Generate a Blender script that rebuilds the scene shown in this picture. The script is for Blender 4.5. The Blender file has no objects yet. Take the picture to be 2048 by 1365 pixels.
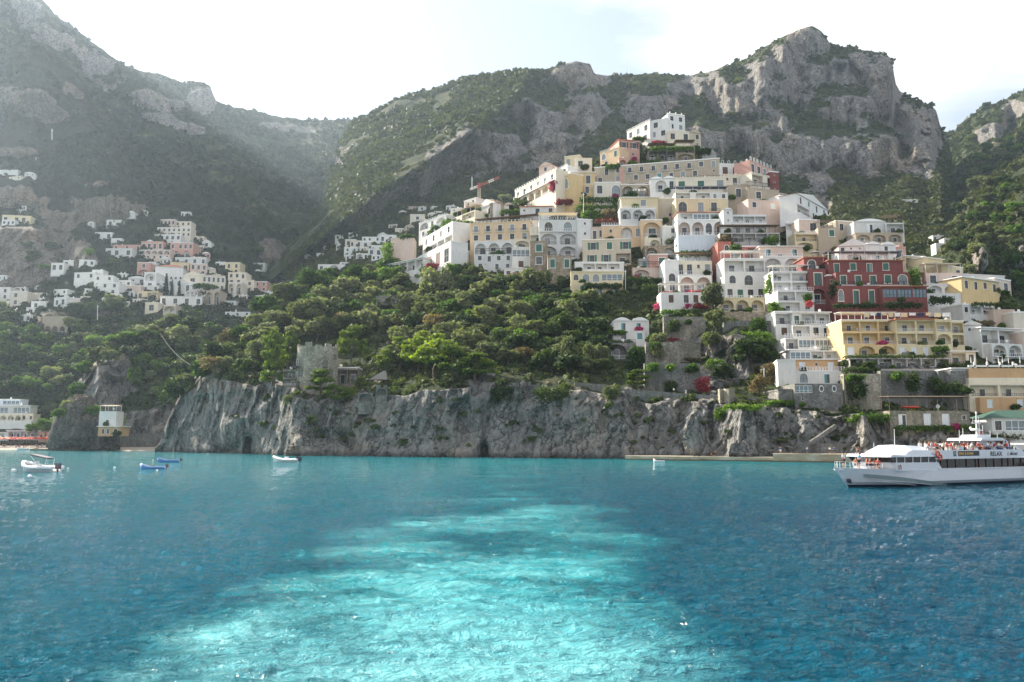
import bpy, math, random
import numpy as np
from mathutils import Vector, Matrix
from mathutils.bvhtree import BVHTree
random.seed(7)
F = 1595.0; CZ = 5.5; PT = math.atan((878 - 682.5) / F)
cP, sP = math.cos(PT), math.sin(PT)
SC = bpy.context.scene
COL = SC.collection
# ------------------------------------------------------------------ camera maths
def ray(px, py):
    u = (px - 1024) / F; v = (682.5 - py) / F
    y = cP - v * sP
    return u / y, (sP + v * cP) / y
def at(px, py, Y):
    a, b = ray(px, py)
    return Vector((a * Y, Y, CZ + b * Y))
def py_of(Y, z):
    b = (z - CZ) / Y
    v = (b * cP - sP) / (cP + b * sP)
    return 682.5 - v * F
def rnd(a, b): return a + (b - a) * random.random()
# ------------------------------------------------------------------ object helpers
def link(o, parent=None):
    COL.objects.link(o)
    if parent is not None: o.parent = parent
    return o
def tag(o, label=None, cat=None, group=None, kind=None):
    if label: o['label'] = label
    if cat: o['category'] = cat; o['kind'] = 'thing'
    if group: o['group'] = group
    if kind: o['kind'] = kind
    return o
def empty(name, loc=(0, 0, 0), rz=0.0, label=None, cat=None, group=None):
    o = bpy.data.objects.new(name, None); o.empty_display_size = 0.5
    o.location = loc; o.rotation_euler = (0, 0, rz)
    link(o); return tag(o, label, cat, group)
def me_new(name, V, Fc, mats=(), mi=None, smooth=False):
    me = bpy.data.meshes.new(name)
    me.from_pydata([tuple(v) for v in V], [], Fc)
    for m in mats: me.materials.append(m)
    if mi: me.polygons.foreach_set('material_index', mi)
    if smooth: me.polygons.foreach_set('use_smooth', [True] * len(me.polygons))
    me.update(); return me
def ob(name, me, parent=None, loc=None, rot=None, sc=None):
    o = bpy.data.objects.new(name, me)
    if loc is not None: o.location = loc
    if rot is not None: o.rotation_euler = rot
    if sc is not None: o.scale = sc
    return link(o, parent)
class MB:
    """collects shapes into one mesh"""
    def __init__(s): s.v = []; s.f = []; s.m = []
    def add(s, V, Fc, m=0):
        k = len(s.v); s.v += [tuple(p) for p in V]; s.f += [tuple(i + k for i in f) for f in Fc]; s.m += [m] * len(Fc); return s
    def box(s, x0, x1, y0, y1, z0, z1, m=0):
        V = [(x, y, z) for z in (z0, z1) for y in (y0, y1) for x in (x0, x1)]
        return s.add(V, [(0, 2, 3, 1), (4, 5, 7, 6), (0, 1, 5, 4), (2, 6, 7, 3), (0, 4, 6, 2), (1, 3, 7, 5)], m)
    def tube(s, a, b, r0, r1=None, n=6, m=0):
        a = Vector(a); b = Vector(b); r1 = r0 if r1 is None else r1
        d = (b - a).normalized(); u = d.orthogonal().normalized(); w = d.cross(u)
        V = []
        for c, r in ((a, r0), (b, r1)):
            for i in range(n):
                t = 2 * math.pi * i / n; V.append(c + u * (r * math.cos(t)) + w * (r * math.sin(t)))
        Fc = [(i, (i + 1) % n, n + (i + 1) % n, n + i) for i in range(n)] + [tuple(range(n))[::-1], tuple(range(n, 2 * n))]
        return s.add(V, Fc, m)
    def ball(s, c, rx, ry=None, rz=None, n=10, k=6, m=0):
        ry = rx if ry is None else ry; rz = rx if rz is None else rz
        V = [(c[0], c[1], c[2] - rz)]
        for j in range(1, k):
            p = math.pi * j / k
            for i in range(n):
                t = 2 * math.pi * i / n
                V.append((c[0] + rx * math.sin(p) * math.cos(t), c[1] + ry * math.sin(p) * math.sin(t), c[2] - rz * math.cos(p)))
        V.append((c[0], c[1], c[2] + rz)); L = len(V) - 1
        Fc = [(0, 1 + (i + 1) % n, 1 + i) for i in range(n)]
        for j in range(k - 2):
            Fc += [(1 + j * n + i, 1 + j * n + (i + 1) % n, 1 + (j + 1) * n + (i + 1) % n, 1 + (j + 1) * n + i) for i in range(n)]
        Fc += [(L, 1 + (k - 2) * n + i, 1 + (k - 2) * n + (i + 1) % n) for i in range(n)]
        return s.add(V, Fc, m)
    def mesh(s, name, mats, smooth=False): return me_new(name, s.v, s.f, mats, s.m, smooth)
    def obj(s, name, mats, parent=None, loc=None, rot=None, smooth=False): return ob(name, s.mesh(name, mats, smooth), parent, loc, rot)
# ------------------------------------------------------------------ numpy noise
def _h(ix, iy, iz, s):
    n = (ix.astype(np.int64) * 374761393 + iy.astype(np.int64) * 668265263 + iz.astype(np.int64) * 2147483647 + s * 974634777) & 0xffffffff
    n = ((n ^ (n >> 13)) * 1274126177) & 0xffffffff
    return ((n ^ (n >> 16)) & 0xffff) / 32767.5 - 1.0
def vn(P, s=0):
    P = np.asarray(P, float); i = np.floor(P); f = P - i; f = f * f * (3 - 2 * f)
    x, y, z = i[..., 0], i[..., 1], i[..., 2]; r = 0
    for dx in (0, 1):
        for dy in (0, 1):
            for dz in (0, 1):
                w = (f[..., 0] if dx else 1 - f[..., 0]) * (f[..., 1] if dy else 1 - f[..., 1]) * (f[..., 2] if dz else 1 - f[..., 2])
                r = r + w * _h(x + dx, y + dy, z + dz, s)
    return r
def fbm(P, o=4, s=0, ridge=False):
    r = 0; a = 1.0; t = 0; P = np.asarray(P, float)
    for k in range(o):
        n = vn(P, s + k * 17)
        if ridge: n = 1 - 2 * np.abs(n)
        r = r + a * n; t += a; a *= 0.5; P = P * 2.03 + 11.3
    return r / t
# ------------------------------------------------------------------ materials
def nmat(name):
    m = bpy.data.materials.new(name); m.use_nodes = True
    nt = m.node_tree; nt.nodes.clear(); return m, nt
class NT:
    def __init__(s, name):
        s.m, s.t = nmat(name)
    def n(s, typ, ins=None, **kw):
        nd = s.t.nodes.new(typ)
        for k, v in kw.items(): setattr(nd, k, v)
        for k, v in (ins or {}).items():
            if isinstance(v, bpy.types.NodeSocket): s.t.links.new(v, nd.inputs[k])
            else: nd.inputs[k].default_value = v
        return nd
    def coord(s, kind='Object', scale=(1, 1, 1)):
        c = s.n('ShaderNodeTexCoord'); mp = s.n('ShaderNodeMapping', {'Vector': c.outputs[kind], 'Scale': scale}); return mp.outputs[0]
    def geo(s, scale=(1, 1, 1)):
        c = s.n('ShaderNodeNewGeometry'); mp = s.n('ShaderNodeMapping', {'Vector': c.outputs['Position'], 'Scale': scale}); return mp.outputs[0]
    def noise(s, vec, sc, det=4, rough=.55, out='Fac', dist=0):
        return s.n('ShaderNodeTexNoise', {'Vector': vec, 'Scale': sc, 'Detail': det, 'Roughness': rough, 'Distortion': dist}).outputs[out]
    def ramp(s, fac, stops):
        r = s.n('ShaderNodeValToRGB', {'Fac': fac}); e = r.color_ramp.elements
        while len(e) < len(stops): e.new(0.5)
        for i, (p, c) in enumerate(stops):
            e[i].position = p; e[i].color = (c[0], c[1], c[2], 1) if isinstance(c, tuple) else (c, c, c, 1)
        return r.outputs[0]
    def mix(s, f, a, b, bt='MIX'):
        r = s.n('ShaderNodeMix', None, data_type='RGBA', blend_type=bt)
        for k, v in ((0, f), (6, a), (7, b)):
            if isinstance(v, bpy.types.NodeSocket): s.t.links.new(v, r.inputs[k])
            else: r.inputs[k].default_value = (v if k == 0 else (v[0], v[1], v[2], 1) if isinstance(v, tuple) else (v, v, v, 1))
        return r.outputs[2]
    def math(s, op, a, b=0.0, c=None):
        r = s.n('ShaderNodeMath', None, operation=op)
        for k, v in enumerate((a, b) if c is None else (a, b, c)):
            if isinstance(v, bpy.types.NodeSocket): s.t.links.new(v, r.inputs[k])
            else: r.inputs[k].default_value = v
        return r.outputs[0]
    def gain(s, c, v=1.0, sat=1.0): return s.n('ShaderNodeHueSaturation', {'Color': c, 'Value': v, 'Saturation': sat}).outputs[0]
    def bump(s, h, st, dist): return s.n('ShaderNodeBump', {'Height': h, 'Strength': st, 'Distance': dist}).outputs[0]
    def out(s, sh, vol=False):
        o = s.n('ShaderNodeOutputMaterial'); s.t.links.new(sh, o.inputs[1 if vol else 0]); return s.m
    def bsdf(s, col, rough=.8, nrm=None, **kw):
        ins = {'Base Color': col if isinstance(col, bpy.types.NodeSocket) else (*col, 1), 'Roughness': rough}
        if nrm is not None: ins['Normal'] = nrm
        ins.update(kw)
        return s.n('ShaderNodeBsdfPrincipled', ins).outputs[0]
_mc = {}
def plain(name, col, rough=.6, **kw):
    if name not in _mc:
        t = NT(name); n = t.noise(t.coord(), 3.0, 3)
        c = t.mix(n, tuple(x * .88 for x in col), tuple(min(1, x * 1.08) for x in col))
        _mc[name] = t.out(t.bsdf(c, rough, **kw))
    return _mc[name]
def plaster(name, col, stain=.35):
    """painted render: rain streaks, patches of damp and wear"""
    if name not in _mc:
        t = NT(name); g = t.geo()
        n1 = t.noise(g, .35, 5, .6); n2 = t.noise(t.geo((1.6, 1.6, .22)), 1.0, 4, .65); n3 = t.noise(g, 2.6, 3)
        c = t.mix(t.ramp(n1, [(.35, 0.), (.7, 1.)]), tuple(x * .88 for x in col), col)
        dirt = tuple(x * y for x, y in zip(col, (.62, .58, .5)))
        c = t.mix(t.math('MULTIPLY', t.ramp(n2, [(.52, 0.), (.75, 1.)]), stain), c, dirt)
        c = t.mix(t.math('MULTIPLY', t.ramp(n3, [(.6, 0.), (.8, 1.)]), stain * .5), c, dirt)
        _mc[name] = t.out(t.bsdf(c, .85, t.bump(n3, .3, .05)))
    return _mc[name]
def masonry(name, col, sc=1.15):
    if name not in _mc:
        t = NT(name); g = t.geo()
        v = t.n('ShaderNodeTexVoronoi', {'Vector': t.geo((1, 1, 1.5)), 'Scale': sc}); b = v.outputs['Color']
        d = t.n('ShaderNodeTexVoronoi', {'Vector': t.geo((1, 1, 1.5)), 'Scale': sc}, feature='DISTANCE_TO_EDGE').outputs['Distance']
        bw = t.n('ShaderNodeRGBToBW', {'Color': b}).outputs[0]
        n1 = t.noise(g, .25, 5, .65)
        c = t.mix(bw, tuple(x * .42 for x in col), tuple(min(1, x * 1.6) for x in col))
        c = t.mix(t.ramp(n1, [(.38, 0.), (.62, .85)]), c, tuple(x * y for x, y in zip(col, (.5, .52, .44))))
        c = t.mix(t.ramp(t.noise(t.geo((.8, .8, .12)), 1.0, 4, .6), [(.5, 0.), (.72, .7)]), c, tuple(min(1, x * y) for x, y in zip(col, (1.5, 1.4, 1.2))))
        c = t.mix(t.ramp(d, [(0., .7), (.09, 0.)]), c, tuple(x * .45 for x in col))
        _mc[name] = t.out(t.bsdf(c, .9, t.bump(t.math('MINIMUM', d, .2), .8, .2)))
    return _mc[name]
def foliage(name, a, b, c, sc=.12, tr=.25):
    """leaf colour drifting between three greens; leaves let some light through"""
    t = NT(name)
    oi = t.n('ShaderNodeObjectInfo').outputs['Random']
    at_ = t.n('ShaderNodeAttribute', None, attribute_name='tint').outputs['Fac']
    n = t.noise(t.geo(), sc, 3, .6)
    f = t.math('ADD', t.math('MULTIPLY', n, .8), t.math('MULTIPLY', t.math('SUBTRACT', oi, .5), .35))
    col = t.ramp(f, [(.25, a), (.45, b), (.68, c)])
    col = t.mix(at_, col, t.mix(1.0, col, (1.6, 1.55, 1.35), 'MULTIPLY'))
    d = t.bsdf(col, .7, **{'Specular IOR Level': .25})
    tl = t.n('ShaderNodeBsdfTranslucent', {'Color': t.mix(1.0, col, (1.5, 1.7, .7), 'MULTIPLY')}).outputs[0]
    mx = t.n('ShaderNodeMixShader', {0: tr, 1: d, 2: tl}).outputs[0]
    return t.out(mx)
def terrain_mat(name, rockA, rockB, vegA, vegB, dry, fs=1.0, bump=1.0, tide=False, speck=.8):
    """bare limestone where the 'rock' attribute says, maquis elsewhere, straw where it is dry"""
    t = NT(name); g = t.geo()
    m = t.n('ShaderNodeAttribute', None, attribute_name='rock').outputs['Fac']
    n0 = t.noise(g, .02 * fs, 6, .65); n1 = t.noise(g, .09 * fs, 5, .65); n2 = t.noise(t.geo((1, 1, .28)), .16 * fs, 5, .7, dist=.6); n3 = t.noise(g, .5 * fs, 4, .7)
    fac = t.math('ADD', m, t.math('MULTIPLY', t.math('SUBTRACT', n1, .5), 1.1))
    fac = t.math('ADD', fac, t.math('MULTIPLY', t.math('SUBTRACT', n3, .5), .5))
    fac = t.ramp(fac, [(.42, 0.), (.58, 1.)])
    rk = t.mix(t.ramp(n2, [(.3, 0.), (.7, 1.)]), rockA, rockB)
    rk = t.mix(t.ramp(n0, [(.48, 0.), (.66, .7)]), rk, tuple(x * y for x, y in zip(rockB, (1.1, .92, .74))))
    rk = t.mix(t.ramp(n3, [(.46, 0.), (.64, speck)]), rk, tuple(x * .35 for x in rockA))
    vo = t.n('ShaderNodeTexVoronoi', {'Vector': t.n('ShaderNodeVectorMath', {0: t.geo((1, 1, .3)), 1: t.n('ShaderNodeVectorMath', {0: t.noise(g, .2 * fs, 3, out='Color'), 3: 9.0 / fs}, operation='SCALE').outputs[0]}, operation='ADD').outputs[0], 'Scale': .11 * fs}, feature='DISTANCE_TO_EDGE').outputs['Distance']
    rk = t.mix(t.ramp(vo, [(0., .8), (.06, 0.)]), rk, tuple(x * .3 for x in rockA))
    vg = t.mix(t.ramp(n3, [(.35, 0.), (.65, 1.)]), vegA, vegB)
    vg = t.mix(t.ramp(n1, [(.52, 0.), (.7, .75)]), vg, dry)
    if tide:   # wet, weed-darkened band the sea leaves along the foot of the cliff
        z = t.n('ShaderNodeSeparateXYZ', {0: t.geo()}).outputs[2]
        rk = t.mix(t.ramp(t.math('MULTIPLY', t.math('ADD', z, t.math('MULTIPLY', n1, 2.5)), .25), [(.35, .75), (.85, 0.)]), rk, (.035, .034, .032))
    col = t.mix(fac, vg, rk)
    h = t.math('ADD', t.math('ADD', t.math('MULTIPLY', n2, 2.4), n3), t.math('MINIMUM', t.math('MULTIPLY', vo, 3.0), .5))
    return t.out(t.bsdf(col, .95, t.bump(h, .9, 2.2 * bump / fs), **{'Specular IOR Level': .15}))
# ------------------------------------------------------------------ terrain sheets
SURF = {}
def mask(PX, PY, els, seed=3, nz=1.05):
    P = np.stack([PX / 42, PY / 26, np.zeros_like(PX)], -1)
    n = fbm(P, 5, seed)
    r = np.zeros_like(PX)
    for e in els:
        cx, cy, rx, ry = e[:4]; a = math.radians(e[4]) if len(e) > 4 else 0
        dx = PX - cx; dy = PY - cy
        X = (dx * math.cos(a) + dy * math.sin(a)) / rx; Yv = (-dx * math.sin(a) + dy * math.cos(a)) / ry
        r = np.maximum(r, np.clip(1.35 - np.sqrt(X * X + Yv * Yv) + n * nz, 0, 1))
    return np.clip(r * 1.6, 0, 1)
def sheet(name, px0, px1, step, rows, per, mat, rocks=(), spurs=(), namp=(20, 60.), famp=(3, 9.), seed=1, vstr=1.0, jag=0, back=True, rockbase=0, micro=0):
    """a hillside: rows of (px, py, Y) from its foot to its crest, with its far slope behind; Y is real distance"""
    xs = np.arange(px0, px1 + step, step, dtype=float)
    R = []
    for r in rows:
        r = np.array(r, float); R.append((np.interp(xs, r[:, 0], r[:, 1]), np.interp(xs, r[:, 0], r[:, 2])))
    PY = []; T = []
    for k in range(len(R) - 1):
        dp = np.abs(R[k][0] - R[k + 1][0]).mean(); n = max(3, int(dp / per))
        for j in range(n):
            PY.append(R[k][0] + (R[k + 1][0] - R[k][0]) * j / n); T.append(k + j / n)
    PY.append(R[-1][0]); T.append(len(R) - 1.0)
    PY = np.array(PY); T = np.array(T); PX = np.broadcast_to(xs, PY.shape).copy()
    rk = mask(PX, PY, rocks, seed) if rocks else np.zeros_like(PX)
    if rockbase: rk = np.where(T[:, None] < rockbase, np.maximum(rk, .95), rk)
    YY = np.zeros_like(PY)
    for k in range(len(R) - 1):
        ii = np.nonzero((T >= k) & (T <= k + 1))[0]
        w = 1 - .85 * rk[ii]; c = np.cumsum(w, 0) - w[0]; c = c / np.maximum(c[-1], 1e-6)
        YY[ii] = R[k][1] + (R[k + 1][1] - R[k][1]) * c
    # spurs: ridgelines standing out toward the sea, gentle on one side and steep on the other
    for pts, amp, wl, wr in spurs:
        best = np.full(PX.shape, 1e9); side = np.zeros_like(PX)
        for (x0, y0), (x1, y1) in zip(pts[:-1], pts[1:]):
            L2 = (x1 - x0) ** 2 + (y1 - y0) ** 2
            t = np.clip(((PX - x0) * (x1 - x0) + (PY - y0) * (y1 - y0)) / L2, 0, 1)
            dx = PX - (x0 + t * (x1 - x0)); dy = PY - (y0 + t * (y1 - y0)); d = np.sqrt(dx * dx + dy * dy)
            s = np.sign((x1 - x0) * dy - (y1 - y0) * dx); m = d < best; best = np.where(m, d, best); side = np.where(m, s, side)
        w = np.where(side > 0, wl, wr)
        YY -= amp * np.exp(-(best / w) ** 1.3)
    a, b = ray(PX, PY)
    P = np.stack([a * YY, YY, CZ + b * YY], -1)
    fade = np.clip(T, 0, 1)[:, None] if len(R) > 2 else 1.0
    Q = P * np.array([1, 1, .45])
    d = namp[0] * fbm(P / namp[1], 5, seed, True) + famp[0] * (.4 + rk * vstr) * fbm(Q / famp[1], 4, seed + 5, True)
    if micro: d = d + micro * (.15 + rk) * fbm(P * np.array([1, 1, .35]) / (famp[1] * .26), 4, seed + 8, True)
    YN = YY - d * np.maximum(fade, .45)
    if jag:
        jx = np.stack([xs / 9, xs * 0 + seed, xs * 0], -1); PY = PY + (jag * fbm(jx, 3, seed + 9))[None, :] * np.clip((T - T[-1] + 1), 0, 1)[:, None]
        a, b = ray(PX, PY)
    P = np.stack([a * YN, YN, CZ + b * YN], -1)
    if back:
        e1 = P[-1].copy(); e1[:, 0] *= 1.08; e1[:, 1] *= 1.08; e1[:, 2] -= P[-1][:, 1] * .02
        e2 = P[-1].copy(); e2[:, 0] *= 1.35; e2[:, 1] *= 1.35; e2[:, 2] = np.maximum(-3, e2[:, 2] * .45)
        P = np.concatenate([P, e1[None], e2[None]]); rk = np.concatenate([rk, rk[-1:] * .5, rk[-1:] * 0])
    nr, nc = P.shape[:2]
    me = bpy.data.meshes.new(name); V = P.reshape(-1, 3)
    idx = np.arange(nr * nc).reshape(nr, nc)
    q = np.stack([idx[:-1, :-1], idx[:-1, 1:], idx[1:, 1:], idx[1:, :-1]], -1).reshape(-1, 4)
    fast_mesh(me, V, q); me.materials.append(mat)
    me.polygons.foreach_set('use_smooth', np.ones(len(q), bool))
    at_ = me.attributes.new('rock', 'FLOAT', 'POINT'); at_.data.foreach_set('value', rk.reshape(-1).astype(np.float32))
    o = ob(name, me); o['kind'] = 'structure'
    SURF[name] = dict(P=P, PX=PX, PY=PY, rk=rk, T=T, xs=xs, bvh=BVHTree.FromPolygons([tuple(v) for v in V], [tuple(f) for f in q.tolist()]))
    return o
def fast_mesh(me, V, q):
    n = q.shape[1]; V = np.ascontiguousarray(V, dtype=np.float32); q = np.ascontiguousarray(q, dtype=np.int32)
    me.vertices.add(len(V)); me.vertices.foreach_set('co', V.reshape(-1))
    me.loops.add(q.size); me.loops.foreach_set('vertex_index', q.reshape(-1))
    me.polygons.add(len(q)); me.polygons.foreach_set('loop_start', np.arange(0, q.size, n, dtype=np.int32))
    me.update(calc_edges=True); me.validate()
CAMV = Vector((0, 0, CZ))
def hit(px, py, names):
    a, b = ray(px, py); d = Vector((a, 1, b)).normalized(); best = None
    for nme in names:
        r = SURF[nme]['bvh'].ray_cast(CAMV, d)
        if r[0] is not None and (best is None or r[3] < best[3]): best = r
    return best
ICO = None
def ico():
    global ICO
    if ICO is None:
        t = (1 + 5 ** .5) / 2
        V = np.array([(-1, t, 0), (1, t, 0), (-1, -t, 0), (1, -t, 0), (0, -1, t), (0, 1, t), (0, -1, -t), (0, 1, -t), (t, 0, -1), (t, 0, 1), (-t, 0, -1), (-t, 0, 1)], float)
        V /= np.linalg.norm(V[0])
        Fc = np.array([(0, 11, 5), (0, 5, 1), (0, 1, 7), (0, 7, 10), (0, 10, 11), (1, 5, 9), (5, 11, 4), (11, 10, 2), (10, 7, 6), (7, 1, 8), (3, 9, 4), (3, 4, 2), (3, 2, 6), (3, 6, 8), (3, 8, 9), (4, 9, 5), (2, 4, 11), (6, 2, 10), (8, 6, 7), (9, 8, 1)])
        ICO = (V, Fc)
    return ICO
def scrub(name, surf, N, size, mat, seed=5, box=None, rkmax=.55, fl=.85, avoid=(), leafy=0):
    """maquis: thousands of low bush crowns merged in one object, rooted on the hillside"""
    S = SURF[surf]; rs = np.random.RandomState(seed)
    nr = len(S['T']); nc = len(S['xs'])
    i = rs.rand(N) * (nr - 1.01); j = rs.rand(N) * (nc - 1.01); i0 = i.astype(int); j0 = j.astype(int)
    fi = (i - i0)[:, None]; fj = (j - j0)[:, None]; P = S['P']
    p = (P[i0, j0] * (1 - fi) + P[i0 + 1, j0] * fi) * (1 - fj) + (P[i0, j0 + 1] * (1 - fi) + P[i0 + 1, j0 + 1] * fi) * fj
    rk = S['rk'][i0, j0]; px = S['PX'][i0, j0]; py = S['PY'][i0, j0]
    den = fbm(p / 55.0, 3, seed + 40)
    k = (rk * .75 + rs.rand(N) * .55 < rkmax) & (den * 2.4 + rs.rand(N) * .9 > -.02)
    if box is not None: k &= (px > box[0]) & (px < box[1]) & (py > box[2]) & (py < box[3])
    for x0, y0, x1, y1 in avoid: k &= ~((px > x0) & (px < x1) & (py > y0) & (py < y1))
    p = p[k]; n = len(p)
    s = (p[:, 1] / F * size) * (.40 + 1.25 * rs.rand(n) ** 2.2)
    if leafy:
        m = leafy; d = rs.randn(n, m, 3); d /= np.linalg.norm(d, axis=2)[..., None]; d[..., 2] = np.abs(d[..., 2]) * .9 - .1
        c = d * (.62 + .5 * rs.rand(n, m, 1)) * (np.array([1, 1, fl]) * (.7 + .6 * rs.rand(n, 1, 3)))
        nn = d + .8 * rs.randn(n, m, 3); nn /= np.linalg.norm(nn, axis=2)[..., None]
        u = np.cross(nn, rs.randn(n, m, 3)); u /= np.linalg.norm(u, axis=2)[..., None]; v = np.cross(nn, u)
        z = (.42 if m > 20 else .8) * (.5 + rs.rand(n, m, 1))
        q = np.stack([c - u * z, c + v * z * .8, c + u * z, c - v * z * .8], 2) * s[:, None, None, None] * .62 + p[:, None, None]
        me = bpy.data.meshes.new(name); fast_mesh(me, q.reshape(-1, 3), np.arange(4 * n * m).reshape(-1, 4)); me.materials.append(mat)
        tn = me.attributes.new('tint', 'FLOAT', 'POINT'); tn.data.foreach_set('value', np.repeat(np.clip(rs.rand(n) * 1.1 - .4, 0, 1), 4 * m).astype(np.float32))
        o = ob(name, me); o['kind'] = 'stuff'; return o
    V, Fc = ico()
    jit = 1 + .75 * (rs.rand(n, 12, 1) - .5)
    ang = rs.rand(n) * 6.283; ca, sa = np.cos(ang)[:, None], np.sin(ang)[:, None]
    W = V[None] * jit; X = W[..., 0] * ca - W[..., 1] * sa; Yv = W[..., 0] * sa + W[..., 1] * ca
    W = np.stack([X * (.8 + .5 * rs.rand(n, 1)), Yv, W[..., 2] * (fl * (.8 + .5 * rs.rand(n, 1)))], -1) * s[:, None, None] * .62 + (p + np.stack([0 * s, 0 * s, s * .15], -1))[:, None]
    q = (Fc[None] + (np.arange(n) * 12)[:, None, None]).reshape(-1, 3)
    me = bpy.data.meshes.new(name); fast_mesh(me, W.reshape(-1, 3), q); me.materials.append(mat)
    tn = me.attributes.new('tint', 'FLOAT', 'POINT'); tv = np.repeat(np.clip(rs.rand(n) * 1.3 - .45, 0, 1), 12)
    tn.data.foreach_set('value', tv.astype(np.float32))
    o = ob(name, me); o['kind'] = 'stuff'; return o
# ------------------------------------------------------------------ camera, sun, sky, air
cd = bpy.data.cameras.new('camera'); cam = bpy.data.objects.new('camera', cd); link(cam)
cam.location = (0, 0, CZ); cam.rotation_euler = (math.pi / 2 + PT, 0, 0)
cd.sensor_width = 36; cd.lens = F / 2048 * 36; cd.clip_end = 20000; cd.clip_start = .5
SC.camera = cam
EL, AZ = math.radians(32), math.radians(-50)          # azimuth from +Y, towards the left and behind the hill
S = Vector((math.sin(AZ) * math.cos(EL), math.cos(AZ) * math.cos(EL), math.sin(EL)))
sd = bpy.data.lights.new('sun', 'SUN'); sd.energy = 5.0; sd.angle = math.radians(.55); sd.color = (1, .92, .78)
so = bpy.data.objects.new('sun', sd); link(so); so.rotation_euler = S.to_track_quat('Z', 'Y').to_euler()
w = bpy.data.worlds.new('World'); SC.world = w; w.use_nodes = True
nt = w.node_tree; nt.nodes.clear()
sky = nt.nodes.new('ShaderNodeTexSky'); sky.sky_type = 'NISHITA'; sky.sun_disc = False
sky.sun_elevation = EL; sky.sun_rotation = AZ; sky.air_density = 1.0; sky.dust_density = 1.0; sky.ozone_density = 1.0
tc = nt.nodes.new('ShaderNodeTexCoord'); mp = nt.nodes.new('ShaderNodeMapping'); mp.inputs['Scale'].default_value = (1, 1, 3.0); mp.inputs['Location'].default_value = (1.02, 0, .35)
nz = nt.nodes.new('ShaderNodeTexNoise'); nz.inputs['Scale'].default_value = 1.5; nz.inputs['Detail'].default_value = 8; nz.inputs['Roughness'].default_value = .58
rp = nt.nodes.new('ShaderNodeValToRGB'); rp.color_ramp.elements[0].position = .40; rp.color_ramp.elements[1].position = .56; rp.color_ramp.elements[0].color = (.30, .30, .30, 1)
mx = nt.nodes.new('ShaderNodeMix'); mx.data_type = 'RGBA'
mx.inputs[7].default_value = (8.2, 8.3, 8.5, 1)
bg = nt.nodes.new('ShaderNodeBackground'); bg.inputs[1].default_value = .060; wo = nt.nodes.new('ShaderNodeOutputWorld')
L = nt.links.new
L(tc.outputs['Generated'], mp.inputs[0]); L(mp.outputs[0], nz.inputs['Vector']); L(nz.outputs['Fac'], rp.inputs[0])
L(rp.outputs[0], mx.inputs[0]); L(sky.outputs[0], mx.inputs[6]); L(mx.outputs[2], bg.inputs[0]); L(bg.outputs[0], wo.inputs[0])
vs = SC.view_settings; vs.view_transform = 'Standard'; vs.look = 'None'; vs.gamma = 1; vs.exposure = 1.45
SC.cycles.max_bounces = 5; SC.cycles.diffuse_bounces = 3; SC.cycles.glossy_bounces = 2; SC.cycles.transmission_bounces = 3; SC.cycles.transparent_max_bounces = 6; SC.cycles.volume_bounces = 1
SC.cycles.use_adaptive_sampling = True; SC.cycles.adaptive_threshold = .02
hz = NT('haze_air')
pv = hz.n('ShaderNodeVolumePrincipled', {'Color': (.68, .83, 1, 1), 'Density': .000058, 'Anisotropy': .55})
hm = hz.out(pv.outputs[0], True)
b = MB(); b.box(-2600, 2600, -160, 3600, -8, 1650); hb = b.obj('haze', [hm]); hb['kind'] = 'stuff'
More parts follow.
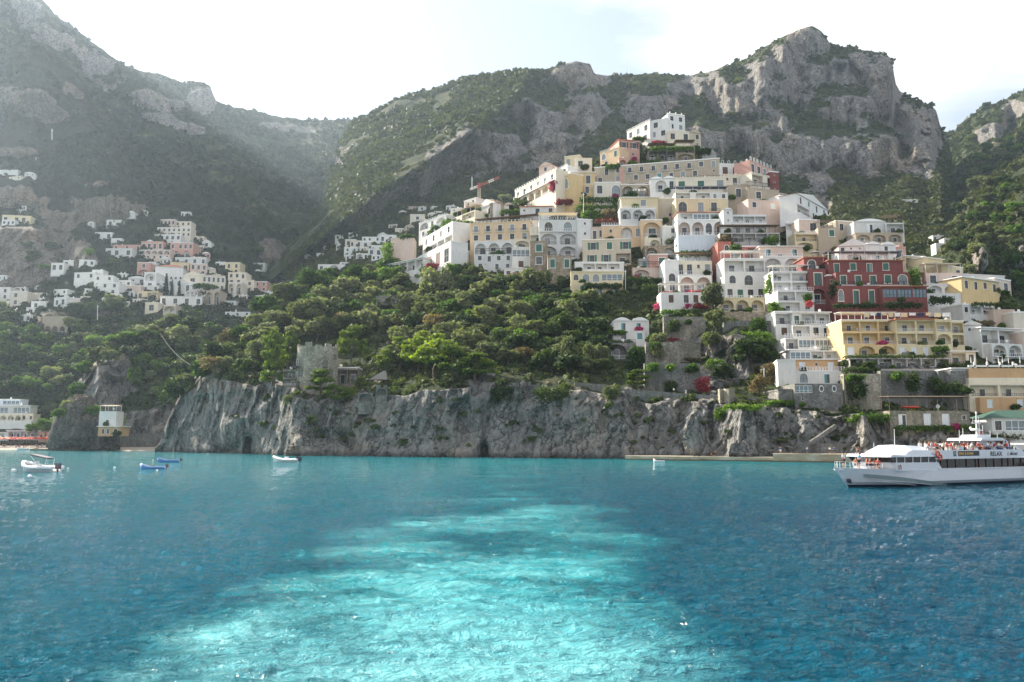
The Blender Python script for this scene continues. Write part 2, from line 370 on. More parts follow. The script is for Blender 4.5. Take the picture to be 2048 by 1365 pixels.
# ------------------------------------------------------------------ sea
def build_sea():
    py = np.concatenate([np.arange(1520, 1000, -3.0), np.arange(1000, 905, -1.6), np.arange(905, 889, -1.0)])
    px = np.arange(-420, 2470, 5.0)
    PX, PY = np.meshgrid(px, py); a, bb = ray(PX, PY); Y = -CZ / bb
    X = a * Y
    def wv(X, Y):
        P = np.stack([X * .9 + Y * .25, Y * .9 - X * .25, X * 0], -1)
        h = .17 * fbm(P * [.16, .26, 1], 3, 3) + .17 * fbm(P * [.55, .85, 1] + 7, 3, 21, True) + .06 * fbm(P * [1.9, 2.6, 1], 2, 31, True)
        return h
    Z = wv(X, Y) * np.clip(1.35 - Y / 160, .25, 1)
    V = np.stack([X, Y, Z], -1); nr, nc = PX.shape
    idx = np.arange(nr * nc).reshape(nr, nc); q = np.stack([idx[:-1, :-1], idx[:-1, 1:], idx[1:, 1:], idx[1:, :-1]], -1).reshape(-1, 4)
    V = V.reshape(-1, 3); k = len(V)
    V = np.concatenate([V, np.array([(-2500, -150, -.45), (2500, -150, -.45), (2500, 1500, -.45), (-2500, 1500, -.45)])]); q = np.concatenate([q, np.array([[k, k + 1, k + 2, k + 3]])])
    t = NT('sea_water'); g = t.geo()
    sep = t.n('ShaderNodeSeparateXYZ', {0: t.geo()}); X_, Y_ = sep.outputs[0], sep.outputs[1]
    # churned, aerated water left by the ferry's turn: broad tongue from the lower edge to mid-bay, ragged by noise
    n1 = t.noise(t.geo((.085, .13, 1)), 1.0, 5, .55, dist=.7); n2 = t.noise(t.geo((.28, .75, 1)), 1.0, 4, .6, dist=.6)
    cx = t.math('MULTIPLY_ADD', Y_, .01, -1.9)                                  # tongue axis
    hw = t.math('MULTIPLY_ADD', Y_, .125, 4.3)                                    # half width grows with distance
    dx = t.math('DIVIDE', t.math('SUBTRACT', X_, cx), hw); u = t.math('ABSOLUTE', dx)
    fy = t.n('ShaderNodeMapRange', {0: Y_, 1: 24., 2: 88., 3: -.15, 4: 1.0}).outputs[0]
    e = t.math('ADD', t.math('SUBTRACT', .98, t.math('MULTIPLY', u, u)), t.math('MULTIPLY', t.math('SUBTRACT', n1, .5), 3.4))
    e = t.math('SUBTRACT', e, fy)
    wk = t.ramp(e, [(-.0, 0.), (.5, .26), (1., .62)])
    foam = t.math('MULTIPLY', t.ramp(t.math('ADD', n2, t.math('MULTIPLY', e, .18)), [(.58, 0.), (.88, .8)]), wk)
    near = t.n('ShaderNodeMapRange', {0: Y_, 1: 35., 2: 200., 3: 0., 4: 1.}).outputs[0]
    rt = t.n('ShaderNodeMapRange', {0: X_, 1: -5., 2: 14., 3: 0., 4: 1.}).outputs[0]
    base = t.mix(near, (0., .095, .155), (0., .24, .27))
    base = t.mix(t.math('MULTIPLY', rt, t.math('SUBTRACT', 1.0, near)), base, (0., .055, .115))
    n4 = t.noise(t.geo((.05, .03, 1)), 1.0, 3, .6)
    base = t.mix(t.ramp(n4, [(.35, .0), (.7, .45)]), base, (.001, .125, .165))
    col = t.mix(wk, base, (.02, .37, .42)); col = t.mix(foam, col, (.22, .66, .69))
    nb = t.n('ShaderNodeMapRange', {0: t.math('ADD', Y_, t.math('MULTIPLY', n2, 14.0)), 1: 20., 2: 36., 3: .75, 4: 0.}).outputs[0]
    col = t.mix(t.math('MULTIPLY', nb, wk), col, (.40, .74, .76))
    b1 = t.noise(t.geo((1.1, 1.9, 1)), 1.0, 6, .62, dist=.5)
    b2 = t.noise(t.geo((4.5, 6.5, 1)), 1.0, 3, .6, dist=.3)
    h = t.math('ADD', b1, t.math('MULTIPLY', b2, .22))
    h = t.math('MULTIPLY', h, t.math('SUBTRACT', 1.0, t.math('MULTIPLY', wk, .6)))
    nrm = t.bump(h, 1.0, .9)
    m = t.out(t.bsdf(col, t.math('MULTIPLY_ADD', wk, .22, .05), nrm, **{'IOR': 1.33, 'Specular IOR Level': .30}))
    me = bpy.data.meshes.new('sea'); fast_mesh(me, V, q); me.materials.append(m); me.polygons.foreach_set('use_smooth', np.ones(len(q), bool))
    o = ob('sea', me); o['kind'] = 'structure'
build_sea()
# ------------------------------------------------------------------ terrain
GR = (.20, .19, .18); GL = (.36, .33, .30)
M_mtn = terrain_mat('mountain_rock', (.16, .155, .15), (.41, .385, .355), (.020, .032, .012), (.055, .072, .026), (.20, .18, .075), .55, 1.4)
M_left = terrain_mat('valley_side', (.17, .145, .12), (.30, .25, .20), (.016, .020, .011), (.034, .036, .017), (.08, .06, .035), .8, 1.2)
M_head = terrain_mat('headland_rock', (.13, .13, .128), (.40, .385, .36), (.022, .034, .014), (.045, .06, .022), (.12, .10, .05), 1.5, 1.2, True, .45)
far = sheet('far_ridge', -260, 1100, 4,
    [[(-260, 620, 950), (600, 560, 950), (1100, 500, 1100)],
     [(-260, 250, 1300), (200, 300, 1350), (430, 340, 1350), (620, 380, 1300), (760, 380, 1400), (1100, 350, 1500)],
     [(-260, -190, 1500), (-100, -110, 1550), (40, -15, 1600), (85, 0, 1620), (110, 28, 1640), (145, 55, 1650), (200, 95, 1680), (245, 130, 1700), (290, 143, 1750), (330, 150, 1780), (372, 167, 1800), (400, 162, 1800), (420, 171, 1800), (432, 203, 1850), (470, 214, 1950), (540, 230, 2050), (612, 241, 2150), (690, 240, 2200), (800, 240, 2250), (1100, 300, 2300)]],
    3, M_mtn, [(110, 75, 70, 22, 35), (190, 135, 60, 28, 40), (300, 200, 60, 16, 10), (402, 198, 28, 26), (345, 248, 60, 10, 15), (560, 255, 60, 9, 5), (60, 20, 40, 16, 35)],
    [([(430, 205), (470, 320), (520, 430)], 120, 60, 30), ([(245, 130), (330, 260), (420, 360)], 110, 60, 40), ([(690, 243), (630, 275), (590, 330)], 110, 60, 50)], (40, 170.), (8, 30.), 3, 1.2, 3)
mid = sheet('mountain_slope', 540, 2080, 4,
    [[(540, 640, 600), (1100, 620, 560), (1600, 600, 480), (2080, 640, 420)],
     [(540, 560, 760), (600, 530, 770), (700, 470, 790), (900, 420, 780), (1200, 400, 800), (1500, 430, 700), (1800, 480, 640), (1900, 500, 620), (2080, 600, 600)],
     [(540, 540, 860), (640, 430, 1000), (700, 350, 1060), (760, 330, 1060), (900, 300, 1020), (1100, 280, 1080), (1300, 260, 1130), (1500, 340, 1020), (1700, 350, 1010), (1880, 340, 1000), (1912, 460, 960), (1925, 640, 900), (2080, 660, 900)],
     [(540, 538, 900), (600, 500, 980), (640, 420, 1120), (668, 330, 1300), (684, 280, 1400), (705, 243, 1480), (740, 228, 1460), (800, 195, 1430), (860, 180, 1400), (905, 165, 1380), (950, 152, 1360), (1010, 143, 1350), (1060, 140, 1350), (1095, 142, 1340), (1118, 129, 1330), (1150, 122, 1330), (1180, 128, 1330), (1190, 148, 1350), (1240, 153, 1380), (1300, 150, 1400), (1380, 151, 1400), (1430, 141, 1380), (1450, 132, 1370), (1490, 120, 1350), (1510, 105, 1340), (1560, 76, 1330), (1600, 58, 1330), (1625, 53, 1330), (1645, 65, 1330), (1660, 86, 1340), (1690, 95, 1340), (1740, 103, 1340), (1770, 108, 1340), (1785, 120, 1340), (1790, 165, 1330), (1800, 182, 1320), (1830, 200, 1310), (1860, 209, 1290), (1873, 222, 1280), (1880, 250, 1260), (1895, 275, 1240), (1905, 318, 1200), (1912, 455, 1000), (1925, 635, 900), (2080, 655, 900)]],
    3.2, M_mtn, [(980, 300, 120, 46, -12), (1095, 265, 70, 62), (1155, 160, 48, 42), (1165, 215, 55, 45), (870, 350, 85, 28, -24), (780, 392, 60, 16, -25), (1610, 88, 72, 34, -15), (1590, 140, 105, 26, 5), (1700, 150, 85, 34, 10), (1765, 165, 34, 52), (1470, 205, 120, 34, 20), (1570, 180, 85, 24), (1600, 312, 125, 42), (1730, 312, 130, 36), (1850, 280, 44, 62), (1510, 290, 70, 30, 25), (1720, 215, 70, 20, 20), (1290, 215, 60, 30), (1420, 290, 50, 34), (1640, 400, 28, 45), (650, 320, 50, 18, -20), (1370, 180, 50, 20), (1680, 235, 60, 18, 10), (1800, 235, 30, 24)],
    [([(1060, 145), (1010, 210), (930, 270), (840, 330), (760, 380), (700, 430)], 150, 150, 30), ([(1150, 125), (1180, 200), (1200, 300)], 80, 70, 40), ([(1440, 140), (1390, 200), (1330, 300)], 90, 60, 60), ([(1785, 120), (1790, 200), (1860, 290)], 80, 120, 40), ([(1600, 60), (1560, 150), (1480, 260)], 70, 60, 60), ([(800, 200), (760, 240), (720, 290)], 60, 50, 40)],
    (30, 120.), (10, 26.), 11, 1.5, 2, micro=4)
rgt = sheet('right_slope', 1500, 2300, 5,
    [[(1500, 620, 430), (1900, 640, 400), (2300, 680, 380)],
     [(1500, 480, 900), (1900, 500, 600), (1960, 520, 520), (2048, 560, 480), (2300, 600, 450)],
     [(1500, 420, 1300), (1900, 380, 1250), (1960, 380, 900), (2048, 340, 800), (2300, 300, 760)],
     [(1500, 400, 1800), (1890, 275, 1800), (1902, 268, 1800), (1930, 245, 1780), (1965, 215, 1750), (2000, 205, 1720), (2048, 182, 1700), (2300, 60, 1650)]],
    4, M_mtn, [(1990, 265, 40, 16, -20), (2030, 225, 30, 18, -20), (1960, 520, 14, 30), (2040, 540, 30, 30)],
    [([(2200, 200), (2060, 330), (1960, 400), (1900, 440)], 120, 60, 60), ([(2048, 400), (1980, 480), (1940, 560)], 70, 40, 50)], (26, 110.), (7, 24.), 19, 1.3, 3)
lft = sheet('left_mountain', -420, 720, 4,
    [[(-420, 893, 440), (720, 893, 430)],
     [(-420, 850, 462), (0, 850, 458), (300, 850, 470), (720, 850, 500)],
     [(-420, 760, 500), (720, 760, 540)],
     [(-420, 650, 580), (200, 650, 590), (450, 640, 610), (720, 600, 680)],
     [(-420, 540, 690), (200, 540, 700), (450, 540, 740), (600, 560, 800), (720, 590, 820)],
     [(-420, 470, 820), (-100, 430, 825), (200, 430, 830), (400, 450, 850), (520, 480, 850), (620, 553, 850), (720, 588, 850)],
     [(-420, 240, 1150), (-200, 130, 1120), (-60, 70, 1105), (0, 55, 1100), (60, 85, 1100), (110, 110, 1100), (150, 145, 1090), (185, 180, 1080), (215, 220, 1080), (255, 265, 1060), (300, 300, 1040), (350, 330, 1020), (400, 362, 1000), (450, 395, 980), (500, 432, 960), (540, 462, 940), (580, 502, 920), (620, 545, 900), (720, 585, 880)]],
    4, M_left, [(60, 525, 120, 62), (200, 415, 62, 38), (120, 440, 60, 20), (60, 205, 60, 24, 15), (150, 185, 30, 14, 30), (490, 385, 24, 14), (545, 500, 50, 30, 20), (20, 400, 60, 20), (30, 305, 50, 10), (500, 410, 30, 10), (215, 640, 40, 12), (105, 650, 40, 24)],
    [([(0, 55), (150, 260), (260, 420)], 60, 70, 90)], (16, 80.), (6, 18.), 29, 1.3, 2)
knl = sheet('pine_knoll', 60, 620, 3,
    [[(60, 900, 395), (106, 899, 395), (150, 897, 393), (620, 897, 385)],
     [(60, 899, 396), (106, 898, 397), (150, 888, 398), (260, 870, 400), (620, 850, 400)],
     [(60, 898.5, 400), (106, 897.5, 401), (122, 868, 408), (150, 800, 420), (200, 760, 425), (260, 750, 425), (330, 760, 425), (620, 780, 425)],
     [(60, 898, 405), (106, 897, 406), (118, 850, 414), (124, 830, 420), (140, 790, 430), (170, 745, 440), (205, 712, 452), (250, 695, 465), (300, 672, 475), (350, 662, 480), (420, 668, 480), (480, 695, 475), (540, 735, 470), (620, 790, 460)]],
    3, M_head, [(205, 800, 62, 75, 15), (240, 740, 34, 30), (290, 850, 70, 40), (175, 860, 50, 30)], [([(205, 712), (190, 800), (170, 870)], 14, 26, 40)], (5, 26.), (4, 8.), 37, 1.6, 3)
BY = [(310, 336), (330, 331), (600, 263), (900, 240), (1250, 222), (1500, 205), (1700, 196), (2250, 186)]
ctop = [(310, 897), (318, 893), (328, 862), (340, 835), (362, 800), (400, 768), (450, 748), (520, 757), (580, 780), (640, 792), (700, 802), (760, 782), (850, 772), (950, 768), (1000, 757), (1100, 767), (1200, 777), (1300, 792), (1400, 797), (1450, 797), (1560, 810), (1700, 822), (1800, 834), (1900, 846), (2048, 862), (2250, 880)]
crest = [(310, 896, 340), (318, 890, 342), (328, 858, 344), (340, 829, 346), (360, 790, 348), (385, 760, 350), (400, 738, 352), (430, 710, 358), (455, 686, 366), (480, 668, 374), (500, 650, 382), (530, 622, 390), (570, 603, 398), (620, 572, 408), (680, 556, 420), (760, 545, 430), (850, 520, 430), (930, 455, 430), (1030, 405, 436), (1130, 352, 440), (1200, 322, 440), (1280, 292, 440), (1330, 286, 440), (1400, 303, 435), (1450, 342, 420), (1550, 388, 390), (1600, 414, 375), (1660, 444, 355), (1700, 472, 342), (1800, 502, 322), (1850, 528, 312), (1950, 572, 300), (2048, 604, 292), (2250, 660, 285)]
xs_ = np.arange(310, 2251, 10.0); c_ = np.array(crest); t_ = np.array(ctop); b_ = np.array(BY)
cp, cy = np.interp(xs_, c_[:, 0], c_[:, 1]), np.interp(xs_, c_[:, 0], c_[:, 2]); tp = np.interp(xs_, t_[:, 0], t_[:, 1]) + 11 * fbm(np.stack([xs_ / 45, xs_ * 0, xs_ * 0], -1), 4, 77) * np.clip((xs_ - 380) / 80, 0, 1); by = np.interp(xs_, b_[:, 0], b_[:, 1])
ty = by + np.interp(xs_, [310, 400, 600, 2250], [3, 12, 16, 15]); tp = np.maximum(tp, cp + 1)
def hrow(fp, fy): return list(zip(xs_, tp + (cp - tp) * fp, ty + (cy - ty) * fy))
r0 = [(x, py_of(y, -3.0), y) for x, y in zip(xs_, by)]
hd = sheet('headland', 310, 2250, 2.5, [r0, list(zip(xs_, tp, ty)), hrow(.10, .16), hrow(.5, .55), hrow(1, 1)], 2.2, M_head,
    [(430, 850, 150, 85), (700, 860, 200, 72), (1000, 860, 220, 78), (1300, 870, 200, 66), (1600, 880, 220, 58), (1900, 895, 260, 45), (1400, 690, 60, 20), (1380, 750, 100, 22), (1480, 720, 40, 40), (410, 745, 30, 30), (560, 785, 40, 30), (760, 585, 40, 8), (1830, 760, 120, 45), (1720, 790, 40, 40)],
    [([(590, 785), (585, 850), (590, 905)], 7, 18, 30), ([(1490, 800), (1480, 860), (1478, 915)], 8, 22, 16), ([(1250, 790), (1250, 915)], 4, 20, 20), ([(1725, 830), (1740, 920)], 5, 25, 14), ([(345, 840), (400, 900)], 2, 20, 20), ([(500, 882), (500, 912)], -9, 9, 9), ([(690, 878), (700, 892)], -7, 13, 13), ([(968, 900), (970, 915)], -7, 10, 10), ([(440, 905), (470, 900)], -5, 10, 10), ([(560, 790), (500, 830), (450, 850)], 3, 14, 18)], (2.5, 22.), (4.0, 7.), 43, 1.2, rockbase=.93, micro=1.3)
# sand
sm = NT('sand'); sn = sm.noise(sm.geo(), 1.3, 4)
M_sand = sm.out(sm.bsdf(sm.mix(sn, (.30, .25, .20), (.42, .36, .29)), .95))
V = []; Fc = []
xs2 = list(range(-700, 361, 10))
for x in xs2:
    wy = float(np.interp(x, [-700, 100, 140, 345], [418, 412, 374, 366]))
    for dy, z in ((-4, -1.2), (2, .35), (16, 1.7), (60, 3.4)):
        p = at(x, 890, wy + dy); V.append((p.x, wy + dy, z))
for i in range(len(xs2) - 1):
    for k in range(3): Fc.append((i * 4 + k, (i + 1) * 4 + k, (i + 1) * 4 + k + 1, i * 4 + k + 1))
o = ob('beach', me_new('beach', V, Fc, [M_sand], smooth=True)); o['kind'] = 'structure'
VIL = [(60, 400, 460, 690), (700, 400, 1000, 560)]
M_scr = foliage('maquis_leaves', (.022, .030, .010), (.046, .056, .015), (.105, .11, .032), .03, .2)
M_scn = foliage('garden_scrub_leaves', (.025, .04, .014), (.05, .07, .024), (.10, .12, .045), .25, .22)
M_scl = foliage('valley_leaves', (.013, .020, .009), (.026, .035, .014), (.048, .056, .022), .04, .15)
scrub('headland_scrub', 'headland', 17000, 13, M_scn, 15, (380, 2150, 280, 835), .62, .8, [(1222, 640, 1305, 700)], 34)
scrub('cliff_plants', 'headland', 1300, 11, M_scn, 25, (340, 2100, 790, 900), 2.0, .8, (), 30)
scrub('knoll_scrub', 'pine_knoll', 2600, 12, M_scn, 16, (60, 600, 600, 880), .62, .8, (), 34)
scrub('mountain_scrub', 'mountain_slope', 100000, 6.5, M_scr, 5, (560, 2080, 0, 560), .60, .85, (), 9)
scrub('far_scrub', 'far_ridge', 30000, 6.5, M_scr, 6, (-200, 1000, -150, 520), .55, .85, (), 9)
scrub('right_scrub', 'right_slope', 20000, 9, M_scr, 7, (1880, 2200, 100, 620), .6, .85, (), 12)
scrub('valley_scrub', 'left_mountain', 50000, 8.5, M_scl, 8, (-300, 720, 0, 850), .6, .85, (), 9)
# ------------------------------------------------------------------ houses
PAL = dict(W=(.72, .70, .665), w=(.62, .615, .59), C=(.74, .66, .52), c=(.66, .60, .50), Y=(.64, .47, .24), y=(.66, .56, .36), O=(.58, .36, .19), o=(.68, .49, .31),
           P=(.55, .31, .25), p=(.64, .50, .42), R=(.21, .06, .055), r=(.48, .16, .12), T=(.43, .36, .27), t=(.52, .44, .34), B=(.62, .68, .74), G=(.42, .40, .37))
STN = dict(S=(.27, .24, .20), Z=(.20, .19, .18), N=(.36, .29, .22))
def wm(c): return masonry('stone_' + c, STN[c]) if c in STN else plaster('render_' + c, PAL[c], .7 if c in 'TtcG' else .48)
M_trim = plain('white_trim', (.78, .77, .74)); M_cream = plain('cream_trim', (.74, .68, .54))
M_iron = plain('dark_iron', (.03, .03, .035), .5); M_rail = plain('white_rail', (.72, .72, .72), .5)
M_green = plain('green_shutter', (.025, .12, .085), .5); M_brown = plain('brown_shutter', (.11, .055, .03), .6); M_blue = plain('blue_shutter', (.05, .17, .30), .5); M_teal = plain('teal_shutter', (.08, .26, .28), .5); M_wsh = plain('white_shutter', (.70, .72, .74), .5)
M_sash = plain('grey_sash', (.20, .18, .15), .6)
M_glass = plain('window_glass', (.018, .026, .034), .12, **{'Specular IOR Level': .7}); M_curt = plain('curtained_glass', (.26, .30, .33), .25); M_dark = plain('dark_room', (.012, .011, .010), .8)
M_tile = plain('terracotta_tile', (.42, .17, .09), .9); M_slab = plain('roof_screed', (.36, .33, .30), .95); M_wood = plain('weathered_wood', (.10, .07, .05), .9); M_reed = plain('reed_mat', (.17, .12, .08), 1.0)
M_canv = plain('white_canvas', (.78, .77, .74), .9); M_canvy = plain('sand_canvas', (.70, .56, .36), .9); M_navy = plain('navy_canvas', (.02, .035, .09), .8); M_aqua = plain('aqua_canvas', (.22, .52, .58), .7); M_greenroof = plain('green_roofing', (.03, .085, .06), .8); M_red = plain('red_canvas', (.55, .06, .03), .8)
SHC = dict(g=M_green, n=M_brown, b=M_blue, t=M_teal, w=M_wsh)
_u = {}
def ring(mb, w0, w1, h0, h1, t, y0, y1, m, arch=False):
    """frame round an opening of unit width and height; arched frames follow a round head"""
    if not arch:
        mb.box(-w0, -w1, y0, y1, 0, h1, m); mb.box(w1, w0, y0, y1, 0, h1, m); mb.box(-w0, w0, y0, y1, h1, h0, m)
    else:
        n = 10; pts = lambda w, h: [(-w, 0)] + [(-w * math.cos(math.pi * i / n), h - .42 + (.42) * math.sin(math.pi * i / n)) for i in range(n + 1)] + [(w, 0)]
        A, B2 = pts(w0, h0), pts(w1, h1); V = []; k = len(A)
        for y in (y0, y1):
            V += [(x, y, z) for x, z in A] + [(x, y, z) for x, z in B2]
        Fc = []
        for i in range(k - 1):
            Fc += [(i, i + 1, k + i + 1, k + i), (2 * k + i, 3 * k + i, 3 * k + i + 1, 2 * k + i + 1), (i, 2 * k + i, 2 * k + i + 1, i + 1), (k + i, k + i + 1, 3 * k + i + 1, 3 * k + i)]
        mb.add(V, Fc, m)
def unit_win(kind, trim, lod):
    k = (kind, trim.name, lod)
    if k in _u: return _u[k]
    mb = MB(); ar = kind in 'a'
    ring(mb, .58, .5, 1.06, 1.0, 0, -.06, .02, 0, ar)
    ring(mb, .5, .45, 1.0, .96, 0, .05, .16, 1, ar)
    mb.box(-.022, .022, .06, .15, 0, .94, 1)
    if kind != 'd': mb.box(-.68, .68, -.16, .16, -.07, .0, 0)
    if kind in 'wa': mb.box(-.42, .42, .07, .14, .47, .50, 1)
    pn = MB()
    if ar:
        n = 10; P = [(-.48, 0)] + [(-.48 * math.cos(math.pi * i / n), .56 + .42 * math.sin(math.pi * i / n)) for i in range(n + 1)] + [(.48, 0)]
        K = len(P); pn.add([(x, .18, z) for x, z in P] + [(x, .24, z) for x, z in P], [tuple(range(K)), tuple(range(K, 2 * K))[::-1]] + [(i, K + i, K + (i + 1) % K, (i + 1) % K) for i in range(K)])
    else: pn.box(-.49, .49, .18, .24, 0, .99, 0)
    if lod:
        mb.add(pn.v, pn.f, 2); r = (mb.mesh('window', [trim, M_sash, M_glass]), None, None)
    else: r = (mb.mesh('window', [trim, M_sash]), pn.mesh('pane', [M_glass]), pn.mesh('pane', [M_curt]))
    _u[k] = r; return r
def unit_shut(mat, closed):
    k = ('sh', mat.name, closed)
    if k not in _u:
        mb = MB(); w = .46
        mb.box(0, w, -.07, -.02, 0, 1, 0)
        for i in range(9): mb.box(.06, w - .06, -.10, -.07, .08 + i * .1, .13 + i * .1, 0)
        _u[k] = mb.mesh('shutter', [mat])
    return _u[k]
def unit_rail(mat, solid=False):
    k = ('rl', mat.name, solid)
    if k not in _u:
        mb = MB()
        if solid: mb.box(-.5, .5, -.08, .08, 0, 1)
        else:
            mb.box(-.5, .5, -.04, .04, .93, 1.0); mb.box(-.5, .5, -.03, .03, .06, .11)
            for i in range(17): x = -.5 + i / 16.; mb.box(x - .006, x + .006, -.02, .02, .0, .95)
        _u[k] = mb.mesh('railing', [mat])
    return _u[k]
NW = [0]
class House:
    def __init__(s, label, cat='house', name='house', group=None, surf=('headland',)):
        s.root = None; s.label, s.cat, s.name, s.group, s.surf = label, cat, name, group, surf
    def put(s, name, me, x, y, z, sc=None, rz=0, parent=None):
        """x, y, z in the current block's frame"""
        p = s.M @ Vector((x, y, z)) - s.root.location
        o = ob(name, me, s.root, p, (0, 0, s.rz + rz), sc); return o
    def block(s, px0, px1, pyT, pyB, floors, col='W', yaw=0., D=None, Y=None, dY=0., roof='flat', rail=None, trim=None, sh='g', base=4., rec=None, sides='', ext=0., seed=None, inn=None, bands=False, ch=None, surr=None, nodoor=False):
        pxc = (px0 + px1) / 2; pm = (pyT + pyB) / 2
        if Y is None:
            h = hit(pxc, pyB, s.surf)
            Y = (h[0].y if h else 430) - 1.0
        hs = [h_[0].y for h_ in (hit(a_, pyB, s.surf) for a_ in (px0 + 2, pxc, px1 - 2)) if h_ is not None]
        if hs and s.surf[0] == 'headland':
            base = min(16, base + max(0, max(hs) - Y) * .75); Y = min(Y, min(hs) - .3)
        Y += dY
        t = math.tan(math.radians(yaw)); u0, u1 = ray(px0, pm)[0], ray(px1, pm)[0]
        uc = (u0 + u1) / 2; K = Y * (1 + t * uc); Y0 = K / (1 + t * u0); Y1 = K / (1 + t * u1)
        A = Vector((u0 * Y0, Y0, 0)); Bp = Vector((u1 * Y1, Y1, 0)); Wd = (Bp - A).length
        zT, zB = at(pxc, pyT, Y).z, at(pxc, pyB, Y).z; H = zT - zB
        A.z = zB; s.rz = math.atan2(Bp.y - A.y, Bp.x - A.x); s.M = Matrix.Translation(A) @ Matrix.Rotation(s.rz, 4, 'Z')
        if s.root is None: s.root = empty(s.name, A, 0, s.label, s.cat, s.group)
        D = D or min(24, max(7, 1.35 * H)); lod = Y > 470
        trim = trim or (M_trim if col not in 'Cyt' else M_cream)
        rows = floors.split('/'); fh = H / len(rows); mb = MB(); im = 1; items = []
        for r, row in enumerate(rows):
            z0 = H - (r + 1) * fh; z1 = z0 + fh
            bal = row.endswith('_'); row = row.rstrip('_'); x = 0.0
            wt = [dict(A=1.7, R=1.7, G=2.2, x=.35).get(c, .55 if c == '.' else 1.) for c in row]; k = Wd / sum(wt)
            rcut = any(c in 'AR' for c in row)
            for c, wgt in zip(row, wt):
                cw = wgt * k; x0, x1 = x, x + cw; xc = x + cw / 2; x = x1
                if c in '.x': mb.add([(x0, 0, z0), (x1, 0, z0), (x1, 0, z1), (x0, 0, z1)], [(0, 1, 2, 3)]); continue
                ar = c in 'AaQ'; dp = .26
                if c in 'wska': ww = min(.52 * cw, .46 * fh); hh = .58 * fh; zs = z0 + .22 * fh
                elif c == 'v': ww = min(.3 * cw, .2 * fh); hh = .24 * fh; zs = z0 + .5 * fh; c = 'w'
                elif c in 'dDcm': ww = min(.56 * cw, .42 * fh); hh = .70 * fh; zs = z0 + .06 * fh
                elif c == 'Q': ww = min(.8 * cw, .62 * fh); hh = .74 * fh; zs = z0 + .08 * fh
                elif c == 'A': ww = .82 * cw; hh = .84 * fh; zs = z0 + .05 * fh; dp = min(2.2, .42 * fh)
                elif c == 'R': ww = .92 * cw; hh = .80 * fh; zs = z0 + .08 * fh; dp = min(2.4, .45 * fh)
                elif c == 'G': ww = .94 * cw; hh = .66 * fh; zs = z0 + .18 * fh; dp = .3
                elif c == 'o': ww = .34 * fh; hh = .5 * fh; zs = z0 + .3 * fh
                ax, bx = xc - ww / 2, xc + ww / 2; n = 10
                rise = min(ww / 2, hh * .5) if ar else 0
                if c == 'a': rise = hh * .42
                if c == 'o':
                    o = s.put('window', unit_oval(), xc, 0, zs, (ww, 1, hh)); mb.add([(x0, 0, z0), (x1, 0, z0), (x1, 0, z1), (x0, 0, z1)], [(0, 1, 2, 3)]); continue
                head = [(xc - ww / 2 * math.cos(math.pi * i / n), zs + hh - rise + rise * math.sin(math.pi * i / n)) for i in range(n + 1)] if ar else [(ax, zs + hh), (bx, zs + hh)]
                q = [(x0, z0), (ax, z0), (ax, z1), (x0, z1)]; mb.add([(a, 0, b) for a, b in q], [(0, 1, 2, 3)])
                q = [(bx, z0), (x1, z0), (x1, z1), (bx, z1)]; mb.add([(a, 0, b) for a, b in q], [(0, 1, 2, 3)])
                q = [(ax, z0), (bx, z0), (bx, zs), (ax, zs)]; mb.add([(a, 0, b) for a, b in q], [(0, 1, 2, 3)])
                for (xa, za), (xb, zb) in zip(head[:-1], head[1:]): mb.add([(xa, 0, za), (xb, 0, zb), (xb, 0, z1), (xa, 0, z1)], [(0, 1, 2, 3)])
                loop = [(ax, zs)] + head + [(bx, zs)]; K2 = len(loop)
                mb.add([(a, 0, b) for a, b in loop] + [(a, dp, b) for a, b in loop], [(i, (i + 1) % K2, K2 + (i + 1) % K2, K2 + i) for i in range(K2)], im)
                if dp > .3: mb.add([(a, dp, b) for a, b in loop], [tuple(range(K2))[::-1]], im)
                items.append((c, xc, zs, ww, hh, dp, cw, fh, z0))
            if bal:
                bo = s.put('balcony', mesh_box('balcony', M_trim if col != 'S' else M_slab), Wd / 2, -.55, z0 + .02 * fh, (Wd * .98, 1.1, .22))
                ro = ob('railing', unit_rail(M_iron if sh in 'gb' and col in 'RYoO' else M_rail), bo, (0, -.45, 1), None, (1, 1, .24 * fh / .22))
            if bands and r: s.put('cornice', mesh_box('cornice', trim), Wd / 2, -.03, z1 - .12, (Wd + .1, .22, .26))
        # flanks, back, top, foundation
        V = [(0, 0, -base), (Wd, 0, -base), (Wd, D, -base), (0, D, -base), (0, 0, 0), (Wd, 0, 0), (Wd, 0, H), (0, 0, H), (0, D, H), (Wd, D, H)]
        mb.add(V, [(0, 1, 5, 4), (3, 0, 7, 8), (1, 2, 9, 6), (2, 3, 8, 9), (7, 6, 9, 8), (0, 3, 2, 1)])
        wc = wm(col); inner = wm(inn) if inn else wc
        s.put('wall', mb.mesh('wall', [wc, inner]), 0, 0, 0)
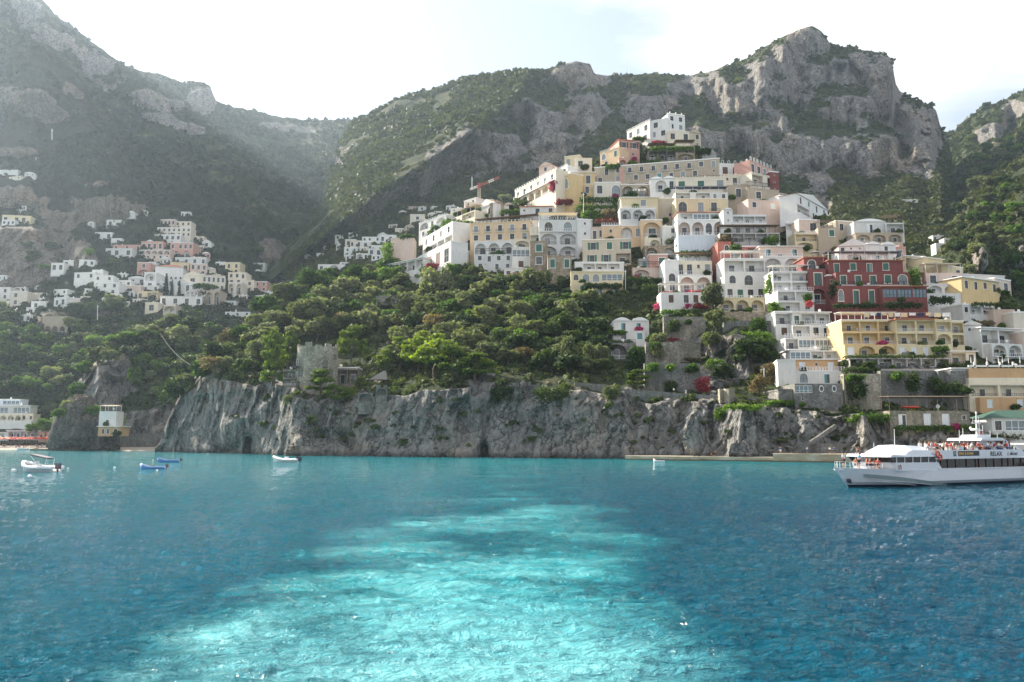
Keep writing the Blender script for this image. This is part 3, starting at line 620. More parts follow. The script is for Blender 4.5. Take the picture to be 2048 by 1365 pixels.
        for (c, xc, zs, ww, hh, dp, cw, fh, z0) in items:
            cur = random.random() < .15
            if c in 'wskadcDmQ':
                ty = 'a' if c in 'aQ' else ('d' if c in 'dDcm' else 'w')
                f, p1, p2 = unit_win(ty, surr or trim, lod); wo_ = s.put('door' if ty == 'd' else 'window', f, xc, 0, zs, (ww, 1, hh)); NW[0] += 1
                if p1: ob('pane', p2 if cur else p1, wo_)
                if c in 's':
                    ms = unit_shut(SHC[sh], 0)
                    ob('shutter', ms, wo_, (-1.0, 0, 0)); ob('shutter', ms, wo_, (.54, 0, 0))
                if c in 'kcm':
                    ms = unit_shut(SHC[sh], 0); ob('shutter', ms, wo_, (-.47, .1, 0), None, (1, 1, .99))
                    if c != 'm': ob('shutter', ms, wo_, (.01, .1, 0), None, (1, 1, .99))
                if c == 'D' or (c == 'c' and False):
                    bo = s.put('balcony', mesh_box('balcony', trim), xc, -.5, zs - .1, (ww * 1.9, 1.0, .18))
                    ob('railing', unit_rail(M_iron), bo, (0, -.45, 1), None, (1, 1, .2 * fh / .18))
            elif c in 'AR' and nodoor: pass
            elif c in 'AR':
                f, p1, p2 = unit_win('d', trim, lod); dw = min(.42 * ww, .5 * hh); do = s.put('door', f, xc + rnd(-.12, .12) * ww, dp - .2, zs, (dw, 1, hh * .68)); NW[0] += 1
                if p1: ob('pane', p1 if random.random() < .85 else p2, do)
                s.put('railing', unit_rail(M_rail if random.random() < .6 else M_iron) if not ext else unit_rail(wc, True), xc, .12, zs, (ww, 1, hh * .27))
            elif c == 'G':
                s.put('glazing', unit_glaze(trim), xc, 0, zs, (ww, 1, hh)); NW[0] += 1
        # side windows (lit or shaded flank)
        for ch_ in sides.split(','):
            if not ch_: continue
            side, rr, n = ch_[0], int(ch_[1]), int(ch_[2])
            fhh = H / len(rows)
            for i in range(n):
                yy = D * (i + .5) / n; z = H - rr * fhh + .26 * fhh; ww = min(.3 * fhh, .5 * D / n)
                f, p1, p2 = unit_win('w', surr or trim, lod)
                o = s.put('window', f, -.03 if side == 'l' else Wd + .03, yy, z, (ww, 1, .5 * fhh), -math.pi / 2 if side == 'l' else math.pi / 2)
                if p1: po = ob('pane', p1, o, (0, -.2, 0))
                # the pane stands in the frame, proud of the unbroken flank
        for tok in roof.split('+'):
            s.roof(tok, Wd, D, H, fh, col, trim)
        if ch is None: ch = random.choice([0, 1, 1, 2])
        for i in range(ch):
            cx = rnd(.1, .9) * Wd; cy = rnd(.25, .8) * D; h = rnd(.9, 1.8)
            mbc = MB(); mbc.box(-.35, .35, -.35, .35, 0, h); mbc.box(-.45, .45, -.45, .45, h, h + .12); mbc.box(-.2, .2, -.2, .2, h + .12, h + .4)
            s.put('chimney', mbc.mesh('chimney', [M_trim if random.random() < .7 else wc]), cx, cy, H)
        if random.random() < .4:
            mbc = MB(); mbc.ball((0, 0, 1.2), .55, .18, .55, 10, 5); mbc.tube((0, 0, 0), (0, 0, .9), .04)
            s.put('satellite_dish', mbc.mesh('satellite_dish', [M_trim]), rnd(.15, .85) * Wd, D * .3, H)
        s.Y = Y; return s
    def roof(s, tok, Wd, D, H, fh, col, trim):
        mb = MB(); 
        if tok == 'flat':
            e, h = .14, .45
            for a in ((-e, Wd + e, -e, .2), (-e, Wd + e, D - .2, D + e), (-e, .2, .2, D - .2), (Wd - .2, Wd + e, .2, D - .2)): mb.box(*a, H - .02, H + h)
            s.put('parapet', mb.mesh('parapet', [trim if random.random() < .5 else wm(col)]), 0, 0, 0)
        elif tok == 'slab':
            mb.box(-.5, Wd + .5, -.7, D + .3, H, H + .28); s.put('roof', mb.mesh('roof', [M_trim if col not in 'SR' else M_tile]), 0, 0, 0)
        elif tok == 'tileslab':
            mb.box(-.5, Wd + .5, -.8, D + .3, H, H + .3); s.put('roof', mb.mesh('roof', [M_tile]), 0, 0, 0)
        elif tok in ('gable', 'gableg'):
            e = .4; r = min(Wd, D * 1.6) * .26
            V = [(-e, -e, H - .1), (Wd + e, -e, H - .1), (Wd + e, D + e, H - .1), (-e, D + e, H - .1), (Wd / 2, -e, H + r), (Wd / 2, D + e, H + r)]
            mb.add(V, [(0, 4, 5, 3), (1, 2, 5, 4), (0, 3, 2, 1)], 0); mb.add(V, [(0, 1, 4), (2, 3, 5)], 1)
            s.put('roof', mb.mesh('roof', [M_tile if tok == 'gable' else M_greenroof, wm(col)]), 0, 0, 0)
        elif tok in ('hip', 'hipg'):
            e = .6; r = min(Wd, D) * .2; i = min(Wd, D) * .42
            V = [(-e, -e, H), (Wd + e, -e, H), (Wd + e, D + e, H), (-e, D + e, H), (i, D / 2, H + r), (Wd - i, D / 2, H + r)]
            mb.add(V, [(0, 1, 5, 4), (1, 2, 5), (2, 3, 4, 5), (3, 0, 4), (0, 3, 2, 1)], 0)
            s.put('roof', mb.mesh('roof', [M_tile if tok == 'hip' else M_greenroof]), 0, 0, 0)
        elif tok[:5] == 'vault':
            n = int(tok[5:] or 1); w_ = Wd / n; K = 8; r = min(.2 * w_, 1.3)
            for j in range(n):
                V = [];
                for y in (-.35, D):
                    V += [(j * w_ + w_ * i / K, y, H + r * math.sin(math.pi * i / K)) for i in range(K + 1)]
                mb.add(V, [(i, i + 1, K + 2 + i, K + 1 + i) for i in range(K)] + [tuple(range(K + 1))[::-1], tuple(range(K + 1, 2 * K + 2))])
            s.put('roof', mb.mesh('roof', [M_trim]), 0, 0, 0)
        elif tok == 'rail':
            s.put('railing', unit_rail(M_rail), Wd / 2, .1, H + .3, (Wd, 1, 1.1))
        elif tok == 'irail':
            s.put('railing', unit_rail(M_iron), Wd / 2, .1, H + .1, (Wd, 1, 1.1))
        elif tok in ('perg', 'awn', 'reed', 'sand', 'navy'):
            h = min(3.4, .75 * fh); d = min(D * .7, 5); n = max(2, int(Wd / 4)) + 1
            for i in range(n):
                x = .2 + (Wd - .4) * i / (n - 1)
                for y in (.25, d): mb.box(x - .07, x + .07, y - .07, y + .07, H, H + h, 0)
            mb.box(0, Wd, .15, .32, H + h, H + h + .15, 0); mb.box(0, Wd, d - .1, d + .1, H + h, H + h + .15, 0)
            if tok == 'perg':
                for i in range(int(Wd / .8)): mb.box(.3 + i * .8, .42 + i * .8, 0, d + .3, H + h + .15, H + h + .26, 0)
            else: mb.add([(-.2, -.3, H + h + .1), (Wd + .2, -.3, H + h + .1), (Wd + .2, d + .3, H + h + .5), (-.2, d + .3, H + h + .5), (-.2, -.3, H + h + .2), (Wd + .2, -.3, H + h + .2), (Wd + .2, d + .3, H + h + .6), (-.2, d + .3, H + h + .6)], [(0, 3, 2, 1), (4, 5, 6, 7), (0, 1, 5, 4), (1, 2, 6, 5), (2, 3, 7, 6), (3, 0, 4, 7)], 1)
            s.put('pergola' if tok in ('perg', 'reed') else 'awning', mb.mesh('pergola', [M_wood if tok in ('perg', 'reed') else M_rail, dict(awn=M_canv, reed=M_reed, sand=M_canvy, navy=M_navy).get(tok, M_wood)]), 0, 0, 0)
        elif tok == 'arches':   # white hoops standing along the roof terrace
            n = max(4, int(Wd / 3)); K = 8
            for i in range(n):
                x = Wd * (i + .5) / n; w_ = .55
                P = [(x - w_, H)] + [(x - w_ * math.cos(math.pi * j / K), H + 1.7 + w_ * math.sin(math.pi * j / K)) for j in range(K + 1)] + [(x + w_, H)]
                for (xa, za), (xb, zb) in zip(P[:-1], P[1:]): mb.tube((xa, .3, za), (xb, .3, zb), .12, n=4)
            s.put('roof_hoops', mb.mesh('roof_hoops', [M_trim]), 0, 0, 0)
        elif tok == 'posts':
            n = max(3, int(Wd / 3.5))
            for i in range(n): x = Wd * (i + .5) / n; mb.box(x - .2, x + .2, .1, .5, H + .4, H + 1.8)
            mb.box(0, Wd, .1, .4, H + .4, H + .9); s.put('parapet', mb.mesh('parapet', [M_trim]), 0, 0, 0)
        elif tok == 'battlement':
            n = max(3, int(Wd / 1.6))
            for i in range(0, n, 2): x = Wd * i / n; mb.box(x, x + Wd / n, 0, .4, H, H + .8)
            s.put('parapet', mb.mesh('parapet', [wm(col)]), 0, 0, 0)
def mesh_box(name, mat):
    k = ('bx', name, mat.name)
    if k not in _u: mb = MB(); mb.box(-.5, .5, -.5, .5, 0, 1); _u[k] = mb.mesh(name, [mat])
    return _u[k]
def unit_oval():
    if 'oval' not in _u:
        mb = MB(); n = 18
        for r0, r1, y0, m in ((.62, .46, -.08, 0), (.46, .0, -.03, 1)):
            V = [(r0 * math.cos(2 * math.pi * i / n), y0, .5 + r0 * math.sin(2 * math.pi * i / n)) for i in range(n)] + [(r1 * math.cos(2 * math.pi * i / n), y0, .5 + r1 * math.sin(2 * math.pi * i / n)) for i in range(n)] + [(r0 * math.cos(2 * math.pi * i / n), .1, .5 + r0 * math.sin(2 * math.pi * i / n)) for i in range(n)]
            mb.add(V, [(i, (i + 1) % n, n + (i + 1) % n, n + i) for i in range(n)] + [(i, 2 * n + i, 2 * n + (i + 1) % n, (i + 1) % n) for i in range(n)], m)
        _u['oval'] = mb.mesh('window', [M_trim, M_glass])
    return _u['oval']
def unit_glaze(trim):
    k = ('gl', trim.name)
    if k not in _u:
        mb = MB()
        for i in range(5): x = -.5 + i / 4; mb.box(x - .012, x + .012, .02, .14, 0, 1, 0)
        mb.box(-.5, .5, .03, .13, .94, 1.0, 0); mb.box(-.5, .5, .03, .13, 0, .05, 0); mb.box(-.5, .5, .04, .12, .30, .33, 0)
        mb.box(-.5, .5, .15, .2, 0, 1, 1); _u[k] = mb.mesh('glazing', [trim, M_skyglass])
    return _u[k]
M_skyglass = plain('veranda_glass', (.10, .15, .18), .08, **{'Specular IOR Level': .9})
HOUSES = []
def house(label, *blocks, **kw):
    h = House(label, **kw)
    for b in blocks:
        o = b[-1] if isinstance(b[-1], dict) else {}
        h.block(*[x for x in b if not isinstance(x, dict)], **o)
        HOUSES.append((label, b[0], b[1], b[2], b[3], h.Y, h.surf))
    return h
# ---- hilltop
house('gleaming white villa crowning the very top of the village hill',
    (1335, 1370, 231, 262, 'ww/ww', 'W', dict(yaw=-18, Y=432, roof='posts', D=10, sides='l12')), (1298, 1336, 241, 296, 'wx/ww/A.', 'W', dict(yaw=30, Y=428, roof='flat', D=12, sides='l12')),
    (1254, 1300, 254, 292, 'www/w.w', 'W', dict(yaw=58, Y=438, roof='flat+rail', D=12)), (1337, 1380, 264, 284, 'w.w', 'C', dict(yaw=-8, Y=422, roof='flat', D=10)), (1379, 1402, 266, 298, '.w/.v', 't', dict(yaw=-20, Y=424, roof='gable', D=10)), cat='villa', name='hilltop_villa')
house('vine-hung pergola terrace on stone pillars under the hilltop villa',
    (1298, 1352, 300, 322, 'RRR', 'S', dict(Y=412, roof='reed', D=9, ch=0)), (1352, 1390, 292, 322, 'R/A', 'N', dict(Y=410, roof='reed', D=9, ch=0)), cat='terrace', name='pergola_terrace')
house('salmon pink villa with two dark shuttered windows near the hilltop',
    (1238, 1279, 282, 320, 'ss/.v', 'P', dict(yaw=-14, Y=418, roof='tileslab', D=14, sides='l11', sh='n', ch=1)), (1200, 1239, 302, 334, 'Q.c/w.', 'o', dict(yaw=46, Y=416, roof='flat+rail', D=9)), (1238, 1254, 318, 336, 'A', 'P', dict(Y=408, roof='flat', D=6)), cat='villa', name='pink_villa')
house('small cream villa with corner posts beyond the salmon pink villa', (1129, 1160, 313, 338, 'ww', 'y', dict(yaw=20, Y=430, sides='l12')), (1150, 1184, 318, 338, 'w.', 'C', dict(yaw=0, Y=426)), cat='villa')
house('tiny grey gabled house above the right end of the long tan block', (1404, 1432, 306, 320, 'v', 'G', dict(Y=424, roof='gable', ch=0)))
house('long tan apartment block with a row of little rounded balconies',
    (1189, 1440, 327, 378, '.dwDDDDDDwd/w.w.wwkdww.v/A.AQAA....', 'T', dict(yaw=13, Y=404, D=14, sh='t', roof='flat', sides='', ch=2)), cat='apartment building', name='tan_apartment_block')
# ---- yellow villas on the lit left shoulder
house('bright yellow villa with white corner pilasters and an arched window',
    (1137, 1190, 346, 392, 'Qddx/aww.', 'Y', dict(yaw=2, Y=405, roof='slab', D=13, sh='g', sides='l22', bands=True)), (1100, 1140, 358, 392, 'a.a', 'Y', dict(yaw=62, Y=408, roof='flat+rail', D=8, bands=True)), cat='villa', name='yellow_villa')
house('cream arcaded hotel wing with long sunny balconies stepping down leftwards', (1030, 1112, 362, 400, 'dddddd_/AAAAAA', 'C', dict(yaw=60, Y=418, roof='flat+rail', D=8)), cat='hotel', name='arcaded_hotel')
house('white house with a pink gabled end above the arcaded wing', (1078, 1104, 332, 360, 'w/w', 'p', dict(yaw=38, Y=424, roof='gable')), (1100, 1135, 340, 356, 'wdw', 'W', dict(yaw=55, Y=422, roof='flat+rail')))
house('low white house with terracotta edge between vines and arcaded wing', (1040, 1110, 414, 432, 'v.w.w', 'w', dict(yaw=4, Y=404, roof='tileslab', D=8)))
house('stone gatehouse with pointed gable beside the white sheds', (955, 992, 412, 436, '.a', 'W', dict(yaw=50, Y=418, roof='gable')), (980, 1008, 408, 434, 'a', 'N', dict(Y=414, roof='gable')))
house('white stepped house at the foot of the tower crane', (928, 952, 400, 426, 'ww/w', 'W', dict(yaw=45, Y=436)), (948, 985, 402, 418, 'w.w', 'C', dict(yaw=20, Y=438)), )
house('cafe terrace house with orange awning in front of white rooftops', (888, 950, 432, 460, 'R.R/w..', 'C', dict(yaw=52, Y=424, roof='sand', D=8)), cat='cafe', name='cafe')
house('pale house with arched loggias behind the cafe awning', (838, 892, 440, 470, 'AwA/www', 'W', dict(yaw=48, Y=436, roof='flat+rail')))
house('lit white house with round gables on the far edge of the spur', (850, 882, 446, 462, 'AA', 'W', dict(Y=520, roof='vault2', D=8)))
house('low curved cream wall house under the garden slope', (950, 1076, 446, 462, '.w..w..w.', 'c', dict(yaw=18, Y=402, roof='reed', D=8, ch=0)))
# ---- left group of big hotels
house('sunlit white hotel angled to the light with two long terraces',
    (846, 905, 462, 502, 'wwkw/RRRR', 'W', dict(yaw=62, Y=408, roof='flat', D=12, sh='n')), (836, 902, 500, 546, 'wkkw', 'W', dict(yaw=60, Y=396, roof='flat+irail', D=9, sh='n')),
    (900, 940, 464, 510, '.w/w.', 'c', dict(Y=396, roof='reed', D=12)), (898, 938, 504, 548, 'Q.w', 'T', dict(Y=392, roof='flat', D=10)), (782, 828, 478, 528, '../..', 'p', dict(yaw=0, Y=412, D=10, sides='l12')), cat='hotel', name='white_hotel')
house('open white porch with slim columns below the sunlit hotel', (768, 846, 524, 546, 'RRRRR', 'W', dict(yaw=40, Y=400, roof='slab', D=6, ch=0)), cat='porch', name='garden_porch')
house('cream and white hotel with orange upper floors over three white arches',
    (940, 1061, 446, 484, 'DDDDD/wwwww', 'o', dict(yaw=10, Y=382, roof='flat+rail', D=14, sh='g')), (948, 1028, 484, 510, 'AAA', 'W', dict(yaw=8, Y=379, roof='flat', D=10, ch=0)), (1028, 1061, 480, 498, 'A', 'C', dict(Y=376, roof='flat', ch=0, D=10)),
    (1024, 1060, 496, 540, 'G/k', 'W', dict(Y=374, sh='n', ch=0, D=10)), (950, 1026, 509, 540, 'wdww/w.dd', 'w', dict(Y=377, ch=0, D=9, roof='perg')), cat='hotel', name='cream_hotel')
house('white cabin row with a blue door below the cream hotel', (1008, 1060, 538, 556, 'dmw', 'W', dict(Y=366, sh='t', D=7)), (1008, 1042, 555, 576, '.v.', 'N', dict(Y=365, D=7, ch=0)))
house('narrow stone tower house with a white balcony between two hotels', (1060, 1097, 455, 484, '../R', 'c', dict(Y=372, roof='flat+rail', D=12)), (1060, 1096, 484, 560, 'k/w/.', 'N', dict(Y=370, sh='g', roof='flat', ch=0)), cat='house')
house('white and blue arched hotel with a canopy-covered roof terrace',
    (1078, 1155, 440, 516, 'QQ_/AA/AA', 'w', dict(Y=368, roof='sand+rail', D=15, surr=M_cream)), (1155, 1185, 440, 500, 'v/v/.', 'W', dict(yaw=-14, Y=366, roof='flat', D=13)), cat='hotel', name='arched_hotel')
house('stone house with two green shuttered windows below the arched hotel', (1096, 1143, 513, 572, 'k.k/..', 'N', dict(Y=362, sh='g', roof='flat', ch=0)))
# ---- upper middle
house('white vaulted annex with a teal arched doorway under the tan block', (1189, 1242, 366, 394, 'w.Q', 'c', dict(Y=396, roof='flat', sh='t')))
house('white house with one broad blind arch right of the laundry line', (1300, 1351, 358, 386, '.Aw', 'W', dict(yaw=8, Y=388, roof='vault2')))
house('cream house with three closed green shutters mid-hill', (1351, 1453, 356, 386, 'k.k.w', 'C', dict(yaw=5, Y=384, sh='g', roof='flat+irail', D=10)))
house('terrace floor with a navy awning below the green-shuttered cream house', (1351, 1456, 385, 400, 'R.Rdd', 'w', dict(Y=372, roof='navy', D=9, ch=0)))
house('pale yellow house with one arched balcony window and two awnings', (1352, 1456, 399, 426, 'QxdD.', 'y', dict(Y=362, roof='flat', D=10, sh='n')))
house('white house with blue door frames right of the long tan block', (1440, 1502, 330, 356, 'kkk', 'W', dict(yaw=-6, Y=396, roof='flat+arches', sh='n', D=12)), (1447, 1516, 351, 373, 'vdwd.', 'C', dict(yaw=-4, Y=388, sh='n', ch=0)))
house('long white and red wing descending right with hoops on its roof', (1500, 1546, 330, 358, 'wwww', 'P', dict(yaw=-42, Y=392, roof='arches', D=9)), (1504, 1556, 352, 374, 'R.R', 'c', dict(yaw=-30, Y=384, roof='flat')))
house('small red house with white patches at the right end of the ridge', (1540, 1558, 345, 388, 'v/v/v', 'R', dict(Y=386, roof='flat', D=9, yaw=-12)))
house('brown stone house with a dark doorway and white rail', (1456, 1498, 372, 396, '.d.', 'T', dict(Y=376, roof='flat+rail', D=9)))
house('long brown stone wall house below the red wing', (1495, 1558, 380, 404, '.w.x.', 'T', dict(yaw=-16, Y=374, roof='flat+perg', D=9)))
house('pink plastered long house with two bricked windows and one white one', (1497, 1595, 404, 440, 'w.kk./x....', 'p', dict(yaw=-14, Y=358, sh='w', roof='flat', D=10)))
house('white stepped house running down the right skyline', (1560, 1606, 396, 416, 'R.R', 'W', dict(yaw=-26, Y=366, roof='flat+rail')), (1594, 1655, 404, 440, 'dwdw/Rww.', 'W', dict(yaw=-48, Y=362, roof='gable', D=8)))
house('yellow villa behind a tall tree with a white arcade', (1242, 1316, 396, 418, '..w.', 'y', dict(Y=372, roof='slab', D=12, sides='r11')), (1240, 1312, 418, 440, 'AAA', 'w', dict(Y=366, roof='flat+rail', D=8, ch=0)), cat='villa', name='yellow_villa')
house('laundry terrace over two wide stone arches under the tan block', (1242, 1300, 370, 396, 'AA', 'T', dict(Y=394, roof='flat', D=8, ch=0)), cat='terrace', name='arched_terrace')
house('long white arcaded house with glazed top floor', (1355, 1453, 426, 442, 'xRGG', 'W', dict(Y=348, roof='tileslab', D=12)), (1355, 1453, 441, 472, 'AAQA', 'W', dict(yaw=3, Y=344, roof='flat', D=12, ch=0, inn='p')), cat='house', name='arcaded_house')
house('white two-storey house fronted by thick tapering piers', (1447, 1466, 420, 466, 'v/v/.', 'W', dict(Y=338, roof='vault1', D=9)), (1466, 1532, 432, 448, 'RRR', 'w', dict(Y=340, roof='flat', D=10)), (1466, 1533, 448, 468, 'RRR', 'W', dict(Y=337, roof='flat+rail', D=9, ch=0)))
house('apricot house with one tall arched loggia', (1204, 1284, 452, 480, '.v.Aw', 'o', dict(Y=364, roof='flat+rail', D=11)), (1282, 1325, 441, 478, 'A', 'o', dict(Y=360, roof='flat', D=11, sides='r11', ch=0)), (1290, 1322, 478, 498, '.A', 'C', dict(Y=356, roof='flat', ch=0)))
house('low peach house with a tiled terrace left of the apricot loggia', (1183, 1228, 456, 480, 'dw.w', 'p', dict(Y=366, roof='flat+perg', D=10)))
house('white cubic house between the apricot house and the cactus wall', (1325, 1356, 454, 486, '.w/.Q', 'w', dict(Y=354, roof='flat', D=9)))
house('weathered beige house with green open shutters on two floors', (1165, 1262, 480, 530, '.s.k.s/.s.s.R', 't', dict(yaw=6, Y=352, sh='g', roof='flat', D=16, sides='r12,r21', ch=1)), (1150, 1248, 526, 544, '..RRR.', 'W', dict(Y=340, roof='flat', D=12, ch=0, ext=1)), cat='house')
house('pale yellow house with arched ground-floor windows over ivy', (1142, 1246, 545, 566, 'aQQG', 'y', dict(Y=332, roof='flat', D=12, trim=M_cream)), (1142, 1244, 566, 588, '.m.m.m', 'y', dict(Y=331, sh='t', roof='x', D=12, ch=0)), cat='house')
house('plain beige wall house between the yellow arcade villa and the awning house', (1314, 1352, 398, 444, '../.v', 't', dict(Y=374, roof='flat', D=9)))
house('terracotta red house with green shutters and a dark arch', (1299, 1336, 510, 540, '.k', 'P', dict(Y=344, sh='g', roof='flat', D=10)), (1266, 1334, 538, 557, 'A.w', 'p', dict(Y=338, roof='flat+perg', D=8, ch=0)), (1278, 1300, 520, 540, 'k', 'G', dict(Y=346, sh='t', ch=0)))
house('stone cellars with round black arches above the terracotta house', (1290, 1352, 494, 516, 'A.A', 'N', dict(Y=352, roof='flat', D=8, ch=0)), cat='cellar', name='stone_cellar')
house('white house with two big arches, awning and red bougainvillea', (1352, 1424, 522, 552, 'ddvd_', 'C', dict(Y=326, roof='reed', D=12, sh='w')), (1358, 1424, 551, 586, 'AA', 'W', dict(Y=322, roof='x', D=9, ch=0, inn='p')),
    (1330, 1358, 522, 586, 'x/Q/w', 'W', dict(Y=324, roof='flat', D=12, ch=1)), (1322, 1412, 585, 612, '.k.wk.', 'W', dict(Y=316, sh='n', roof='awn', D=9, ch=0)), cat='house')
house('tall white house with glass balconies on four floors', (1449, 1531, 519, 600, 'RR/aQ./wcdw_', 'W', dict(Y=312, roof='flat+awn', D=12, sides='l31,l21')), (1440, 1530, 598, 624, 'AAA', 'y', dict(Y=306, roof='flat+rail', D=9, ch=0)), (1448, 1540, 624, 650, '.x..', 'N', dict(Y=303, roof='x', D=7, ch=0)), cat='house')
house('coral red house with a white domed niche', (1436, 1462, 486, 530, '.a/..', 'r', dict(Y=326, roof='flat', D=12, ch=1)), (1460, 1520, 494, 520, 'R.R', 'r', dict(Y=328, roof='flat+perg', D=8)), cat='house')
house('shaded terrace cafe with glass rails under the tapering piers', (1440, 1560, 466, 486, 'RRRRR', 'G', dict(Y=330, roof='reed', D=10, ch=0)), cat='cafe', name='terrace_cafe')
house('long swimming terrace with pale blue parapet under the arcades', (1356, 1446, 472, 484, '...', 'B', dict(Y=338, roof='rail', D=8, ch=0)), cat='terrace', name='pool_terrace')
house('white house with a pair of broad flattened arches', (1520, 1606, 494, 516, 'm.m', 'p', dict(Y=318, sh='t', roof='slab', D=12)), (1526, 1606, 514, 545, 'AA', 'W', dict(Y=314, roof='flat+rail', D=10, ch=0)), cat='house')
house('tan house with a cream-framed window above an ochre arch', (1572, 1600, 446, 478, 'R/.', 'W', dict(yaw=20, Y=344, roof='flat', D=9)), (1598, 1640, 441, 470, '.w', 'p', dict(yaw=-6, Y=338, roof='flat', D=11, sh='n', surr=M_cream)), (1590, 1642, 468, 500, 'R/A.', 'y', dict(Y=332, roof='flat+rail', D=8, ch=0)), cat='house')
house('grey-brown house with a single green shuttered window and roof pergola', (1637, 1677, 456, 500, '.k/..', 'T', dict(Y=330, sh='g', roof='perg', D=10)))
house('broad tan house with an arched doorway on the right skyline', (1672, 1718, 444, 482, 'dw/.a', 't', dict(yaw=-12, Y=334, roof='flat', D=12)), cat='house')
house('whitewashed vaulted house with pergola frame on stone arches', (1708, 1772, 444, 468, '.m.', 'w', dict(Y=326, sh='w', roof='vault1', D=13)), (1772, 1808, 446, 468, 'R', 'w', dict(Y=324, roof='perg', D=9, ch=0)), (1712, 1806, 468, 502, 'AAA/..v', 'T', dict(Y=322, roof='flat', D=9, ch=0, sides='r22')), cat='house')
house('white gabled house with round arch beneath a brown canopy', (1677, 1738, 492, 522, 'wvv./.A.', 'W', dict(yaw=8, Y=306, roof='gable', D=11)), (1732, 1792, 490, 520, '.w/R.', 'W', dict(yaw=-5, Y=304, roof='vault2', D=10)), cat='house')
house('pink house at the right end of the gabled roofs', (1786, 1812, 496, 522, 'w', 'P', dict(Y=306, roof='flat', D=9, sh='w')))
house('grand red palace hotel with white baroque window surrounds',
    (1657, 1806, 522, 546, 'mkmk.', 'R', dict(Y=287, roof='slab+navy', D=14, sh='g', surr=M_cream, ch=0)), (1672, 1850, 545, 573, 'mmmkQa_', 'R', dict(Y=283, D=12, sh='g', surr=M_cream, roof='x', ch=0)), (1672, 1764, 572, 611, 'a.m.m.', 'R', dict(Y=279, D=12, sh='g', surr=M_cream, roof='x', ch=0)),
    (1765, 1854, 574, 600, 'GGG', 'R', dict(Y=276, roof='slab', D=12, ch=0, trim=M_iron)), (1765, 1852, 600, 612, '...', 'R', dict(Y=278, roof='x', D=9, ch=0)), cat='hotel', name='red_palace_hotel')
house('red tower wing with arched window left of the palace hotel', (1608, 1656, 516, 540, 'Q.', 'R', dict(Y=292, roof='slab', D=10, surr=M_cream)), (1620, 1654, 538, 610, 'm/A', 'R', dict(Y=288, sh='g', roof='x', D=10, ch=0, surr=M_cream)), (1655, 1674, 552, 612, 'v/.', 'R', dict(Y=286, roof='flat', D=9, ch=0, surr=M_cream)), cat='wing', name='red_tower_wing')
house('ochre house wedged behind the palace hotel vines', (1811, 1848, 514, 542, 'R.', 'y', dict(yaw=-10, Y=300, roof='slab', D=9)), (1846, 1886, 518, 552, '.w', 'y', dict(yaw=-24, Y=298, roof='slab', D=9)), cat='house')
house('cream stepped roofs descending behind the white arches', (1884, 1926, 534, 560, '..w', 'y', dict(yaw=-26, Y=296, roof='flat', D=9)), cat='house')
house('white house with two low dark arches right of the palace hotel', (1852, 1924, 546, 572, 'w.d', 'p', dict(Y=290, roof='sand', D=10)), (1848, 1926, 570, 588, 'xAAx', 'W', dict(Y=284, roof='flat', D=9, ch=0)), (1852, 1928, 587, 608, 'ww..', 'w', dict(Y=280, roof='x', D=8, ch=0)), cat='house')
house('long yellow house with white edges slanting down right', (1924, 1998, 560, 604, 'ddkd/....', 'Y', dict(yaw=-26, Y=284, roof='slab', D=9, sh='n')), cat='house')
house('bluish white villa with solar roof behind the slanting yellow house', (1926, 2010, 552, 576, 'w.w.', 'w', dict(yaw=-12, Y=300, roof='flat', D=12)), (1990, 2022, 560, 590, '.w', 'p', dict(yaw=-30, Y=294, roof='flat', D=9)), cat='villa')
house('yellow hotel with three floors of white balcony doors',
    (1683, 1793, 642, 664, 'RRR', 'Y', dict(Y=250, roof='flat+awn', D=12, ch=0, trim=M_cream)), (1686, 1794, 664, 690, 'RRR', 'Y', dict(Y=247, D=12, ch=0, roof='x')), (1690, 1794, 690, 716, 'cAA', 'Y', dict(Y=244, D=12, ch=0, roof='x', sh='w')),
    (1793, 1872, 640, 690, 'RR/RR', 'y', dict(Y=246, roof='tileslab', D=12, ch=0)), (1872, 1904, 642, 690, 'R/A', 'y', dict(Y=245, roof='flat', D=11, ch=0)), (1904, 1928, 644, 692, 'R/R', 'y', dict(Y=248, roof='flat', D=10)), (1793, 1904, 690, 714, 'cccA', 'y', dict(Y=243, D=11, ch=0, roof='x', sh='w')), cat='hotel', name='yellow_hotel')
house('vine-shaded restaurant terrace under the yellow hotel', (1700, 1900, 716, 740, 'RRRRRRR', 'G', dict(Y=238, roof='x', D=10, ch=0)), cat='restaurant', name='restaurant_terrace')
house('white apartment tower stepping down in balconies to the stone base',
    (1546, 1620, 545, 582, 'RR/RR', 'W', dict(Y=290, roof='flat+awn', D=10)), (1556, 1628, 582, 624, 'RR/Rw', 'w', dict(Y=282, roof='rail', D=9, ch=0)), (1551, 1585, 625, 676, 'R/k', 'W', dict(Y=270, sh='n', roof='flat', D=10, ch=0)), (1585, 1660, 626, 650, 'mRR', 'w', dict(Y=268, roof='slab', D=9, ch=0)), (1585, 1664, 650, 676, 'Rwd', 'W', dict(Y=266, roof='rail', D=9, ch=0)),
    (1571, 1664, 676, 700, 'RGG', 'w', dict(Y=258, roof='rail', D=9, ch=0)), (1580, 1622, 701, 722, 'G', 'W', dict(Y=250, roof='slab', D=9, ch=0)), (1622, 1674, 701, 722, 'RR', 'W', dict(Y=250, roof='rail', D=9, ch=0)), (1590, 1676, 720, 744, 'cvc_', 'O', dict(Y=242, sh='w', roof='slab', D=9, ch=0)),
    (1590, 1690, 743, 768, 'Qxm.', 'W', dict(Y=234, sh='t', roof='rail', D=9, ch=0)), (1556, 1592, 722, 780, '../..', 'W', dict(yaw=12, Y=236, roof='flat', D=12, ch=0)), cat='apartment building', name='white_apartment_tower')
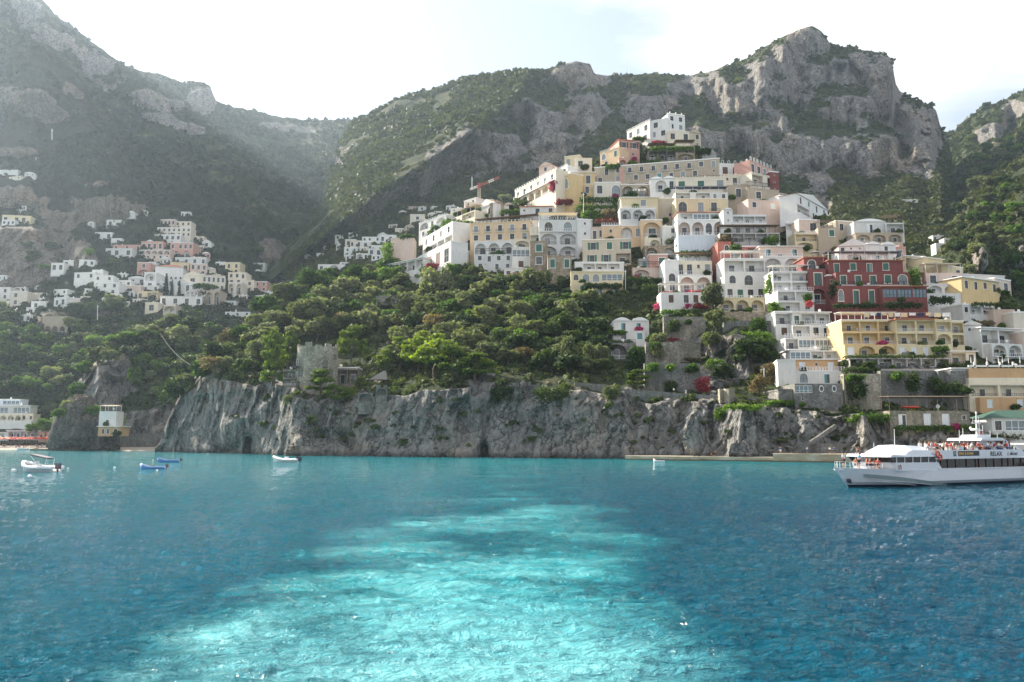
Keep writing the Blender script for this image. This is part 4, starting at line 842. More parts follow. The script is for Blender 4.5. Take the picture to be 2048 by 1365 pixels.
house('grey stone base with two oval windows carrying the white tower', (1590, 1686, 768, 812, 'G.o.o./v....', 'Z', dict(Y=230, roof='x', D=12, ch=0)), (1557, 1591, 782, 812, '.../...', 'Z', dict(Y=229, roof='flat', D=10, ch=0)), cat='base', name='stone_bastion')
house('small white house with a wavy vaulted roof and blue-green doors', (1226, 1298, 642, 662, '.m.m.', 'W', dict(Y=293, sh='t', roof='vault2', D=11, sides='r11')), (1226, 1290, 662, 684, '.w.k', 'W', dict(Y=291, sh='t', roof='x', D=10, ch=0)), (1272, 1294, 684, 694, '..', 'W', dict(Y=288, roof='x', ch=0, D=8)), cat='house')
house('stone arch terrace carrying the wavy-roofed white house', (1212, 1272, 686, 720, 'A.', 'Z', dict(Y=289, roof='irail', D=9, ch=0)), cat='terrace', name='stone_terrace')
# ---- right edge
house('white house with glass corner and garden terraces near the right edge', (1926, 1990, 612, 650, 'wRR/...', 'w', dict(yaw=-18, Y=276, roof='flat', D=12)), (1988, 2030, 622, 656, '.v/.D', 'p', dict(yaw=0, Y=272, roof='flat', D=10)), (2028, 2110, 626, 680, '.w/w.', 'c', dict(Y=274, roof='flat', D=10)), cat='house')
house('white villa with arched loggias and round windows above the orange hotel', (1926, 1964, 650, 700, 'vx/..', 'w', dict(yaw=14, Y=262, roof='gable', D=10)), (1962, 2046, 658, 690, 'RRxx', 'W', dict(yaw=-16, Y=258, roof='slab', D=10, ch=0)), (1984, 2046, 688, 716, 'AA_', 'W', dict(yaw=-12, Y=254, roof='x', ch=0, D=9)), (2046, 2110, 664, 720, 'w/w', 'p', dict(Y=256, D=9)), cat='villa')
house('low kiosk house with flat canopy between the yellow and orange hotels', (1902, 1952, 704, 732, 'Rw', 'C', dict(Y=240, roof='slab', D=8, ch=0)), (1904, 1938, 738, 772, 'G.', 'w', dict(Y=228, roof='slab', D=9, ch=0)), cat='house', name='kiosk_house')
house('orange hotel with striped awnings and balustraded roof terrace', (1938, 2120, 737, 756, '.....', 'O', dict(Y=222, roof='posts', D=14, ch=0)), (1938, 2120, 756, 768, '.....', 'C', dict(Y=221, D=12, roof='x', ch=0)), (1938, 2120, 768, 795, 'RRR', 'C', dict(Y=219, D=12, roof='x', ch=0)), (1960, 2120, 795, 818, 'c.c.c', 'O', dict(Y=217, D=11, roof='x', ch=0, sh='w')), cat='hotel', name='orange_hotel')
house('white pavilion with a green roof beside the quay path', (1984, 2120, 836, 868, 'wGG', 'w', dict(Y=206, roof='hipg', D=10, ch=0)), cat='pavilion', name='green_roofed_pavilion')
house('stone boat store with pale doors and a reed-covered shed on top', (1780, 1940, 822, 858, '.m..k.k.v', 'S', dict(Y=213, sh='w', roof='reed', D=9, ch=0)), cat='boat store', name='boat_store')
# ---- left village across the bay
LS = ('left_mountain', 'pine_knoll')
def lh(label, *b, **kw): return house(label, *b, surf=('left_mountain',), group='houses of the village across the bay', **kw)
lh('ochre yellow house on the cliff lip at the far left', (4, 62, 432, 448, 'w.ww.', 'y', dict(yaw=-10)), (4, 30, 441, 450, 'wdw', 'W', dict(dY=-4, ch=0)))
lh('thin white roof terrace above the ochre cliff house', (20, 54, 413, 420, 'www', 'W'))
lh('pale road house high on the dark slope at the edge', (-6, 36, 341, 350, '....', 'w', dict(ch=0)))
lh('stepped white villa in a long line below the left cliff', (102, 128, 527, 544, 'ww', 'W'), (126, 160, 522, 535, 'w.w', 'W'), (158, 190, 521, 532, '.ww', 'W', dict(yaw=-12)))
lh('large blocky white villa with a square roof tower', (148, 190, 546, 572, 'w.w/...', 'W', dict(yaw=8)), (184, 206, 541, 556, 'w.', 'W'), (188, 226, 552, 574, 'w.w/.w.', 'W', dict(yaw=-6)))
lh('white houses stacked above the garden wall, nearest the three cypresses', (200, 238, 566, 590, 'ww/.w', 'W'), (236, 262, 562, 576, 'w.w', 'W'))
lh('white house with a low dome among the clustered roofs', (256, 292, 556, 572, 'ww', 'w', dict(roof='vault1')))
lh('bright white villa with a lit angled wing and tall cypress', (104, 134, 580, 598, 'w.w/ww', 'W', dict(yaw=6)), (108, 132, 596, 614, 'aw', 'W', dict(yaw=24)), (130, 160, 597, 612, '..', 'W', dict(yaw=-30)))
lh('stepped white house lowest on the far left slope', (62, 92, 604, 618, 'w.', 'W'), (52, 70, 616, 632, 'w', 'W'), (38, 62, 630, 645, 'ww', 'W'))
lh('tan house with two windows below white balconies at the left edge', (20, 54, 584, 612, 'w./w.', 'c'))
lh('white balconied house cut by the left edge of the view', (-20, 20, 576, 600, 'ww/ww', 'W'), (18, 52, 576, 586, 'wdw', 'W'))
lh('low tan block behind trees on the left slope', (56, 92, 587, 600, '...', 'c'))
lh('white cube house with a thin chimney above the pink hotels', (190, 224, 466, 480, 'w.w', 'W', dict(ch=1)))
lh('small white house beside the cube house with the thin chimney', (222, 243, 478, 491, '.w', 'W'))
lh('little white villa alone under the rock face', (213, 252, 441, 452, 'w.w', 'W'))
lh('long pink annex left of the pink hotel', (225, 283, 491, 501, 'w.w.w', 'P'), (211, 264, 498, 514, 'ww.w', 'w', dict(dY=-3)))
lh('pink hotel with a corner turret and row of small arches', (282, 326, 484, 502, 'wwww', 'P', dict(ch=1)), (278, 340, 501, 519, 'AAAAA/wwwww', 'p', dict(dY=-5)), cat='hotel', name='pink_hotel')
lh('second pink hotel half hidden by a dark tree', (340, 386, 486, 516, 'w.www/.A.A.', 'P'), cat='hotel', name='pink_hotel')
lh('many-windowed terraced hotel on the upper slope', (312, 350, 440, 452, 'wwwww', 'p'), (350, 382, 444, 462, 'www/www', 'C'), (314, 382, 456, 474, 'wwwwwww/wwwwwww', 'c', dict(dY=-6)), (318, 362, 470, 482, 'wwww', 'W', dict(dY=-9)), cat='hotel', name='terraced_hotel')
lh('small white house topmost above the terraced hotel', (362, 382, 425, 438, 'www', 'W', dict(yaw=-16)))
lh('white gable-ended house right of the second pink hotel', (404, 422, 484, 496, 'w', 'W', dict(roof='gable')))
lh('cream flat house above the white gable-ended house', (386, 408, 474, 484, 'ww', 'C'))
lh('pale terraces below the second pink hotel', (350, 412, 516, 532, 'w.w.w.w', 'w'), cat='terrace house')
lh('pink house with a loggia left of the arcaded white hall', (274, 300, 526, 552, 'w/A', 'P'), (298, 312, 525, 536, 'w', 'w'))
lh('white hall with a row of round-arched windows and shallow roof', (288, 312, 546, 580, 'A/w', 'W'), (310, 366, 534, 566, 'x/aaaaaa', 'W', dict(yaw=-10, roof='hip')), cat='hall', name='arcaded_hall')
lh('yellow-cream house behind the arcaded white hall', (340, 378, 526, 548, 'w.w', 'y', dict(yaw=-16)))
lh('pinkish block with three tall windows right of the hall', (380, 414, 528, 552, 'ddd/..w', 'p', dict(yaw=-16)))
lh('cream gabled house below the pinkish block', (366, 404, 552, 576, '.w.', 'C', dict(roof='gable')))
lh('white house with dark windows behind the three cypresses', (336, 362, 560, 590, 'w.w/...', 'W'), (362, 394, 566, 590, '.ww', 'W'))
lh('long white terrace house with four brown windows above the pines', (320, 404, 594, 612, 'w.w.w.w', 'W', dict(yaw=-6, ch=1)))
lh('round cream house left of the long white terrace house', (290, 316, 606, 626, 'w', 'C'))
lh('tan tower under the long white terrace house', (326, 352, 612, 640, 'A/.', 't'))
lh('yellowish house with a red awning beside the cypresses', (274, 316, 584, 600, 'w.R', 'y'), (284, 318, 572, 584, 'w.w', 'W'))
lh('rosy terrace house between cube villas and the hall', (246, 282, 572, 584, '....', 'p'))
lh('tall curved house with many small windows near the ravine', (404, 450, 552, 584, 'wwwww/w.w.w', 'c', dict(yaw=-18)), (412, 440, 582, 610, 'A.A', 'T', dict(dY=-4)))
lh('ochre stepped apartment house by the ravine edge', (450, 480, 526, 548, 'dd/dd', 'y'), (456, 492, 546, 570, 'wwd/ww.', 'C', dict(dY=-4)), (456, 484, 566, 590, 'A.A', 'c', dict(dY=-7)), cat='apartment building', name='stepped_apartment_house')
lh('cream house at the foot of the ravine edge', (490, 508, 562, 584, 'w/d', 'C'))
lh('pink house lowest at the ravine edge', (508, 534, 564, 584, 'ww/ww', 'P'), (528, 545, 584, 594, 'w', 'W'))
lh('white terraces with pergola below the ravine houses', (450, 500, 624, 634, 'w.w.w', 'w', dict(roof='perg')), cat='terrace house')
lh('small white villa deep in the ravine', (498, 530, 527, 536, 'w.w', 'w'))
lh('white pavilion beside the small ravine villa', (554, 570, 524, 534, 'ww', 'W'))
lh('white house among pines below the tan tower', (330, 366, 642, 656, 'd.d.d', 'w', dict(dY=-60)))
lh('stone viaduct wall with three dark arches on the left slope', (84, 136, 634, 668, '...../.AAA.', 'T', dict(ch=0)), cat='viaduct', name='arched_retaining_wall')
lh('ivory seafront hotel with deep red arches behind the beach', (-60, 44, 830, 842, 'AAAAAAA', 'C', dict(Y=452)), (-60, 60, 812, 830, 'G.G.G', 'w', dict(Y=456, roof='slab')), (44, 66, 830, 842, 'w.w', 'C', dict(Y=453)), (-60, 62, 842, 856, '.......', 'w', dict(Y=449, roof='x', ch=0)), cat='hotel', name='seafront_hotel')
lh('pale glass-roofed annex above the seafront hotel', (-40, 40, 800, 812, 'G.G', 'B', dict(Y=462, D=8)), cat='annex', name='glass_annex')
lh('low grey cafe building behind the red beach umbrellas', (14, 80, 862, 878, 'RRRRR', 'B', dict(Y=440, roof='slab', ch=0)), (-60, 16, 866, 880, 'R.R.R.', 'B', dict(Y=439, roof='slab', ch=0)), (78, 112, 866, 880, 'cccc', 'p', dict(Y=438, roof='flat', ch=0, sh='n')), cat='cafe', name='beach_cafe')
house('orange cabin hung on the rock stack above the cove', (196, 241, 854, 872, '.aa.Q.', 'O', dict(Y=357, D=8, roof='slab', ch=0, base=.2)), (198, 232, 823, 851, 'x/.m.', 'W', dict(Y=361, D=7, roof='sand', sh='g', ch=0)), cat='cabin', name='cove_cabin')
# ---- village in the ravine and right slope
def mh(label, *b): return house(label, *b, surf=('mountain_slope',), group='houses scattered over the far slopes')
mh('white house highest of the ravine cluster', (670, 698, 471, 480, 'w.w', 'W'), (690, 712, 480, 494, 'w.', 'c'))
mh('little white cottage left of the ravine cluster', (630, 644, 484, 492, 'w', 'W'))
mh('stacked beige and white house in the middle of the ravine cluster', (700, 722, 482, 496, 'w.w', 'c'), (688, 716, 496, 513, 'ww/ww', 'w'))
mh('long white block with square windows in the ravine cluster', (724, 760, 475, 492, 'ww.w/w.w.', 'W'), (720, 742, 484, 496, 'w', 'w'))
mh('white wing behind the lit hotel at the ravine cluster', (760, 792, 471, 486, 'w.w.', 'W'), (742, 764, 492, 508, 'w.w', 'w'))
mh('white house with arches lowest in the ravine cluster', (712, 736, 508, 520, 'Aw', 'W'), (736, 764, 498, 512, 'ww', 'w'))
mh('white house behind the big round tree on the spur', (636, 700, 530, 544, 'w.A.w', 'W'))
mh('pink-roofed villa on the hillside above the ravine', (806, 834, 414, 421, 'w.w', 'p'), (836, 852, 414, 422, 'w', 'w'))
mh('grey stone house with white door under the pink-roofed villa', (820, 850, 430, 444, '.d.', 'c'))
mh('small white box house near the skyline spur', (868, 884, 424, 432, 'w', 'w'))
mh('pale retaining wall house under the spur skyline', (790, 812, 458, 466, '...', 'c'))
def rh(label, *b): return house(label, *b, surf=('right_slope', 'mountain_slope'), group='houses scattered over the far slopes')
rh('ruined white house in the dark valley on the right', (1866, 1888, 472, 484, 'w.w', 'w'), (1888, 1908, 478, 486, 'ww', 'w'))
rh('tiny white house on the terraces of the dark valley', (1806, 1836, 400, 405, 'w.w', 'w'))
rh('pale shed low in the dark valley', (1872, 1892, 488, 498, '.w', 'w'))

# small houses that fill the two far villages, told apart by what they stand beside
SPOT = [(395, 512, 'the second pink hotel'), (300, 512, 'the pink hotel'), (340, 460, 'the many-windowed hotel'), (338, 550, 'the arcaded white hall'), (345, 590, 'the three cypresses'), (362, 603, 'the long white terrace house'), (210, 565, 'the large blocky villa'), (150, 535, 'the stepped white villa line'), (120, 600, 'the villa with the angled wing'), (30, 590, 'the edge houses'), (55, 628, 'the lowest stepped house'), (470, 560, 'the ochre stepped house'), (425, 575, 'the tall curved house'), (207, 474, 'the white cube house'), (90, 650, 'the stone viaduct'), (730, 490, 'the ravine cluster'), (820, 420, 'the pink-roofed villa'), (960, 415, 'the crane foot'), (668, 537, 'the big round spur tree')]
def fill(lst, surf, group):
    seen = {}
    nm = dict(W='white', w='off-white', C='cream', c='greyish cream', P='pink', p='pale pink', y='pale yellow', T='tan', t='beige')
    sh_ = {0: 'flat-roofed', 1: 'domed', 2: 'gabled'}
    for px, py, w_, h_, col in lst:
        sp = min(SPOT, key=lambda l: (l[0] - px) ** 2 + (l[1] - py) ** 2); dx, dy = px - sp[0], py - sp[1]
        rel = ('right of' if dx > 0 else 'left of') if abs(dx) > abs(dy) * 1.1 else ('below' if dy > 0 else 'above')
        rf = random.choice([0, 0, 0, 1, 2]); two = h_ > 11
        base_ = '%s %s %s house %s %s' % ('tall' if two and h_ > 1.0 * w_ else ('wide' if w_ > 24 else 'little'), nm[col], sh_[rf], rel, sp[2])
        k = seen.get(base_, 0); seen[base_] = k + 1
        if k: base_ = ('', 'another ', 'a third ', 'a fourth ', 'a fifth ')[min(k, 4)] + base_ + ', farther off'
        n = max(1, int(w_ / 8)); row = lambda: ''.join(random.choice('wwd.' if i % 2 else 'wwd') for i in range(n))
        house(base_, (px - w_ / 2, px + w_ / 2, py - h_, py, (row() + '/' + row()) if two else row(), col, dict(yaw=rnd(-22, 22), roof=('flat', 'vault1', 'gable')[rf])), surf=surf, group=group)
L1 = [(232, 600, 20, 11, 'W'), (258, 594, 22, 10, 'w'), (282, 598, 16, 10, 'W'), (212, 606, 18, 9, 'w'), (180, 588, 22, 9, 'W'), (170, 602, 18, 8, 'c'), (300, 566, 22, 10, 'W'), (322, 578, 20, 12, 'W'), (384, 596, 24, 12, 'w'), (400, 582, 20, 12, 'c'), (420, 548, 22, 10, 'C'), (392, 524, 20, 9, 'p'), (368, 514, 22, 9, 'w'), (330, 528, 24, 9, 'W'), (302, 540, 16, 9, 'w'), (432, 560, 16, 10, 'c'), (440, 534, 18, 9, 'W'), (356, 500, 18, 8, 'W'), (400, 500, 16, 8, 'c'),
      (318, 478, 18, 8, 'c'), (300, 490, 14, 7, 'W'), (340, 486, 22, 8, 'p'), (370, 490, 20, 8, 'w'), (412, 516, 16, 9, 'P'), (244, 556, 18, 8, 'W'), (270, 582, 18, 8, 'W'), (276, 608, 22, 9, 'c'), (250, 612, 18, 8, 'w'), (300, 598, 14, 12, 'C'), (412, 602, 18, 10, 'w'), (398, 560, 22, 11, 'W'), (380, 576, 18, 10, 'w'), (150, 618, 16, 8, 'w'), (84, 606, 14, 8, 'W'), (10, 612, 20, 9, 'W'), (4, 560, 20, 8, 'w'), (70, 580, 16, 8, 'W'), (196, 580, 16, 8, 'W'), (440, 600, 20, 12, 'c'), (460, 612, 22, 9, 'w'), (486, 600, 18, 9, 'c'), (520, 600, 20, 8, 'w'), (478, 540, 12, 9, 'c'), (290, 428, 12, 5, 'W'), (262, 430, 16, 5, 'w'), (182, 452, 14, 6, 'w'), (60, 352, 22, 5, 'w'), (30, 360, 24, 6, 'c'), (70, 318, 14, 4, 'W'), (516, 548, 14, 6, 'w'), (590, 528, 10, 8, 'w')]
fill(L1, ('left_mountain',), 'houses of the village across the bay')
L2 = [(706, 476, 18, 9, 'w'), (778, 500, 20, 10, 'W'), (752, 520, 18, 9, 'W'), (728, 504, 18, 9, 'c'), (700, 520, 18, 9, 'w'), (772, 514, 18, 10, 'w'), (680, 500, 16, 9, 'c'), (790, 486, 16, 8, 'c'), (742, 486, 16, 9, 'W'), (766, 478, 20, 8, 'w'), (690, 534, 18, 8, 'w'), (652, 500, 12, 6, 'W'), (640, 514, 14, 6, 'w'), (616, 518, 14, 6, 'W'), (864, 436, 18, 8, 'c'), (886, 440, 18, 9, 'W'), (840, 448, 22, 8, 'c'), (806, 430, 16, 6, 'w'), (872, 420, 16, 6, 'w'), (786, 456, 18, 6, 'c'), (900, 420, 16, 8, 'w'), (820, 460, 18, 7, 't')]
fill(L2, ('mountain_slope',), 'houses scattered over the far slopes')
L3 = [(912, 430, 22, 12, 'W'), (940, 418, 20, 12, 'C'), (900, 448, 20, 12, 'W'), (876, 464, 20, 12, 'W'), (968, 426, 18, 10, 'p'), (860, 478, 20, 10, 'W'), (1000, 428, 22, 10, 'W'), (1018, 418, 18, 8, 'C'), (925, 444, 20, 10, 'c')]
fill(L3, ('headland',), 'white houses on the far side of the spur')
# ------------------------------------------------------------------ plants
M_bark = plain('bark', (.10, .075, .055), .95)
F_olv = foliage('holm_oak_leaves', (.068, .082, .038), (.13, .145, .074), (.22, .23, .14), .5, .35)
F_grn = foliage('green_leaves', (.030, .065, .010), (.065, .12, .018), (.12, .19, .035), .5, .38)
F_dk = foliage('dark_leaves', (.018, .036, .010), (.036, .060, .015), (.07, .095, .026), .5, .28)
F_pin = foliage('pine_needles', (.052, .080, .010), (.10, .14, .018), (.17, .21, .034), .5, .38)
F_cyp = foliage('cypress_leaves', (.010, .020, .010), (.018, .032, .014), (.03, .045, .018), .5, .1)
F_dry = foliage('dry_leaves', (.07, .055, .025), (.12, .09, .045), (.20, .15, .08), .5, .25)
F_red = foliage('red_blossom', (.16, .03, .035), (.28, .035, .06), (.40, .08, .10), .9, .3)
F_mag = foliage('magenta_blossom', (.22, .03, .09), (.40, .04, .17), (.50, .12, .26), .9, .3)
F_lim = foliage('vine_leaves', (.05, .09, .012), (.085, .15, .018), (.15, .22, .04), .6, .35)
def leaves(name, lobes, n, size, mat, seed, flat=1.0, fill=.5):
    rs = np.random.RandomState(seed); lo = np.array(lobes, float)
    wgt = (lo[:, 3] * lo[:, 4] + lo[:, 4] * lo[:, 5]); k = rs.choice(len(lo), n, p=wgt / wgt.sum())
    d = rs.randn(n, 3); d /= np.linalg.norm(d, axis=1)[:, None]; d[:, 2] = np.where(rs.rand(n) < .35, np.abs(d[:, 2]), d[:, 2])
    r = (1 - fill * rs.rand(n) ** 1.6)[:, None] * (1 + .17 * rs.randn(n, 1))
    c = lo[k, :3] + d * lo[k, 3:6] * r
    nn = d + .75 * rs.randn(n, 3); nn /= np.linalg.norm(nn, axis=1)[:, None]
    u = np.cross(nn, rs.randn(n, 3)); u /= np.linalg.norm(u, axis=1)[:, None]; v = np.cross(nn, u) * flat
    s = size * (.55 + .9 * rs.rand(n))[:, None]
    q = np.stack([c - u * s * .5, c + v * s * .45, c + u * s * .6 + nn * s * .2, c - v * s * .5], 1)
    me = bpy.data.meshes.new(name); fast_mesh(me, q.reshape(-1, 3), np.arange(4 * n).reshape(-1, 4)); me.materials.append(mat)
    tv = np.clip(.55 * rs.rand(len(lo))[k] + .6 * rs.rand(n) - .3, 0, 1)
    a = me.attributes.new('tint', 'FLOAT', 'POINT'); a.data.foreach_set('value', np.repeat(tv, 4).astype(np.float32)); return me
def lobes_round(seed, k=11, flat=.8, z0=.58):
    r = random.Random(seed); L = [(0, 0, z0, .26, .26, .26 * flat)]
    for i in range(k):
        a = r.uniform(0, 6.28); e = r.uniform(-.5, 1.1); q = r.uniform(.20, .32); s = r.uniform(.10, .23)
        L.append((q * math.cos(a) * math.cos(e * .8), q * math.sin(a) * math.cos(e * .8), z0 + .30 * math.sin(e), s, s, s * .85))
    return L
def lobes_pine(seed):
    r = random.Random(seed); L = []
    for z, q, n in ((.42, .30, 4), (.60, .27, 5), (.77, .20, 4), (.90, .07, 2)):
        for i in range(n):
            a = r.uniform(0, 6.28); s = r.uniform(.11, .17); L.append((q * math.cos(a), q * math.sin(a), z + r.uniform(-.05, .05), s, s, s * .5))
    return L
def lobes_umb(seed):
    r = random.Random(seed); L = []
    for i in range(15):
        a = r.uniform(0, 6.28); q = .42 * math.sqrt(r.random()); s = r.uniform(.12, .19)
        L.append((q * math.cos(a), q * math.sin(a), .86 - q * .25, s, s, s * .5))
    return L
def lobes_cyp(seed):
    r = random.Random(seed); return [(r.uniform(-.01, .01), r.uniform(-.01, .01), z, .085 * (1.15 - z) + .015, .085 * (1.15 - z) + .015, .10) for z in [.08 + .085 * i for i in range(11)]]
def trunk_mesh(kind, seed):
    r = random.Random(seed); mb = MB(); h = dict(cyp=.2, pin=.8, umb=.72).get(kind, .42)
    p = Vector((0, 0, -.06)); n = 4; rad = .028 if kind != 'olv' else .036
    for i in range(n):
        q = Vector((r.uniform(-.03, .03), r.uniform(-.03, .03), h * (i + 1) / n)); mb.tube(p, q, rad * (1 - .18 * i), rad * (1 - .18 * (i + 1)), 6); p = q
    if kind != 'cyp':
        for i in range(6):
            a = r.uniform(0, 6.28); z = h * r.uniform(.55, 1); L = r.uniform(.16, .30)
            mb.tube((0, 0, z), (L * math.cos(a), L * math.sin(a), z + (.06 if kind == 'umb' else .16)), rad * .45, rad * .15, 5)
    return mb.mesh('trunk', [M_bark])
KIND = {}
def proto(key, name, lob, n, size, mat, kind, nv=3, flat=1.0):
    KIND[key] = (name, [leaves('crown', lob(s + len(KIND) * 31), n, size, mat, s, flat) for s in range(nv)], [trunk_mesh(kind, s) for s in range(2)])
proto('olv', 'holm_oak_tree', lambda s: lobes_round(s, 12, .85), 1500, .085, F_olv, 'olv', 5)
proto('grn', 'broadleaf_tree', lambda s: lobes_round(s, 11, .8), 1300, .085, F_grn, 'olv', 4)
proto('drk', 'evergreen_tree', lambda s: lobes_round(s, 12, .85, .5), 1300, .085, F_dk, 'olv', 4)
proto('pin', 'pine_tree', lobes_pine, 1700, .062, F_pin, 'pin', 4)
proto('umb', 'umbrella_pine', lobes_umb, 1700, .06, F_grn, 'umb', 2)
proto('cyp', 'cypress_tree', lobes_cyp, 900, .045, F_cyp, 'cyp', 2, 1.4)
proto('dry', 'withered_tree', lambda s: lobes_round(s, 9, .8), 800, .07, F_dry, 'olv', 2)
LAND = [(633, 700, 'the round stone tower'), (560, 745, 'the tower annex'), (760, 765, 'the thatched gazebo'), (430, 745, 'the tip of the headland cliff'), (930, 745, 'the lit pine branch over the cliff'),
 (1000, 770, 'the cliff-top bushes'), (1255, 665, 'the wavy-roofed white house'), (1160, 600, 'the pale yellow ivy house'), (1370, 655, 'the bougainvillea terrace wall'), (1200, 560, 'the beige green-shuttered house'),
 (1080, 560, 'the narrow stone tower house'), (1000, 560, 'the white cabin row'), (960, 600, 'the terrace fence'), (890, 540, 'the sunlit white hotel'), (800, 545, 'the slim-columned porch'), (860, 590, 'the dry terrace'), (700, 560, 'the lemon gardens'),
 (640, 600, 'the upper garden edge'), (560, 620, 'the spur crest'), (500, 660, 'the falling spur ridge'), (1100, 690, 'the overgrown gully'), (850, 680, 'the tall pines'), (750, 640, 'the middle of the wood'), (980, 650, 'the silver oak grove'), (660, 650, 'the wood behind the tower'),
 (1480, 650, 'the shaded cellar wall'), (1520, 700, 'the big dark bush'), (1500, 770, 'the ruined path arch'), (1275, 770, 'the cliff path'), (360, 610, 'the long white terrace house'), (345, 560, 'the three cypresses'), (240, 690, 'the umbrella pines on the knoll'), (110, 650, 'the stone viaduct'),
 (50, 625, 'the lowest stepped white house'), (120, 600, 'the white villa with the angled wing'), (220, 620, 'the village garden wall'), (440, 640, 'the ravine terraces'), (480, 570, 'the ochre stepped house'), (40, 830, 'the seafront hotel'), (40, 770, 'the glass-roofed annex'),
 (140, 820, 'the dark rock stack'), (215, 835, 'the orange cove cabin'), (210, 780, 'the lit rock face'), (290, 830, 'the cove wall'), (300, 740, 'the shaded knoll flank'), (170, 545, 'the white villa line'), (300, 510, 'the pink hotel'), (345, 455, 'the many-windowed hotel'), (210, 475, 'the white cube house'),
 (90, 720, 'the slope over the beach'), (20, 690, 'the left edge of the slope'), (400, 700, 'the cable post'), (380, 520, 'the second pink hotel'), (1460, 410, 'the awning house'), (1265, 405, 'the yellow arcade villa'), (1330, 300, 'the hilltop villa'), (1140, 330, 'the corner-post villa'), (1020, 395, 'the arcaded wing'), (1830, 600, 'the palace hotel'),
 (2000, 520, 'the right valley slope'), (1150, 400, 'the yellow villa'), (1700, 740, 'the yellow hotel'), (650, 520, 'the ravine cluster')]
TREES = []
PH = dict(olv='silvery grey-green holm oak', grn='fresh green leafy tree', drk='dark dense evergreen tree', pin='bright yellow-green pine', umb='flat-topped umbrella pine', cyp='slim dark cypress', dry='brown half-bare tree')
def tree(kind, px, py, hpx, surf=('headland',), wid=1.0, Y=None, lab=None):
    """py is the foot of the trunk, hpx the height seen"""
    if Y is None:
        h = hit(px, py, surf)
        if h is None: return
        Y = h[0].y + .4
    P = at(px, py, Y); H = hpx / F * Y
    TREES.append(dict(k=kind, px=px, py=py - hpx * .5, P=P, H=H, w=wid * rnd(.9, 1.12), lab=lab))
def plant_trees():
    groups = {}
    for t in TREES:
        if t['lab']: continue
        best = min(LAND, key=lambda l: (l[0] - t['px']) ** 2 + ((l[1] - t['py']) * 1.3) ** 2)
        dx, dy = t['px'] - best[0], t['py'] - best[1]
        rel = ('right of' if dx > 0 else 'left of') if abs(dx) > abs(dy) * 1.1 else ('below' if dy > 0 else 'above')
        t['d'] = math.hypot(dx, dy); groups.setdefault((t['k'], best[2], rel), []).append(t)
    ordn = ['', 'second nearest ', 'third nearest ', 'fourth nearest ', 'fifth nearest ', 'sixth nearest ', 'seventh nearest ', 'eighth nearest ', 'ninth nearest ', 'tenth nearest ', 'eleventh nearest ', 'twelfth nearest ']
    for (k, ph, rel), ts in groups.items():
        ts.sort(key=lambda t: t['d'])
        for i, t in enumerate(ts): t['lab'] = (('nearest ' if i == 0 and len(ts) > 1 else '') if i == 0 else ordn[min(i, 11)]) + PH[k] + ' ' + rel + ' ' + ph
    gp = dict(olv='holm oaks on the slopes', grn='leafy trees on the slopes', drk='evergreens on the slopes', pin='pines along the cliff', umb='umbrella pines', cyp='cypresses', dry='withered trees')
    for t in TREES:
        nm, cr, tk = KIND[t['k']]
        r = empty(nm, t['P'], rnd(0, 6.28), t['lab'], 'tree', gp[t['k']]); s = t['H']; r.scale = (s * t['w'], s * t['w'], s)
        ob('crown', random.choice(cr), r); ob('trunk', random.choice(tk), r)
def woods(x0, x1, top, bot, dx, dy, hp, kinds, surf, avoid=(), seed=0, wid=1.25):
    rr = random.Random(seed); y = min(p[1] for p in top)
    tx, ty = zip(*top); bx, by_ = zip(*bot); ymax = max(by_); row = 0
    while y < ymax:
        x = x0 + (row % 2) * dx / 2
        while x < x1:
            px, py = x + rr.uniform(-.35, .35) * dx, y + rr.uniform(-.45, .45) * dy
            if np.interp(px, tx, ty) < py < np.interp(px, bx, by_) and not any(a <= px <= c and b <= py <= d for a, b, c, d in avoid):
                ks = kinds(px, py, rr) if callable(kinds) else kinds
                tree(rr.choice(ks), px, py, hp * rr.uniform(.72, 1.25), surf, wid)
            x += dx
        y += dy; row += 1
def kh(px, py, rr):
    if py < 600 and px < 900: return ['grn', 'grn', 'grn', 'drk', 'olv']
    if px > 1060: return ['drk', 'drk', 'olv', 'drk', 'grn']
    return ['olv', 'olv', 'olv', 'olv', 'drk', 'drk', 'grn'] if rr.random() < .95 else ['dry']
woods(405, 1200, [(400, 745), (430, 712), (500, 655), (570, 606), (640, 578), (760, 556), (850, 556), (940, 572), (1060, 586), (1140, 604), (1210, 640), (1240, 700)], [(400, 770), (500, 757), (590, 735), (700, 745), (850, 752), (1000, 742), (1100, 755), (1240, 765)],
      31, 15, 46, kh, ('headland',), [(565, 690, 790, 800), (820, 583, 905, 597), (600, 690, 690, 765)], 3)
woods(600, 850, [(600, 600), (660, 560), (850, 548)], [(600, 612), (850, 560)], 26, 9, 26, ['grn', 'grn', 'drk'], ('headland',), (), 4)
woods(130, 540, [(130, 800), (170, 750), (205, 715), (250, 697), (300, 676), (350, 665), (420, 672), (480, 700), (540, 740)], [(130, 805), (160, 770), (230, 725), (330, 830), (540, 860)], 27, 15, 38, lambda a, b, r: ['drk', 'drk', 'olv', 'grn'] if a > 300 else ['grn', 'olv', 'drk'], ('pine_knoll',), (), 5)
AV = [(-20, 560, 60, 630), (100, 574, 165, 636), (36, 600, 96, 664), (140, 545, 300, 622), (268, 520, 425, 640), (80, 628, 140, 690), (285, 600, 355, 676), (400, 520, 545, 652), (325, 636, 370, 684), (0, 795, 70, 880), (205, 480, 420, 525)]
woods(-20, 470, [(-20, 602), (150, 600), (470, 590)], [(-20, 800), (130, 790), (200, 700), (300, 670), (470, 670)], 25, 15, 30, ['drk', 'drk', 'olv', 'drk', 'grn'], ('left_mountain',), AV, 6)
